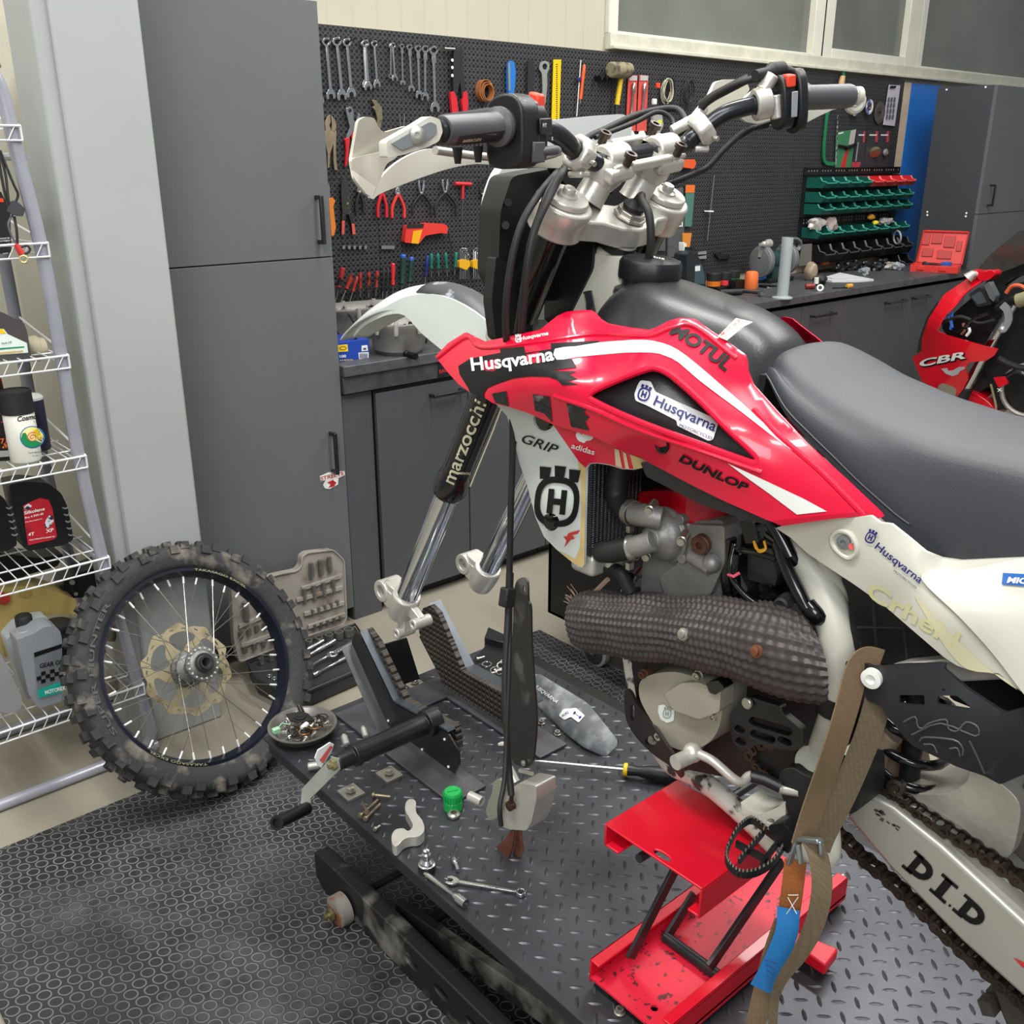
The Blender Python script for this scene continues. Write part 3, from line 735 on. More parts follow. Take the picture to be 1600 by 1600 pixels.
# right hand guard
mb = MB(); panel(mb,cr([(1240,118),(1258,126),(1300,152),(1338,152),(1340,165),(1300,172),(1240,200),(1205,195),(1165,190),(1155,172),(1170,148),(1200,130),(1225,122)],3,True),lambda x,y: P(x,y,Y=1.02),(0,.006,0),step=12)
panel(mb,rnd([(1118,128),(1135,124),(1165,124),(1172,140),(1150,165),(1130,185),(1100,178),(1108,150)],4),lambda x,y: P(x,y,Y=1.10),(0,.006,0),step=0); mb.build('hand_guard',M_wp,bike)
mb = MB(); mb.tube([P(1098,170,Y=1.08),P(1085,186,Y=1.06),P(1050,205,Y=1.08)],.009,10); mb.build('guard_stay',M_alu,bike)
mb = MB(); c = P(1330,152,Y=.895); mb.torus(c+V(.012,0,-.006),V(.5,.9,.1),.013,.006,18,8); mb.build('guard_end_bracket',M_wp,bike)
# right switch and throttle housing, master cylinder clamp
s1,sd = near(1222,157); f_ = sd; u_ = (V(0,0,1)-f_*f_.z).normalized(); v_ = f_.cross(u_)
if v_.dot(CAM-s1) < 0: v_ = -v_
def R3(a,b,c): return s1+f_*a+v_*b+u_*c
ol = cr([(-.026,.010),(-.018,.030),(0,.036),(.022,.030),(.028,.0),(.024,-.032),(.010,-.042),(-.016,-.036)],3,True)
mb = MB(); mb.prism([R3(-.016,b,c) for b,c in ol],f_*.022); mb.prism([R3(.008,b*1.15,c*1.18) for b,c in ol],f_*.016)
sh2 = mb.build('switch_housing',M_bp,bike,bevel=.004,seg=3)
mb = MB(); mb.prism([R3(-.010,.012,.020),R3(-.010,.030,.016),R3(-.010,.031,.033),R3(-.010,.012,.036)],f_*.014); mb.build('kill_switch',M_orange,sh2,bevel=.002)
mb = MB(); mb.prism([R3(-.006,.030,-.026),R3(-.006,.034,.010),R3(.004,.034,.010),R3(.004,.030,-.026)],v_*.002); mb.build('start_switch',mat('grey_switch_strip','#9a9da0',.4),sh2,bevel=.001)
mb = MB(); mb.tube(cr([tuple(P(*q,Y=y)) for q,y in (((1180,118),.97),((1205,112),.965),((1222,110),.96))],4),[.008]*4+[.0135]*5,14)
mb.tube(cr([tuple(P(*q,Y=y)) for q,y in (((1218,110),.96),((1236,115),.95),((1243,140),.945),((1244,165),.945),((1236,185),.95))],4),.009,12); mb.build('throttle_elbow',M_rub,bike)
c,d = near(1188,163)
mb = MB(); mb.lathe(c-d*.012,d,[(.014,0),(.0235,0),(.0235,.024),(.014,.024)],16,closed=True,caps=False); mb.tube([c+V(0,0,.018),c+V(.01,-.01,.040)],.011,14); mb.tube([c+V(.012,-.016,.012),c+V(.016,-.020,-.022)],.010,12); mb.build('brake_master_clamp',M_alu,bike,bevel=.002)
# mesh of cables
def cable(pts,r,name='cable',m=None,sm_=6):
  mb = MB(); mb.tube(cr([tuple(p if isinstance(p,Vector) else P(p[0],p[1],Y=p[2])) for p in pts],sm_),r,10); return mb.build(name,m or M_rub,bike)
cable([(1215,118,.96),(1160,128,1.0),(1110,155,1.05),(1080,190,1.09),(1060,212,1.11)],.0055,'throttle_cable')
cable([(1170,122,1.0),(1135,140,1.03),(1113,152,1.05),(1095,165,1.07)],.0075,'cable_sleeve',mat('cable_sleeve','#3a3632',.35,metal=.4))
cable([(1075,195,1.10),(1055,170,1.14),(1000,178,1.17),(950,200,1.17),(915,218,1.16),(895,250,1.15)],.0055,'throttle_cable')
cable([(1045,220,1.10),(1052,190,1.13),(1028,175,1.15),(990,192,1.16),(930,215,1.16)],.004,'throttle_cable')
cable([(1200,195,1.0),(1165,205,1.02),(1130,235,1.04),(1105,262,1.05),(1070,278,1.06),(1035,292,1.08)],.005,'brake_hose')
cable([(1212,188,.99),(1180,200,1.01),(1150,218,1.03)],.0035,'wiring')
cable([(872,268,1.12),(845,300,1.06),(815,350,1.03),(797,420,1.03),(790,500,1.04),(795,570,1.06),(800,640,1.06),(801,700,1.06),(798,800,1.06),(796,900,1.06)],.0052,'clutch_hose')
cable([(882,262,1.12),(862,300,1.04),(835,360,1.02),(822,430,1.02),(815,520,1.04),(812,580,1.07)],.0058,'brake_hose')
cable([(876,265,1.12),(850,310,1.05),(825,400,1.025),(806,520,1.05)],.0035,'cable')
cable([(900,262,1.12),(910,300,1.14),(905,330,1.16)],.0045,'cable'); cable([(950,262,1.13),(955,300,1.15)],.0045,'cable')
# ---- number plate / head lamp surround, seen from behind
mb = MB(); panel(mb,rnd([(858,188),(930,181),(975,178),(988,188),(985,235),(960,262),(880,262),(850,235)],8),lambda x,y: P(x,y,Y=1.235),(0,.006,0),step=16); np_ = mb.build('number_plate',mat('plate_plastic','#cfd1d0',.4),bike)
mb = MB(); panel(mb,cr([(786,262),(815,258),(830,275),(805,300),(792,340),(780,400),(772,442),(763,425),(762,370),(766,310)],4,True),lambda x,y: P(x,y,Y=1.22),(0,.02,0),step=12); mb.build('lamp_surround',M_wp2,bike)
mb = MB(); panel(mb,rnd([(800,275),(870,262),(980,262),(985,330),(960,420),(900,470),(800,470),(778,430),(782,330)],10),lambda x,y: P(x,y,Y=1.16),(0,.05,0),step=0); mb.build('lamp_back',M_bp,bike,bevel=.01)
mb = MB(); panel(mb,rnd([(775,400),(835,440),(830,560),(775,530),(768,470)],6),lambda x,y: P(x,y,Y=1.14),(0,.02,0),step=0); panel(mb,rnd([(868,262),(920,268),(960,330),(930,320),(890,300)],4),lambda x,y: P(x,y,Y=1.12),(0,.02,0),step=0); mb.build('inner_fender',M_bp,bike,bevel=.004)
for q in ((794,316),(790,352)): mb = MB(); mb.cyl(P(*q,Y=1.16),P(*q,Y=1.15),.006,n=12); mb.build('lamp_bolt',M_rub,bike)
mb = MB(); mb.tube([tuple(P(918+k*1.6,455+k*9-.05*k*k,X=1.075)) for k in range(9)],.007,8); mb.build('wiring_loom',M_gl,bike)
mb = MB(); panel(mb,rnd([(880,330),(930,340),(925,420),(885,500),(850,540),(850,420)],8),SX(1.10),(.08,0,0),step=0); mb.build('shade_block',M_bp,bike,bevel=.006)  # black block standing in for the shade behind the fork legs
# ---- front fender: lofted over the centre line
ctr = [((552,526),.035,-.002),((575,497),.050,-.018),((605,470),.060,-.030),((645,448),.066,-.040),((700,444),.070,-.048),((750,470),.070,-.052),((790,520),.068,-.055),((820,590),.060,-.05)]
vs = []; fs = []; K = 12; rows = cr([(*tuple(P(*c,X=XB))[1:],h,d) for c,h,d in ctr],5)
for (y,z,h,d) in rows:
  for k in range(K+1):
    t = -1+2*k/K; vs.append((XB+t*h,y,z+d*(abs(t)**2.2)*1.0 + .006*math.cos(t*PI)*0))
for i in range(len(rows)-1):
  for k in range(K): a = i*(K+1)+k; fs.append((a,a+1,a+K+2,a+K+1))
# fender flare: rear side panels dropping below
mb = MB(); mb.add(vs,[f[::-1] for f in fs],True); fd = mb.build('front_fender',M_wp2,bike,solid=.004)
fe = tps([(552,526,1.10),(600,492,1.075),(660,470,1.07),(740,500,1.068),(800,560,1.068),(620,488,1.07),(680,520,1.065),(740,570,1.06),(790,600,1.06)])
mb = MB(); panel(mb,cr([(552,527),(560,511),(577,497),(605,478),(640,462),(690,462),(740,486),(775,520),(785,560),(772,606),(745,592),(700,555),(660,522),(632,493),(606,492),(580,503),(566,512)],3,True),SX(fe),(.004,0,0),step=11); mb.build('fender_side',M_wp2,fd)
mb = MB()
vs = []; fs = []; rows2 = [r for r in rows if True][18:33]
for (y,z,h,d) in rows2:
  for k in range(9):
    t = -.62+1.62*k/8; vs.append((XB+t*h,y,z+d*(abs(t)**2.2)+.003))
for i in range(len(rows2)-1):
  for k in range(8): a = i*9+k; fs.append((a+9,a+10,a+1,a))
mb.add(vs,fs,True); mb.build('fender_decal',mat('worn_black_decal','#3e4044',.45,col2='#8f9298',vs=14,thr=(.56,.6)),fd,solid=.0015)
# ---- red shroud and side panel of the tank
RS = tps([(680,557,.895),(725,520,.915),(716,600,.875),(757,620,.860),(800,560,.875),(820,522,.915),(860,505,.94),(885,487,.965),(925,487,.99),
          (870,590,.865),(823,645,.875),(890,671,.885),(960,699,.90),(1000,714,.915),(947,506,.975),(1012,516,.97),(1060,497,.985),(1100,512,.995),(1000,545,.935),(1060,560,.945),(1162,555,1.005),(1175,602,1.0),(1120,620,.955),
          (1215,647,.992),(1300,727,.985),(1375,803,.985),(1200,812,.955),(1125,780,.94),(1075,755,.93),(1000,680,.895),(940,640,.885),(1190,740,.95),(1260,760,.965),(1170,660,.96),(920,560,.915),(1080,700,.915)])
shroud_ol = [(680,557),(700,536),(725.6,520),(740,527),(754,534),(790,527),(821,520),(844,515),(855,506),(870,494),(885,487),(905,485),(919,485),(926,488),(936,499),(947,506),(980,512),(1012,516),
             (1027,511),(1045,501),(1060,497),(1082,499),(1100,512),(1131,533),(1162,555),(1165,566),(1166,580),(1175,602),(1215,647),(1257,692),(1320,750),(1375,802),(1378,808),(1370,811),(1352,806),(1290,812),(1222,822),(1205,815),(1197,812),
             (1125,780),(1075,755),(1022,727),(1000,714),(962,699),(931,684),(889,671),(863,663),(840,652),(824,645),(795,636),(770,630),(757,621),(734,613),(716,600),(699,581)]
hole_ol = cr([(921,617),(933,608),(975,590),(1010,577),(1025,575.5),(1042,582),(1062,597),(1100,632),(1137,670),(1177,707),(1184,717),(1180,723),(1168,721),(1100,697),(1000,660),(928,627)],3,True)
mb = MB(); panel(mb,shroud_ol,SX(RS),(.005,0,0),holes=[hole_ol],step=12)
sh_ = mb.build('tank_shroud',M_rp,bike)
def decal(outline,m,surf_f,off,parent,name='decal',step=10,holes=()):
  mb = MB(); panel(mb,outline,SX(surf_f,-off),(0,0,0),step=step,holes=holes); return mb.build(name,m,parent)
# raised rims: top lip and lower crease catch the light
mb = MB(); mb.tube([P(x,y,X=RS(x,y)-.001) for x,y in cr([(683,559),(728,527),(745,540),(770,543),(850,533),(930,522),(1010,525),(1050,512),(1085,510),(1150,560)],5)],.003,8)
mb.build('shroud_ridge',M_rp,sh_)
mb = MB(); mb.tube([P(x,y,X=RS(x,y)+.0005) for x,y in cr([(866,618),(880,623),(930,641),(1000,672),(1100,706),(1190,738)],5)],.0035,8)
mb.tube([P(x,y,X=RS(x,y)+.001) for x,y in cr([(1178,640),(1215,680),(1280,735),(1345,800),(1352,806)],5)],.004,8); mb.build('shroud_crease',M_rp,sh_)
# rim round the opening
mb = MB(); mb.tube([P(x,y,X=RS(x,y)+.003) for x,y in hole_ol],.0045,8,closed=True); mb.build('opening_rim',M_rp,sh_)
# lower strip
decal([(1205,815),(1290,805),(1352,799),(1378,808),(1370,811),(1352,806),(1290,812),(1222,822)],mat('crimson_edge','#b8062a',.35),RS,.0012,sh_,'lower_strip')
# black graphics
decal([(716,572),(735,560),(782,551),(781,545),(819,541),(821,551),(861,545),(860,536),(885,535),(900,534),(936,532),(935,537),(902,541),(870,547),(871,561),(894,561),(901,574),(860,579),(902,580),(890,585),(903,592),(886,596),(905,601),(879,602),(871,594),(857,589),(829,588),(803,591),(776,600),(761,607),(756,615),(757,621),(734,613),(731,606),(718,585)],M_dec,RS,.0008,sh_,'black_graphic',holes=[[(753,566),(778,560),(779,575),(770,580),(758,579)],[(822,553),(842,549),(846,565),(832,567),(824,565)]])
for k,o_ in enumerate(([(768,615),(791,611),(795,635),(774,629)],[(832,616),(859,620),(863,660),(850,646),(836,642)],[(885,630),(917,639),(912,645),(921,652),(914,660),(921,673),(892,667)])):
  decal(o_,mat('crinkled_black_tape','#222326',.25,col2='#6c6e72',vs=45,thr=(.58,.66),bump=.4,bs=60),RS,.001,sh_,'tape_patch')
decal(cr([(867,545),(900,541),(937,535),(975,532),(1007,531),(1035,536),(1060,547),(1090,570),(1125,600),(1162,632),(1200,667),(1265,721),(1225,695),(1162,646),(1120,615),(1090,592),(1060,566),(1040,556),(1020,551),(975,551),(900,558),(870,562)],2,True),M_decw,RS,.001,sh_,'white_stripe')
decal([(1137,724),(1200,753),(1257,780),(1292,799),(1245,804),(1200,770),(1165,745)],M_decw,RS,.001,sh_,'white_wedge')
def words(s,a,b,h,m,f,off,parent,name,**k):
  mb = MB(); lettering(mb,s,a,b,h,SX(f,-off),**k); return mb.build(name,m,parent)
words('Husqvarna',(737,579),(866,562),21,M_decw,RS,.0022,sh_,'maker_lettering',bold=.035,bend=-1.5)
words('MOTUL',(1045,520),(1134,580),20,M_dec,RS,.0016,sh_,'black_lettering',bold=.055,shear=.15,bend=3,hend=22)
words('DUNLOP',(1060,720),(1165,767),12,M_dec,RS,.0016,sh_,'black_lettering',bold=.06,shear=.2,bend=-1)
words('Husqvarna',(812,532),(857,523),6,M_decw,RS,.002,sh_,'small_lettering',bold=.03,shear=.3)
def crest(cx,cy,r,ang,m,f,off,parent,name='crest',thick=.24):
  """ring with an H inside and a three-pronged crown above"""
  mb = MB(); ca,sa = math.cos(ang),math.sin(ang); S = SX(f,-off)
  def q(u,v): return (cx+(u*ca-v*sa)*r,cy+(u*sa+v*ca)*r)
  ring = [(math.copysign(abs(math.cos(t))**.75,math.cos(t)),math.copysign(abs(math.sin(t))**.75,math.sin(t))) for t in [2*PI*k/32 for k in range(32)]]
  panel(mb,[q(u,v*1.12) for u,v in ring],S,(0,0,0),step=0,holes=[[q(u*(1-thick),v*1.12*(1-thick)) for u,v in ring]])
  H_ = [(-.42,-.55),(-.16,-.55),(-.16,-.14),(.16,-.14),(.16,-.55),(.42,-.55),(.42,.55),(.16,.55),(.16,.14),(-.16,.14),(-.16,.55),(-.42,.55)]
  panel(mb,[q(*p) for p in H_],S,(0,0,0),step=0)
  for c in (-.66,0,.66):
    panel(mb,[q(c-.20,-.95-.12*(abs(c) < .1)),q(c-.26,-1.5-.1*(abs(c) < .1)),q(c+.26,-1.5-.1*(abs(c) < .1)),q(c+.20,-.95-.12*(abs(c) < .1))],S,(0,0,0),step=0)
  return mb.build(name,m,parent)
crest(810,530,5,-.1,M_decw,RS,.002,sh_,thick=.3)
# screw hole in the shroud
mb = MB(); c = P(1034,696,X=RS(1034,696)-.001); mb.lathe(c,(1,0,0),[(.0085,0),(.0105,-.001),(.011,.001),(.0075,.004)],20,caps=False); mb.lathe(c+V(.002,0,0),(1,0,0),[(.0078,0),(.0078,.002)],16); mb.build('screw_recess',M_dec,sh_)
# black tank side behind the opening
TS = lambda x,y: RS(x,y)+.018+.012*math.exp(-((x-1060)**2+(y-650)**2)/6000)
mb = MB(); panel(mb,[(905,600),(1020,562),(1060,580),(1210,715),(1195,745),(1090,715),(905,640)],SX(TS),(.02,0,0),step=16); ts = mb.build('tank_side',M_tank,bike)
stf = lambda x,y: TS(x,y)
decal(rnd([(1001,594),(1017,596),(1024,612),(1120,655),(1122,662),(1114,687),(1107,689),(1058,665),(1057,657),(1010,633),(993,626),(991,616),(996,602)],3),mat('sticker_white','#eef0ee',.35),stf,.0022,ts,'white_sticker')
words('Husqvarna',(1020,632),(1116,674),16.5,M_navy,stf,.0034,ts,'sticker_lettering',bold=.02)
words('MOTORCYCLES',(1061,666),(1112,687),5,M_navy,stf,.0034,ts,'sticker_small_lettering',bold=.0)
crest(1006,616,9.5,.35,M_navy,stf,.0034,ts)
# ---- tank top
def loft(rows,name,m,parent,smooth=True,close=False,**k):
  """rows: list of rings (lists of 3D points of equal length)"""
  mb = MB(); n = len(rows[0]); vs = [p for r in rows for p in r]; fs = []
  for i in range(len(rows)-1):
    for j in range(n if close else n-1): a = i*n+j; b = i*n+(j+1) % n; fs.append((a,b,b+n,a+n))
  mb.add(vs,fs,smooth); return mb.build(name,m,parent,**k)
tk = [(1.045,1.350,.095,.020),(1.03,1.395,.110,.012),(.985,1.418,.125,.006),(.93,1.412,.135,.004),(.86,1.400,.135,.004),(.80,1.385,.125,.004),(.755,1.362,.11,.004),(.73,1.33,.10,.0)]
rows = []
for (y,z,hw,q) in cr(tk,4):
  row = []
  for k in range(17):
    t = -1+2*k/16; row.append((XB+hw*t,y,z-.085*abs(t)**3.2+.012*math.cos(t*PI/2)))
  rows.append([(XB-hw,y,z-.16)]+row+[(XB+hw,y,z-.16)])
loft(rows,'fuel_tank',M_tank,bike)
cc = V(XB,.995,1.425); up_ = V(.02,-.10,1).normalized()
mb = MB(); mb.lathe(cc-up_*.022,up_,[(.052,0),(.050,.008),(.041,.014),(.041,.024)],32); mb.build('tank_neck',M_tank,bike)
mb = MB(); vs = []; fs = []
u_,v_,d_ = frame(up_); prof = [(.036,0),(.0475,.002),(.0485,.006),(.0485,.026),(.0455,.031),(.036,.034),(.0,.0345)]
n = 48
for r,t in prof:
  for k in range(n):
    a = 2*PI*k/n; rr = r*(1-.045*(1-abs(math.cos(4*a)))**.5*(1 if .002 <= t < .033 else 0)); vs.append(cc+d_*t+(u_*math.cos(a)+v_*math.sin(a))*rr)
for i in range(len(prof)-1):
  for k in range(n): fs.append((i*n+k,i*n+(k+1) % n,(i+1)*n+(k+1) % n,(i+1)*n+k))
mb.add(vs,fs,True); cap = mb.build('fuel_cap',M_bp,bike)
mb = MB(); S = lambda x,y: P(x,y,Z=cc.z+.0345+.10*0-.002)
lettering(mb,'acerbis',(983,403),(1030,412),3,lambda x,y: cc+up_*.0352+(P(x,y,Z=1.458)-P(1010,407,Z=1.458)),bold=.02); mb.build('cap_lettering',M_decw,cap)
# sticker across the tank
mb = MB(); lab_ = [(1122,524),(1150,494),(1172,490),(1190,512),(1160,512),(1134,531)]
tf = lambda x,y: P(x,y,Z=1.404-(.0006*(y-500)))
panel(mb,[(1122,525),(1150,497),(1176,503),(1163,509),(1136,531)],tf,(0,0,-.001),step=0); o = mb.build('tank_sticker',M_decw,bike)
mb = MB(); lettering(mb,'MOTOKP',(1128,526),(1158,503),5,lambda x,y: tf(x,y)+V(0,0,.001),bold=.02); mb.build('sticker_lettering',mat('red_print','#c8402c',.5),o)
# right-hand shroud: the mirror of the left one
me = sh_.data.copy(); me.transform(Matrix.Translation((XB+.56*XB,0,-.022)) @ Matrix.Scale(-.56,4,(1,0,0))); me.flip_normals(); o = bpy.data.objects.new('tank_shroud',me); COL.objects.link(o); o.parent = bike; o.matrix_parent_inverse = bike.matrix_basis.inverted()
# ---- seat
st = [(.853,1.335,1.325),(.80,1.352,1.322),(.74,1.352,1.318),(.70,1.350,1.330),(.66,1.338,1.302),(.583,1.315,1.254),(.516,1.303,1.210),(.457,1.299,1.184),(.40,1.299,1.178),(.33,1.302,1.20),(.2,1.31,1.22),(.02,1.33,1.25),(-.2,1.36,1.28)]
st = [(.735,1.335,1.330,.045),(.722,1.352,1.333,.075),(.70,1.358,1.331,.098),(.66,1.343,1.302,.118),(.62,1.327,1.278,.124),(.583,1.317,1.256,.128),(.55,1.309,1.234,.130),(.516,1.304,1.212,.130),(.485,1.300,1.194,.130),(.457,1.298,1.186,.129),(.40,1.298,1.184,.129),(.33,1.300,1.20,.130),(.2,1.31,1.22,.130),(.02,1.33,1.25,.12),(-.2,1.36,1.28,.10)]
rows = []
for (y,zr,zb,hb_) in cr(st,4):
  H_ = hb_; prof = [(H_,zb),(H_*.995,zb+.3*(zr-zb)),(H_*.94,zb+.62*(zr-zb)),(H_*.86,zr-.012),(H_*.78,zr-.002),(H_*.62,zr+.006),(H_*.3,zr+.010),(0,zr+.011)]
  prof = cr(prof,3)
  rows.append([(XB-a,y,z) for a,z in prof]+[(XB+a,y,z) for a,z in prof[::-1][1:]])
se = loft(rows,'seat',M_foam,bike)
mb = MB(); mb.tube([(r[2][0]-.0012,r[2][1],r[2][2]) for r in rows[2:34]],.0008,6); mb.build('seam',mat('stitching','#5f6164',.6),se)
mb = MB(); mb.prism([rows[3][0],rows[3][-1],(XB+.09,.72,1.27),(XB-.09,.72,1.27)],(0,.01,0)); mb.build('seat_base',M_bp,bike)
# ---- white side panel
WS = tps([(1212,825,.985),(1360,807,.975),(1392,819,.98),(1445,865,.985),(1470,874,1.0),(1600,872,1.005),(1640,868,1.005),(1600,1086,.965),(1560,1052,.968),(1495,1040,.975),(1432,990,.978),(1380,945,.982),(1262,865,.988),(1310,897,.985),(1420,900,.972),(1500,960,.968),(1550,950,.975)])
panel_ol = [(1212,825),(1225,821),(1290,812),(1360,806),(1375,817),(1392,819),(1415,837),(1445,862),(1470,872),(1500,876),(1600,871),(1660,868),(1660,1120),(1600,1084),(1560,1052),(1535,1050),(1512,1046),(1495,1040),(1475,1027),(1432,990),(1380,945),(1330,910),(1310,897),(1262,865),(1235,840)]
mb = MB(); panel(mb,panel_ol,SX(WS),(.005,0,0),step=13,holes=[[(1329+7*math.cos(a*PI/8),849+5*math.sin(a*PI/8)) for a in range(16)]]); sp = mb.build('side_panel',M_wp,bike)
mb = MB(); panel(mb,cr([(1440,905),(1500,965),(1550,1020),(1600,1085),(1660,1160),(1660,880),(1600,873),(1520,888),(1465,890)],4,True),SX(lambda x,y: WS(x,y)-.006),(.004,0,0),step=14); mb.build('rear_panel',mat('scratched_white_plastic','#cfcec2',.42,var=.07,vs=9),sp)
mb = MB(); panel(mb,cr([(1512,1046),(1560,1054),(1590,1078),(1545,1046),(1480,985),(1430,930),(1445,960),(1480,1015)],3,True),SX(lambda x,y: WS(x,y)-.001),(0,0,0),step=14); mb.build('yellowed_edge',mat('yellowed_white','#d8d1ae',.4),sp)
mb = MB(); c = P(1322,848,X=WS(1322,848));
rg = [(1301,838),(1312,830),(1328,834),(1338,850),(1338,864),(1328,872),(1315,866),(1302,852)]
mb.tube([P(x,y,X=WS(x,y)-.0005) for x,y in cr(rg,4,True)],.0032,8,closed=True); mb.build('panel_recess',M_wp,sp)
mb = MB(); c = P(1319,847,X=WS(1319,847)-.001); mb.lathe(c,V(-1,-.1,0),[(.0088,0),(.0088,.002),(.0035,.003),(.0035,.001)],18); mb.build('panel_screw',mat('grey_washer','#8b8f90',.4,metal=.6),sp)
mb = MB(); mb.cyl(P(1331,854,X=WS(1331,854)),P(1331,854,X=WS(1331,854)-.0015),.004,n=12); mb.build('red_insert',M_red,sp)
WD = lambda x,y: WS(x,y)-(.007 if x > 1450 else 0)
words('Husqvarna',(1366,856),(1437,912),12,M_navy,WS,.0022,sp,'maker_lettering',bold=.02)
words('MOTORCYCLES',(1396,893),(1431,920),3.6,M_navy,WS,.0022,sp,'small_lettering')
crest(1360,840,8,.45,M_navy,WS,.0022,sp)
words('CrheN',(1352,930),(1492,1014),24,mat('faded_yellow_print','#d3cf9f',.5),WS,.001,sp,'faded_lettering',bold=.035,shear=-.15,hend=27)
decal([(1567,895),(1640,899),(1640,919),(1565,913)],mat('blue_sticker','#1c5aa6',.35),WS,.008,sp,'blue_sticker')
words('MICHELIN',(1573,910),(1652,915),9,M_decw,WS,.009,sp,'sticker_lettering',bold=.05,shear=.3)
# ---- radiator guard with the louvre, left
GS = tps([(766,624,.925),(800,682,.925),(812,725,.928),(831,787,.93),(869,858,.935),(912,886,.945),(914,807,.935),(916,732,.925),(953,727,.93),(1022,727,.945),(870,700,.905),(860,790,.912),(820,640,.9),(900,700,.905),(940,680,.915),(990,712,.93)])
guard_ol = [(766,622),(782,639),(792,650),(797,667),(800,682),(808,691),(806,701),(812,725),(824,759),(831,787),(837,809),(850,839),(869,858),(887,873),(904,886),(910,887),(913,882),(914,807),(916,732),(921,725),(934,724),(953,727),(972,733),(991,734),(1005,731),(1022,727),(1010,700),(930,670),(860,640),(800,622)]
hl = lambda cx,cy,rx,ry,n=20: [(cx+rx*math.cos(2*PI*k/n),cy+ry*math.sin(2*PI*k/n)) for k in range(n)]
mb = MB(); panel(mb,guard_ol,SX(GS),(.004,0,0),step=11,holes=[hl(850,656,17,17),hl(860,816,14,14)]); rgd = mb.build('radiator_guard',M_wp2,bike)
for cx,cy,r in ((850,656,.0135),(860,816,.0105)):
  mb = MB(); c = P(cx,cy,X=GS(cx,cy)+.001); mb.lathe(c,(1,0,0),[(r*1.05,-.003),(r*.95,.002),(r*.85,.03),(0,.03)],24); mb.build('guard_vent',M_gl,rgd)
decal([(863,662),(890,668),(932,683),(964,698),(1000,714),(1020,724),(1005,731),(991,733),(972,732),(953,726),(934,723),(921,724),(915,731),(905,722)],M_rp,GS,.0008,rgd,'red_graphic')
decal([(960,701),(967,703),(972,731),(962,728)],mat('beige_strip','#dfc9a0',.45),GS,.0018,rgd,'beige_strip'); decal([(973,706),(978,708),(983,733),(977,732)],mat('beige_strip','#dfc9a0',.45),GS,.0018,rgd,'beige_strip')
decal([(984,710),(1002,716),(1020,725),(1004,731),(990,733)],M_yelw,GS,.0018,rgd,'stained_edge')
decal([(903,720),(915,731),(913,882),(909,886),(896,880),(906,855),(908,800),(907,745)],M_yelw,GS,.0014,rgd,'stained_edge')
decal([(896,880),(904,886),(887,873),(872,860),(888,868),(902,876)],M_yelw,GS,.0014,rgd,'stained_edge')
crest(870,784,35,.10,M_dec,GS,.0022,rgd,'large_crest',thick=.25)
words('GRIP',(812,690),(866,709),15,M_dec,GS,.0022,rgd,'hand_lettering',bold=.01,shear=.3)
words('adidas',(892,700),(928,711),9,M_decw,GS,.0025,rgd,'small_lettering',bold=.02)
mb = MB(); S = SX(GS,-.0025)
for (dx,w,h,rot) in ((-9,5,17,-.55),(0,5,19,.22),(10,5,15,1.0)):
  c = (913+dx*.8,684); pts = []
  for k in range(12):
    a = 2*PI*k/12; u,v = w*math.cos(a),h*.5*math.sin(a); pts.append((c[0]+u*math.cos(rot)-v*math.sin(rot),c[1]-1+u*math.sin(rot)+v*math.cos(rot)))
  panel(mb,pts,S,(0,0,0),step=0)
mb.build('leaf_emblem',M_decw,rgd)
decal([(888,833),(906,828),(903,834),(894,836),(898,842),(892,843),(881,856),(885,845),(880,838),(886,838)],M_red,GS,.0022,rgd,'red_bolt_mark')
# ---- radiator
def fin_mat():
  m = mat('radiator_fins','#6d7175',.35,metal=.6,var=.2,vs=30); nt = m.node_tree; N = nt.nodes; L = nt.links; b = N['Principled BSDF']
  tc = N.new('ShaderNodeTexCoord'); w_ = N.new('ShaderNodeTexWave'); w_.inputs['Scale'].default_value = 90; w_.bands_direction = 'Z'; L.new(tc.outputs['Object'],w_.inputs[0])
  w2 = N.new('ShaderNodeTexWave'); w2.inputs['Scale'].default_value = 38; w2.bands_direction = 'X'; L.new(tc.outputs['Object'],w2.inputs[0])
  a = N.new('ShaderNodeMath'); a.operation = 'ADD'; L.new(w_.outputs['Fac'],a.inputs[0]); L.new(w2.outputs['Fac'],a.inputs[1])
  bp = N.new('ShaderNodeBump'); bp.inputs['Distance'].default_value = .004; L.new(a.outputs[0],bp.inputs['Height']); L.new(bp.outputs[0],b.inputs['Normal'])
  r = N.new('ShaderNodeMapRange'); r.inputs[2].default_value = 2; r.inputs[3].default_value = .25; r.inputs[4].default_value = 1.5; L.new(a.outputs[0],r.inputs[0])
  mx = N.new('ShaderNodeMix'); mx.data_type = 'RGBA'; mx.blend_type = 'MULTIPLY'; mx.inputs[0].default_value = 1; L.new(b.inputs['Base Color'].links[0].from_socket,mx.inputs[6]); L.new(r.outputs[0],mx.inputs[7]); L.new(mx.outputs[2],b.inputs['Base Color'])
  return m
mb = MB(); mb.box((.957,.925,1.045),(1.065,.96,1.24)); rd = mb.build('radiator',fin_mat(),bike)
mb = MB(); mb.box((.955,.918,1.012),(1.068,.967,1.046)); mb.tube([(1.0,.93,1.03),(.985,.90,1.035)],.014,14); mb.build('radiator_tank',M_alu,rd,bevel=.008,seg=3)
mb = MB(); mb.box((.955,.918,1.24),(1.068,.967,1.27)); mb.build('radiator_tank',M_alu,rd,bevel=.008)
for k in range(2):
  pass
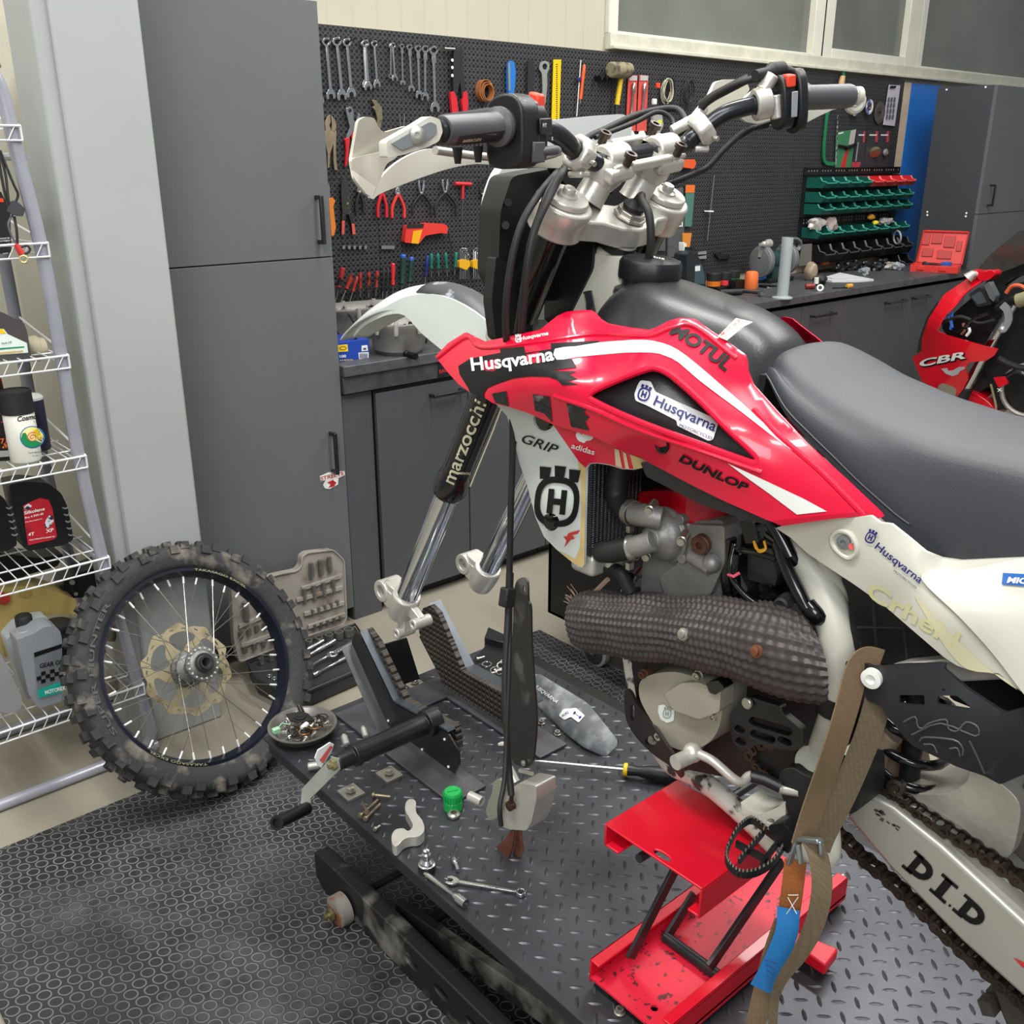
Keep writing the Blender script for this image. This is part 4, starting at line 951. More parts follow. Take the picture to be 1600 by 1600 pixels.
# coolant hoses with clips
def hose(pts,r,name='coolant_hose',clip=True):
  pp = cr([tuple(p if isinstance(p,Vector) else P(p[0],p[1],X=p[2])) for p in pts],6)
  mb = MB(); mb.tube(pp,r,16); h = mb.build(name,M_rub,bike)
  if clip:
    a,b = Vector(pp[-4]),Vector(pp[-3]); mb = MB(); mb.lathe(a,b-a,[(r+.0005,0),(r+.0022,.0005),(r+.0022,.010),(r+.0005,.0105)],24,closed=True,caps=False); mb.bar(a+V(0,-.004,-r-.004),a+V(0,-.004,-r-.014),.010,.007)
    mb.build('hose_clip',M_bolt,h)
  return h
hose([(968,720,1.0),(962,770,.995),(972,792,.99),(995,805,.985)],.0165)
hose([(940,862,.965),(955,862,.96),(975,858,.965),(988,856,.97)],.0165)
hose([(944,887,.99),(960,890,.985),(970,896,.98),(985,925,.985)],.010,'breather_pipe',False)
# ---- engine
mb = MB()
panel(mb,rnd([(1010,825),(1040,818),(1128,812),(1138,840),(1133,900),(1150,935),(1000,940),(1005,870)],8),SX(1.03),(.18,0,0),step=0)
head = mb.build('cylinder',M_alud,bike,bevel=.010,seg=3)
mb = MB(); panel(mb,rnd([(1075,820),(1132,822),(1132,880),(1110,930),(1040,935),(1030,900),(1060,880)],6),SX(1.018),(.03,0,0),step=0); mb.build('casting_boss',M_alud,head,bevel=.006,seg=3)
mb = MB(); panel(mb,cr([(978,782),(1005,768),(1060,770),(1110,788),(1134,803),(1118,812),(1080,818),(1040,814),(1000,800)],4,True),SX(lambda x,y: 1.018+.0006*abs(x-1065)),(.15,0,0),step=0); mb.build('valve_cover',mat('red_valve_cover','#c4061c',.25,coat=.4),bike,bevel=.008,seg=3)
mb = MB(); c = P(1030,842,X=1.0)
mb.lathe(c+V(.045,0,0),V(-1,.12,.0),[(.041,0),(.041,.014),(.038,.016),(.038,.020),(.041,.021),(.041,.026),(.037,.029),(.035,.038),(.030,.044),(.021,.050),(.018,.058),(.006,.063)],36)
for k in range(4):
  a = .6+k*1.6; mb.lathe(c+V(.03,.040*math.cos(a),.040*math.sin(a)),(-1,0,0),[(.008,0),(.008,.018),(.0,.018)],12)
mb.tube(cr([tuple(P(1020,845,X=.975)),tuple(P(1000,852,X=.968)),tuple(P(978,858,X=.968))],4),.0155,16)
mb.tube(cr([tuple(P(1035,810,X=.995)),tuple(P(1012,806,X=.985)),tuple(P(990,803,X=.985))],4),.0165,16)
wp = mb.build('water_pump',M_alud,bike,bevel=.001)
for q,xx in (((1050,848),.975),((1000,800),.97),((996,872),.985)):
  mb = MB(); c = P(*q,X=xx); mb.lathe(c+V(.03,0,.006),V(-.9,-.4,-.1),[(.007,0),(.007,.024),(.0055,.025),(.0055,.030),(.003,.030)],12); mb.build('pump_bolt',M_bolt,wp)
mb = MB(); c = P(1090,852,X=1.005); mb.lathe(c+V(.012,0,0),V(-1,-.2,0),[(.014,-.01),(.014,.010),(.012,.011),(.012,.013),(.005,.013),(.004,.008)],20); mb.build('brown_plug',M_brown,head)
mb = MB(); mb.tube([P(1080,868,X=1.01),P(1112,888,X=1.01)],.011,14); mb.ball(P(1112,880,X=1.012),.014); mb.build('oil_line',M_alud,head)
# crankcase mass
mb = MB(); panel(mb,rnd([(985,1030),(1060,1000),(1200,1010),(1290,1080),(1280,1200),(1190,1225),(1060,1200),(1000,1130)],14),SX(1.03),(.20,0,0),step=0); panel(mb,rnd([(960,915),(1140,925),(1260,975),(1240,1080),(985,1040)],14),SX(1.06),(.16,0,0),step=0)
mb.build('crankcase',mat('dark_crankcase','#2b2a2a',.5,metal=.4,var=.3,vs=20),bike,bevel=.01)
mb = MB(); panel(mb,cr([(1002,1063),(1022,1053),(1055,1050),(1085,1058),(1110,1068),(1127,1080),(1128,1110),(1122,1140),(1108,1160),(1085,1172),(1062,1172),(1040,1160),(1020,1130),(1003,1100),(998,1080)],4,True),SX(.975),(.06,0,0),step=0)
cv = mb.build('ignition_cover',M_cov,bike,bevel=.012,seg=4)
mb = MB(); panel(mb,rnd([(1038,1085),(1063,1068),(1090,1066),(1126,1080),(1124,1112),(1092,1124),(1052,1110)],4),SX(.962),(.03,0,0),step=0); mb.build('cover_boss',M_cov,cv,bevel=.006,seg=3)
mb = MB(); panel(mb,rnd([(1103,1067),(1122,1063),(1132,1075),(1118,1086),(1108,1082)],3),SX(.958),(.02,0,0),step=0); mb.build('cable_grommet',M_gl,cv,bevel=.002)
decal(rnd([(1029,1102),(1038,1101),(1042,1106),(1054,1110),(1053,1126),(1042,1130),(1032,1124),(1028,1112)],2),mat('pale_emblem','#d8dcd8',.4),lambda x,y: .975,.0008,cv,'pale_emblem')
crest(1042,1115,6.5,.15,mat('grey_emblem','#8e9490',.4),lambda x,y: .975,.0016,cv,thick=.2)
for q in ((1005,1054),(1090,1056),(1115,1120),(1030,1150),(1085,1168)):
  mb = MB(); c = P(*q,X=.975); mb.lathe(c+V(.012,0,0),(-1,0,0),[(.008,0),(.008,.010),(.006,.011),(.006,.017),(.003,.017),(.003,.013)],14); mb.build('cover_bolt',M_bolt if q[0] > 1010 else M_brown,cv)
# sprocket cover with slots
def slot(a,b,r,n=7):
  a,b = Vector(a),Vector(b); d = (b-a).normalized(); nn = Vector((-d.y,d.x)); o = []
  for k in range(n): t = -PI/2+PI*k/(n-1); o.append(tuple(b+d*math.cos(t)*r+nn*math.sin(t)*r))
  for k in range(n): t = PI/2+PI*k/(n-1); o.append(tuple(a+d*math.cos(t)*r+nn*math.sin(t)*r))
  return o
mb = MB(); panel(mb,rnd([(1141,1115),(1158,1093),(1172,1089),(1220,1104),(1225,1118),(1257,1144),(1254,1168),(1240,1174),(1213,1170),(1185,1163),(1168,1170),(1157,1175),(1144,1158),(1140,1133)],6),SX(.975),(.012,0,0),step=0,
      holes=[slot((1177,1127),(1231,1143),7),slot((1153,1139),(1158,1141),6),slot((1178,1147),(1205,1156),6.5),slot((1155,1158),(1160,1160),6),slot((1220,1156),(1232,1161),5.5)]); sc = mb.build('sprocket_cover',M_bp,bike,bevel=.003,seg=2)
mb = MB(); c = P(1169,1098,X=.973); bolt(mb,c,(-1,0,0),.008,.005); mb.build('cover_bolt',M_bolt,sc)
# ---- carburettor area: boxes, hoses, wires between cylinder and frame
mb = MB(); panel(mb,rnd([(1148,830),(1200,850),(1260,880),(1280,960),(1230,960),(1160,930),(1135,880)],8),SX(1.06),(.08,0,0),step=0); mb.build('carburettor',M_bp,bike,bevel=.008)
mb = MB(); panel(mb,rnd([(1168,865),(1205,872),(1215,900),(1210,917),(1168,905)],3),SX(1.02),(.035,0,0),step=0); mb.build('black_module',M_tank,bike,bevel=.004)
mb = MB(); panel(mb,rnd([(1185,912),(1205,914),(1202,940),(1188,940)],3),SX(1.015),(.03,0,0),step=0); mb.build('connector',M_gl,bike,bevel=.003)
mb = MB(); panel(mb,rnd([(1155,815),(1180,818),(1186,848),(1165,850)],3),SX(1.01),(.04,0,0),step=0); mb.build('relay_holder',M_gl,bike,bevel=.004)
for pts in ([(1178,846,1.0),(1181,856,.995),(1187,860,.995),(1195,858,1.0)],[(1180,850,1.002),(1186,862,.992),(1196,858,.995),(1194,846,1.0)]):
  cable([P(a,b,X=c) for a,b,c in pts],.0017,'yellow_wire',mat('yellow_wire','#e2a51c',.4),5)
for pts,r in (([(1150,855,1.02),(1160,860,1.0),(1185,865,.995),(1212,873,1.0)],.004),([(1148,850,1.02),(1142,880,1.01),(1145,905,1.0),(1170,935,.99),(1205,955,.99),(1225,963,1.0)],.004),
               ([(1215,850,1.01),(1228,885,1.0),(1245,920,.995),(1260,950,.995)],.009),([(1200,835,1.02),(1230,860,1.01),(1255,890,1.02)],.007),([(1262,945,1.0),(1275,960,1.0),(1285,965,1.01)],.012),
               ([(1140,840,1.03),(1136,890,1.03),(1142,940,1.03)],.010),([(1215,950,1.0),(1240,935,1.01)],.006),([(1195,800,1.01),(1215,830,1.01),(1235,870,1.01)],.010),([(1152,865,1.01),(1150,900,1.01),(1155,940,1.02)],.006)):
  cable([P(a,b,X=c) for a,b,c in pts],r,'engine_hose',M_gl)
mb = MB(); mb.tube([P(1138,898,X=.995),P(1146,901,X=.99),P(1156,895,X=.995)],.0022,6); mb.build('pink_tie',mat('pink_tie','#d9566a',.5),bike)
mb = MB(); mb.lathe(P(1222,944,X=.99),(-1,-.2,0),[(.006,-.02),(.010,-.018),(.010,.004),(.007,.006),(.003,.004)],16); mb.build('rubber_bung',M_rub,bike)
mb = MB(); panel(mb,[(1225,940),(1262,945),(1262,975),(1225,965)],SX(1.05),(.02,0,0),step=0); mb.build('alloy_bracket',M_alu,bike,bevel=.003)
# under-tank brace (black)
mb = MB(); panel(mb,rnd([(1000,722),(1030,728),(1085,752),(1130,785),(1195,812),(1200,820),(1165,812),(1100,790),(1010,745)],4),SX(lambda x,y: RS(x,y)+.012),(.02,0,0),step=0); mb.build('tank_brace',M_tank,bike,bevel=.004)
mb = MB(); panel(mb,[(935,720),(1010,725),(1120,785),(1150,820),(1100,815),(1060,790),(980,790),(940,760)],SX(1.075),(.05,0,0),step=0); mb.build('under_tank_shield',M_bp,bike,bevel=.004)
# ---- frame tubes
def ftube(pts,r,name='frame_tube',m=None,parent=None):
  mb = MB(); mb.tube(cr([tuple(P(a,b,X=c)) for a,b,c in pts],8),r if not isinstance(r,list) else [float(np.interp(i/(8*(len(pts)-1)),np.linspace(0,1,len(r)),r)) for i in range(8*(len(pts)-1)+1)],20); return mb.build(name,m or M_wp,parent or bike)
ftube([(1235,825,1.035),(1262,880,1.03),(1290,935,1.025),(1308,1000,1.02),(1312,1060,1.02),(1306,1110,1.02),(1290,1160,1.025),(1270,1215,1.03)],[.016,.021,.0235,.0225,.0205,.020,.020,.02])
ftube([(1275,830,1.0),(1300,890,1.03),(1330,930,1.05)],.012)
mb = MB(); mb.tube([P(1309,1085,X=1.02),P(1303,1112,X=1.02)],.0225,20); mb.build('rubber_band',M_rub,bike)
ftube([(985,1010,1.11),(992,1060,1.10),(1003,1100,1.09),(1020,1150,1.08),(1050,1195,1.06),(1090,1215,1.055),(1130,1245,1.05),(1180,1290,1.05),(1210,1320,1.05)],.0155,'cradle_tube',mat('chipped_white_frame','#cfcbbf',.5,col2='#3c3936',vs=38,thr=(.54,.62)))
# skid plate
mb = MB(); sk_ = tps([(978,1080,1.0),(1000,1120,1.0),(1040,1190,.995),(1065,1215,.99),(976,1100,1.03),(1000,1150,1.03),(1035,1200,1.02)])
panel(mb,cr([(976,1080),(984,1081),(994,1100),(1010,1122),(1027,1143),(1040,1163),(1052,1180),(1064,1200),(1064,1216),(1048,1198),(1022,1180),(998,1157),(981,1132),(976,1108)],3,True),SX(sk_),(.006,0,0),step=9,holes=[hl(988,1113,3.5,13),hl(1017,1158,9,8)])
mb.tube([P(984,1081,X=.999),P(1010,1122,X=.998),P(1040,1163,X=.995),P(1064,1203,X=.989)],.0015,6); mb.build('skid_plate',mat('worn_skid_plate','#39302f',.5,metal=.3,var=.3,vs=15),bike)
# ---- exhaust heat wrap, dimpled
pa,pb = P(908,962,X=.985),P(1268,1024,X=.985); ax = pb-pa; n = 110; m_ = 200; vs = []; fs = []
u_ = V(1,0,0); v_ = ax.normalized().cross(u_)
for i in range(m_+1):
  t = i/m_; c = pa+ax*t+V(0,0,.010*math.sin(PI*t)-.004*math.sin(2*PI*t)); R = .040+.011*t+.002*math.sin(9*t)+.0015*math.sin(23*t)
  e = min(1,t*12,(1-t)*14); R *= .86+.14*math.sqrt(max(0,min(1,e)))
  for k in range(n):
    a = 2*PI*k/n; d1 = math.sin(2*PI*(t*44+.15*math.sin(3*a))); d2 = math.sin(a*26+1.2*math.sin(6*t)); rr = R+.0011*(d1*.9)*(1)+.0012*d2
    flare = .010*max(0,math.cos(a-4.2))**6
    q_ = (u_*math.cos(a)+v_*math.sin(a))*(rr+flare); vs.append(c+q_-ax.normalized()*(q_.x*1.15*max(0,(t-.8)/.2)**1.5))
for i in range(m_):
  for k in range(n): k2 = (k+1) % n; fs.append((i*n+k,(i+1)*n+k,(i+1)*n+k2,i*n+k2))
mb = MB(); mb.add(vs,fs,True); mb.f.append([k for k in range(n)]); mb.sm.append(False); mb.mi.append(0); mb.f.append([m_*n+k for k in range(n)][::-1]); mb.sm.append(False); mb.mi.append(0)
hw = mb.build('exhaust_heat_wrap',M_wrap,bike)
for q in ((1066,992),(1180,1017)):
  r_ = ray(*q).normalized(); best = min(vs,key=lambda p: ((p-CAM)-r_*(p-CAM).dot(r_)).length*8+(p-CAM).length)
  c0_ = pa+ax*max(0,min(1,(best-pa).dot(ax)/ax.length_squared)); d_ = (best-c0_).normalized(); mb = MB(); mb.lathe(best-d_*.002,d_,[(.0095,0),(.0085,.002),(.006,.0025),(.006,.006),(.004,.007)],18); mb.build('wrap_rivet',M_bolt if q[0] < 1100 else mat('copper_rivet','#8a5a44',.4,metal=.7),hw)
mb = MB(); random.seed(3)
for k in range(26):
  a = P(900+random.random()*14,938+random.random()*18,X=.985); mb.tube([a,a+V(random.uniform(-.004,.004),random.uniform(.0,.035),random.uniform(-.006,.022))],.0006,4)
mb.tube([P(905,945,X=.985),P(930,925,X=.99),P(950,905,X=.99)],.004,6)
mb.build('frayed_lining',mat('frayed_fibre','#a68a76',.9),hw)
mb = MB(); mb.tube(cr([tuple(P(a,b,X=c)) for a,b,c in ((975,925,1.03),(990,905,1.03),(1000,890,1.05))],4),.006,10); bolt(mb,P(985,912,X=1.02),(-.4,-.3,.8),.008,.02); mb.build('spring_bracket',M_chr,bike)
# ---- air box
mb = MB(); panel(mb,rnd([(1312,900),(1400,925),(1500,1010),(1500,1060),(1420,1040),(1345,1035),(1330,1000),(1325,930)],10),SX(1.02),(.22,0,0),step=0); ab = mb.build('air_box',M_bp,bike,bevel=.012,seg=3)
mb = MB()
for a,b in (((1365,940),(1372,1035)),((1340,980),(1415,982)),((1412,975),(1418,1040)),((1345,1000),(1350,1034))): mb.tube([P(*a,X=1.021),P(*b,X=1.021)],.0022,6)
mb.build('air_box_ribs',M_bp,ab)
mb = MB(); mb.box((XB-.10,-.1,1.0),(XB+.10,.42,1.15)); mb.build('rear_inner_fender',M_bp,bike,bevel=.01)
# ---- black side guard plate
BG = tps([(1320,1032,.975),(1364,1042,.968),(1478,1038,.968),(1520,1080,.965),(1565,1112,.962),(1570,1180,.972),(1563,1225,.985),(1425,1165,.975),(1380,1110,.968),(1640,1100,.995),(1640,1200,1.0),(1480,1110,.955),(1600,1105,.98)])
mb = MB(); panel(mb,rnd([(1321,1033),(1345,1034),(1364,1042),(1380,1041),(1412,1038),(1478,1037),(1474,1045),(1512,1077),(1565,1112),(1572,1114),(1600,1105),(1660,1088),(1660,1195),(1600,1210),(1563,1226),(1539,1213),(1495,1198),(1425,1165),(1407,1145),(1387,1119),(1380,1105),(1355,1094),(1340,1070),(1322,1066)],4),SX(BG),(.005,0,0),step=12,
      holes=[rnd([(1403,1086),(1444,1086),(1445,1103),(1425,1102),(1404,1099)],3),rnd([(1465,1087),(1495,1087),(1516,1104),(1514,1109),(1464,1101)],3),hl(1474,1078,3,2,8)])
bg = mb.build('side_guard',mat('scuffed_black_guard','#242629',.42,col2='#56585c',vs=35,thr=(.62,.75)),bike)
mb = MB(); c = P(1362,1060,X=.962); mb.lathe(c,(-1,-.1,0),[(.012,-.004),(.012,.003),(.006,.004),(.006,.001),(.0,.001)],24); mb.build('guard_mount',M_decw,bg)
for ol_ in ([(1412,1128),(1430,1120),(1434,1134),(1442,1138),(1452,1130),(1478,1124),(1482,1138),(1496,1142),(1510,1128),(1528,1136),(1524,1150),(1470,1130),(1425,1148)],[(1437,1158),(1445,1152),(1490,1156),(1504,1168),(1504,1180)],[(1444,1163),(1458,1164),(1464,1176)],[(1484,1170),(1496,1169),(1500,1182)],[(1515,1158),(1528,1185),(1538,1208)]):
  mb = MB(); mb.tube([P(x,y,X=BG(x,y)-.0005) for x,y in cr(ol_,3)],.0011,5); mb.build('moulded_line',mat('worn_edge','#54575b',.4),bg)
mb = MB(); panel(mb,[(1385,1044),(1412,1036),(1470,1030),(1560,1045),(1580,1062),(1500,1066),(1470,1045),(1440,1040)],SX(1.0),(.02,0,0),step=0); mb.build('silencer_edge',M_alu,bike,bevel=.004)
# ---- shock spring
mb = MB(); c = V(1.105,P(1420,1220,X=1.105).y,P(1420,1220,X=1.105).z); ax_ = V(0.01,.06,1).normalized(); u_,v_,_ = frame(ax_); pts = []
for k in range(16*5+1):
  a = 2*PI*k/16; pts.append(c+ax_*(.036*k/16)+(u_*math.cos(a)+v_*math.sin(a))*.041)
mb.tube(pts,.0065,10); sg_ = mb.build('shock_spring',M_gl,bike)
mb = MB(); mb.cyl(c-ax_*.06,c+ax_*.25,.013,n=14); mb.build('shock_rod',M_rub,bike)
# ---- swing arm
swm = mat('brushed_swing_arm','#b9b7ae',.38,metal=.55,var=.07,vs=9,bump=.02,bs=90)
mb = MB(); panel(mb,[(1322,1277),(1350,1238),(1395,1262),(1470,1322),(1600,1441),(1750,1590),(1750,1740),(1600,1560),(1500,1470),(1380,1346)],SX(1.03),(.045,0,0),step=0); sw = mb.build('swing_arm',swm,bike,bevel=.006,seg=3)
mb = MB(); panel(mb,[(1330,1225),(1400,1250),(1480,1300),(1600,1390),(1700,1470),(1700,1520),(1600,1437),(1470,1318),(1395,1258),(1345,1240)],SX(1.045),(.05,0,0),step=0); mb.build('arm_top',mat('grimy_alloy','#8d8b84',.4,metal=.5,var=.3,vs=14),sw,bevel=.006)
lw = SX(1.029)
mb = MB(); [lettering(mb,c_,a_,b_,28,lw,bold=.09) for c_,a_,b_ in (('D',(1417,1356),(1446,1381)),('I',(1460,1393),(1471,1402)),('D',(1496,1424),(1527,1451)))]; [panel(mb,[(a_[0]+dx,a_[1]+dy) for dx,dy in ((-5,-4),(20,18),(17,22),(-8,0))],lw,(0,0,0),step=0) for a_ in ((1459,1391),(1478,1368))]; [panel(mb,[(a_[0]+dx,a_[1]+dy) for dx,dy in ((-6,-5),(9,8),(6,12),(-9,-1))],lw,(0,0,0),step=0) for a_ in ((1417,1355),(1436,1333),(1496,1423),(1514,1401))]; panel(mb,hl(1484,1415,2.2,2.2,8),lw,(0,0,0),step=0); mb.build('chain_maker_lettering',M_dec,sw)
mb = MB()
for k in range(40):
  a = (1360+random.random()*45,1252+random.random()*42);
  if a[1]-1250 > (a[0]-1355)*.85-4 and a[1]-1250 < (a[0]-1355)*.85+16: panel(mb,[(a[0],a[1]),(a[0]+5,a[1]+4),(a[0]+4,a[1]+5),(a[0]-1,a[1]+1)],lw,(0,0,0),step=0)
mb.build('scuffs',M_dec,sw)
decal([(1583,1496),(1602,1505),(1612,1520),(1596,1510)],M_red,lambda x,y: 1.03,.001,sw,'red_mark')
mb = MB(); panel(mb,cr([(1400,1235),(1440,1240),(1485,1238),(1510,1220),(1518,1200),(1560,1222),(1592,1255),(1590,1300),(1575,1340),(1540,1330),(1480,1300),(1420,1262)],4,True),SX(1.07),(.12,0,0),step=0); mb.build('arm_casting',mat('stained_casting','#b8b4a8',.5,metal=.4,var=.2,vs=12,bump=.1,bs=90),sw,bevel=.015,seg=4)
mb = MB(); mb.tube(cr([tuple(P(a,b,X=1.075)) for a,b in ((1395,1150),(1370,1190),(1380,1235),(1430,1262))],5),.013,14); mb.build('shock_bowl',mat('tan_grimy_metal','#8f7d69',.6,var=.3,vs=15),bike)
mb = MB(); panel(mb,[(1330,1130),(1385,1110),(1420,1160),(1440,1260),(1400,1250),(1335,1210)],SX(1.12),(.05,0,0),step=0); mb.build('linkage_casting',mat('tan_grimy_metal','#8f7d69'),bike,bevel=.01)
# chain
def chain(path,name,parent,X=1.052,pitch=.0182,phase=0):
  pts = [P(a,b,X=X) for a,b in path]; seg = [0]
  for a,b in zip(pts,pts[1:]): seg.append(seg[-1]+(b-a).length)
  def at(s):
    for i in range(len(pts)-1):
      if s <= seg[i+1]: return pts[i].lerp(pts[i+1],(s-seg[i])/max(1e-9,seg[i+1]-seg[i]))
    return pts[-1]
  n = int(seg[-1]/pitch); mb = MB()
  for k in range(n):
    a,b = at(k*pitch),at((k+1)*pitch); d = (b-a).normalized(); nn = d.cross(V(1,0,0)).normalized()
    w_ = .0085 if k % 2 else .0065; ol = []
    for q in range(7): t = -PI/2+PI*q/6; ol.append((b+(d*math.cos(t)+nn*math.sin(t))*.0080))
    ol.append((a+b)/2+nn*.0052)
    for q in range(7): t = PI/2+PI*q/6; ol.append((a+(d*math.cos(t)+nn*math.sin(t))*.0080))
    ol.append((a+b)/2-nn*.0052)
    for s in (-1,1): mb.prism([p+V(s*w_-.0009,0,0) for p in ol],(.0018,0,0))
    mb.cyl(a-V(.0118,0,0),a+V(.0118,0,0),.0033,n=10); mb.cyl(a-V(.006,0,0),a+V(.006,0,0),.0062,n=10)
  return mb.build(name,M_chain,parent)
chain([(1318,1192),(1345,1205),(1385,1232),(1440,1272),(1500,1310),(1560,1350),(1640,1405)],'chain_upper_run',bike)
chain([(1305,1296),(1335,1328),(1385,1370),(1440,1420),(1500,1480),(1560,1530),(1640,1600)],'chain_lower_run',bike)
chain([(1262,1168),(1230,1160),(1195,1160),(1172,1175),(1185,1195),(1210,1215),(1225,1235)],'chain_front',bike,X=1.03)
mb = MB(); c = P(1225,1190,X=1.035); u_ = V(0,1,0); v_ = V(0,0,1); ol = []
for k in range(52): a = 2*PI*k/52; r_ = .030 if k % 4 < 2 else .0245; ol.append(c+(u_*math.cos(a)+v_*math.sin(a))*r_)
mb.prism(ol,(.006,0,0)); mb.build('front_sprocket',mat('rusty_sprocket','#6e4f40',.5,metal=.5,var=.3,vs=30),bike)
mb = MB(); c = P(1400,1230,X=1.04); mb.lathe(c,(-1,-.2,.2),[(.011,-.008),(.011,.004),(.006,.005),(.004,.003)],18); mb.build('chain_roller',M_chain,bike)
# pivot boot, pivot
mb = MB(); panel(mb,cr([(1220,1205),(1238,1200),(1255,1210),(1275,1215),(1310,1205),(1340,1200),(1343,1240),(1338,1268),(1310,1275),(1280,1285),(1260,1300),(1240,1290),(1225,1255),(1217,1225)],3,True),SX(.985),(.06,0,0),step=0); mb.build('rubber_pivot_boot',M_rub,bike,bevel=.014,seg=4)
mb = MB(); c = P(1262,1200,X=.995); mb.lathe(c+V(.04,0,-.01),V(-.9,.1,.35),[(.022,0),(.024,.02),(.022,.034),(.010,.036)],24); mb.build('pivot_cap',M_wp,bike)
ftube([(1225,1262,1.0),(1238,1300,.995),(1258,1330,.99),(1285,1345,.995)],.012,'lower_frame_lug')
ftube([(1300,1290,1.0),(1302,1330,1.0),(1296,1345,1.0)],.010,'lower_frame_lug')
mb = MB(); panel(mb,rnd([(1280,1310),(1305,1318),(1300,1345),(1282,1352)],4),SX(.995),(.02,0,0),step=0); mb.build('rusty_bracket',M_brown,bike,bevel=.003)
# foot peg bracket and peg
mb = MB(); panel(mb,rnd([(1157,1252),(1168,1265),(1190,1272),(1214,1262),(1228,1250),(1227,1275),(1218,1290),(1203,1296),(1180,1288),(1160,1272)],3),SX(.985),(.05,0,0),step=0,holes=[hl(1204,1283,6,4,12)]); mb.build('peg_bracket',M_wp,bike,bevel=.004)
mb = MB(); zc = P(1182,1325,X=.93)
pe = lambda x,y: P(x,y,Z=zc.z)
ped = cr([(1136,1330),(1150,1300),(1165,1285),(1178,1283),(1200,1300),(1222,1318),(1220,1330),(1205,1350),(1180,1364),(1155,1365),(1138,1350)],4,True)
pts3 = [pe(*p) for p in ped]
for i in range(len(pts3)):
  a,b = pts3[i],pts3[(i+1) % len(pts3)]; mb.bar(a,b,.004,.010)
for a,b in (((1193,1300),(1155,1345)),((1150,1318),(1200,1345)),((1215,1318),(1190,1350))): mb.bar(pe(*a),pe(*b),.004,.010)
pg = mb.build('foot_peg',M_bp,bike)
mb = MB()
for i in range(0,len(pts3),1): mb.cyl(pts3[i]+V(0,0,.004),pts3[i]+V(0,0,.0085),.0018,.0006,n=6)
for k in range(9): p = pe(1193,1300).lerp(pe(1155,1345),k/8); mb.cyl(p+V(0,0,.004),p+V(0,0,.0085),.0018,.0006,n=6)
mb.build('peg_teeth',M_bolt,pg)
mb = MB(); panel(mb,rnd([(1200,1290),(1224,1285),(1240,1305),(1232,1335),(1212,1320)],4),SX(.955),(.035,0,0),step=0); mb.build('peg_hinge',M_bp,bike,bevel=.004)
# gear lever
mb = MB(); mb.tube(cr([tuple(P(a,b,X=c)) for a,b,c in ((1092,1178,.925),(1115,1190,.93),(1145,1216,.94),(1160,1222,.95),(1172,1212,.965),(1195,1218,.975),(1220,1232,.985),(1250,1238,.99))],5),.0065,12)
gl_ = mb.build('gear_lever',M_alu,bike)
mb = MB(); mb.tube([P(1055,1192,X=.895),P(1080,1180,X=.925)],.0105,16); mb.ball(P(1082,1176,X=.925),.014); mb.build('lever_toe',M_alu,gl_)
mb = MB(); mb.tube([P(1172,1212,X=.966),P(1195,1218,X=.975),P(1220,1230,X=.982)],.0085,12); mb.build('lever_shank',M_bp,gl_)
# ---- rear wheel (partly in frame at the right edge)
rc = V(XB,.03,.735)
mb = MB(); mb.lathe(rc-V(.055,0,0),(1,0,0),[(.24,.005),(.27,-.002),(.315,.008),(.333,.03),(.336,.055),(.333,.08),(.315,.102),(.27,.112),(.24,.105)],72,closed=True,caps=False)
for k in range(60):
  a = 2*PI*k/60
  for xx in (-.036,-.012,.012,.036):
    if (k+int(xx*100)) % 2: continue
    d = V(0,math.cos(a),math.sin(a)); mb.bar(rc+V(xx,0,0)+d*.330,rc+V(xx,0,0)+d*.347,.020,.020,up=(1,0,0))
rw = mb.build('rear_tyre',mat('worn_tyre','#4e4841',.8,var=.25,vs=25),bike)
mb = MB(); mb.lathe(rc-V(.03,0,0),(1,0,0),[(.225,0),(.245,.0),(.245,.06),(.225,.06)],60,closed=True,caps=False); mb.lathe(rc-V(.04,0,0),(1,0,0),[(.035,0),(.035,.08)],24)
for k in range(18):
  a = 2*PI*k/18; mb.tube([rc+V(.02*(-1)**k,.03*math.cos(a+.6),.03*math.sin(a+.6)),rc+V(0,.228*math.cos(a),.228*math.sin(a))],.0018,6)
mb.build('rear_rim',M_gl,bike)
# ---- hanging brake caliper, hose guard
cb = P(800,1255,X=.965)
def Cq(x,y,d=0): return P(x,y,X=.965+d)
mb = MB(); panel(mb,rnd([(812,1223),(838,1228),(838,1250),(830,1285),(822,1298),(795,1296),(780,1290),(785,1240)],4),SX(.95),(.045,0,0),step=0)
cl = mb.build('brake_caliper',M_alu,bike,bevel=.005,seg=3)
mb = MB(); panel(mb,cr([(771,1222),(783,1218),(787,1235),(780,1250),(782,1262),(776,1278),(765,1280),(759,1268),(763,1252),(768,1240)],4,True),SX(.94),(.008,0,0),step=0); mb.build('caliper_cover',mat('green_grey_casting','#a3a592',.45,metal=.5),cl,bevel=.002)
mb = MB(); mb.lathe(Cq(753,1253),V(.2,-1,0),[(.010,-.03),(.010,0),(.006,0),(.006,-.02)],18); mb.build('slide_pin',M_alu,cl)
mb = MB(); mb.tube([Cq(800,1240,-.022),Cq(798,1255,-.022)],.004,10); mb.lathe(Cq(797,1259,-.022)+V(.006,0,0),(-1,0,0),[(.009,0),(.009,.010),(.005,.012)],14); mb.build('banjo_fitting',mat('brown_banjo','#4a3328',.4,metal=.6),cl)
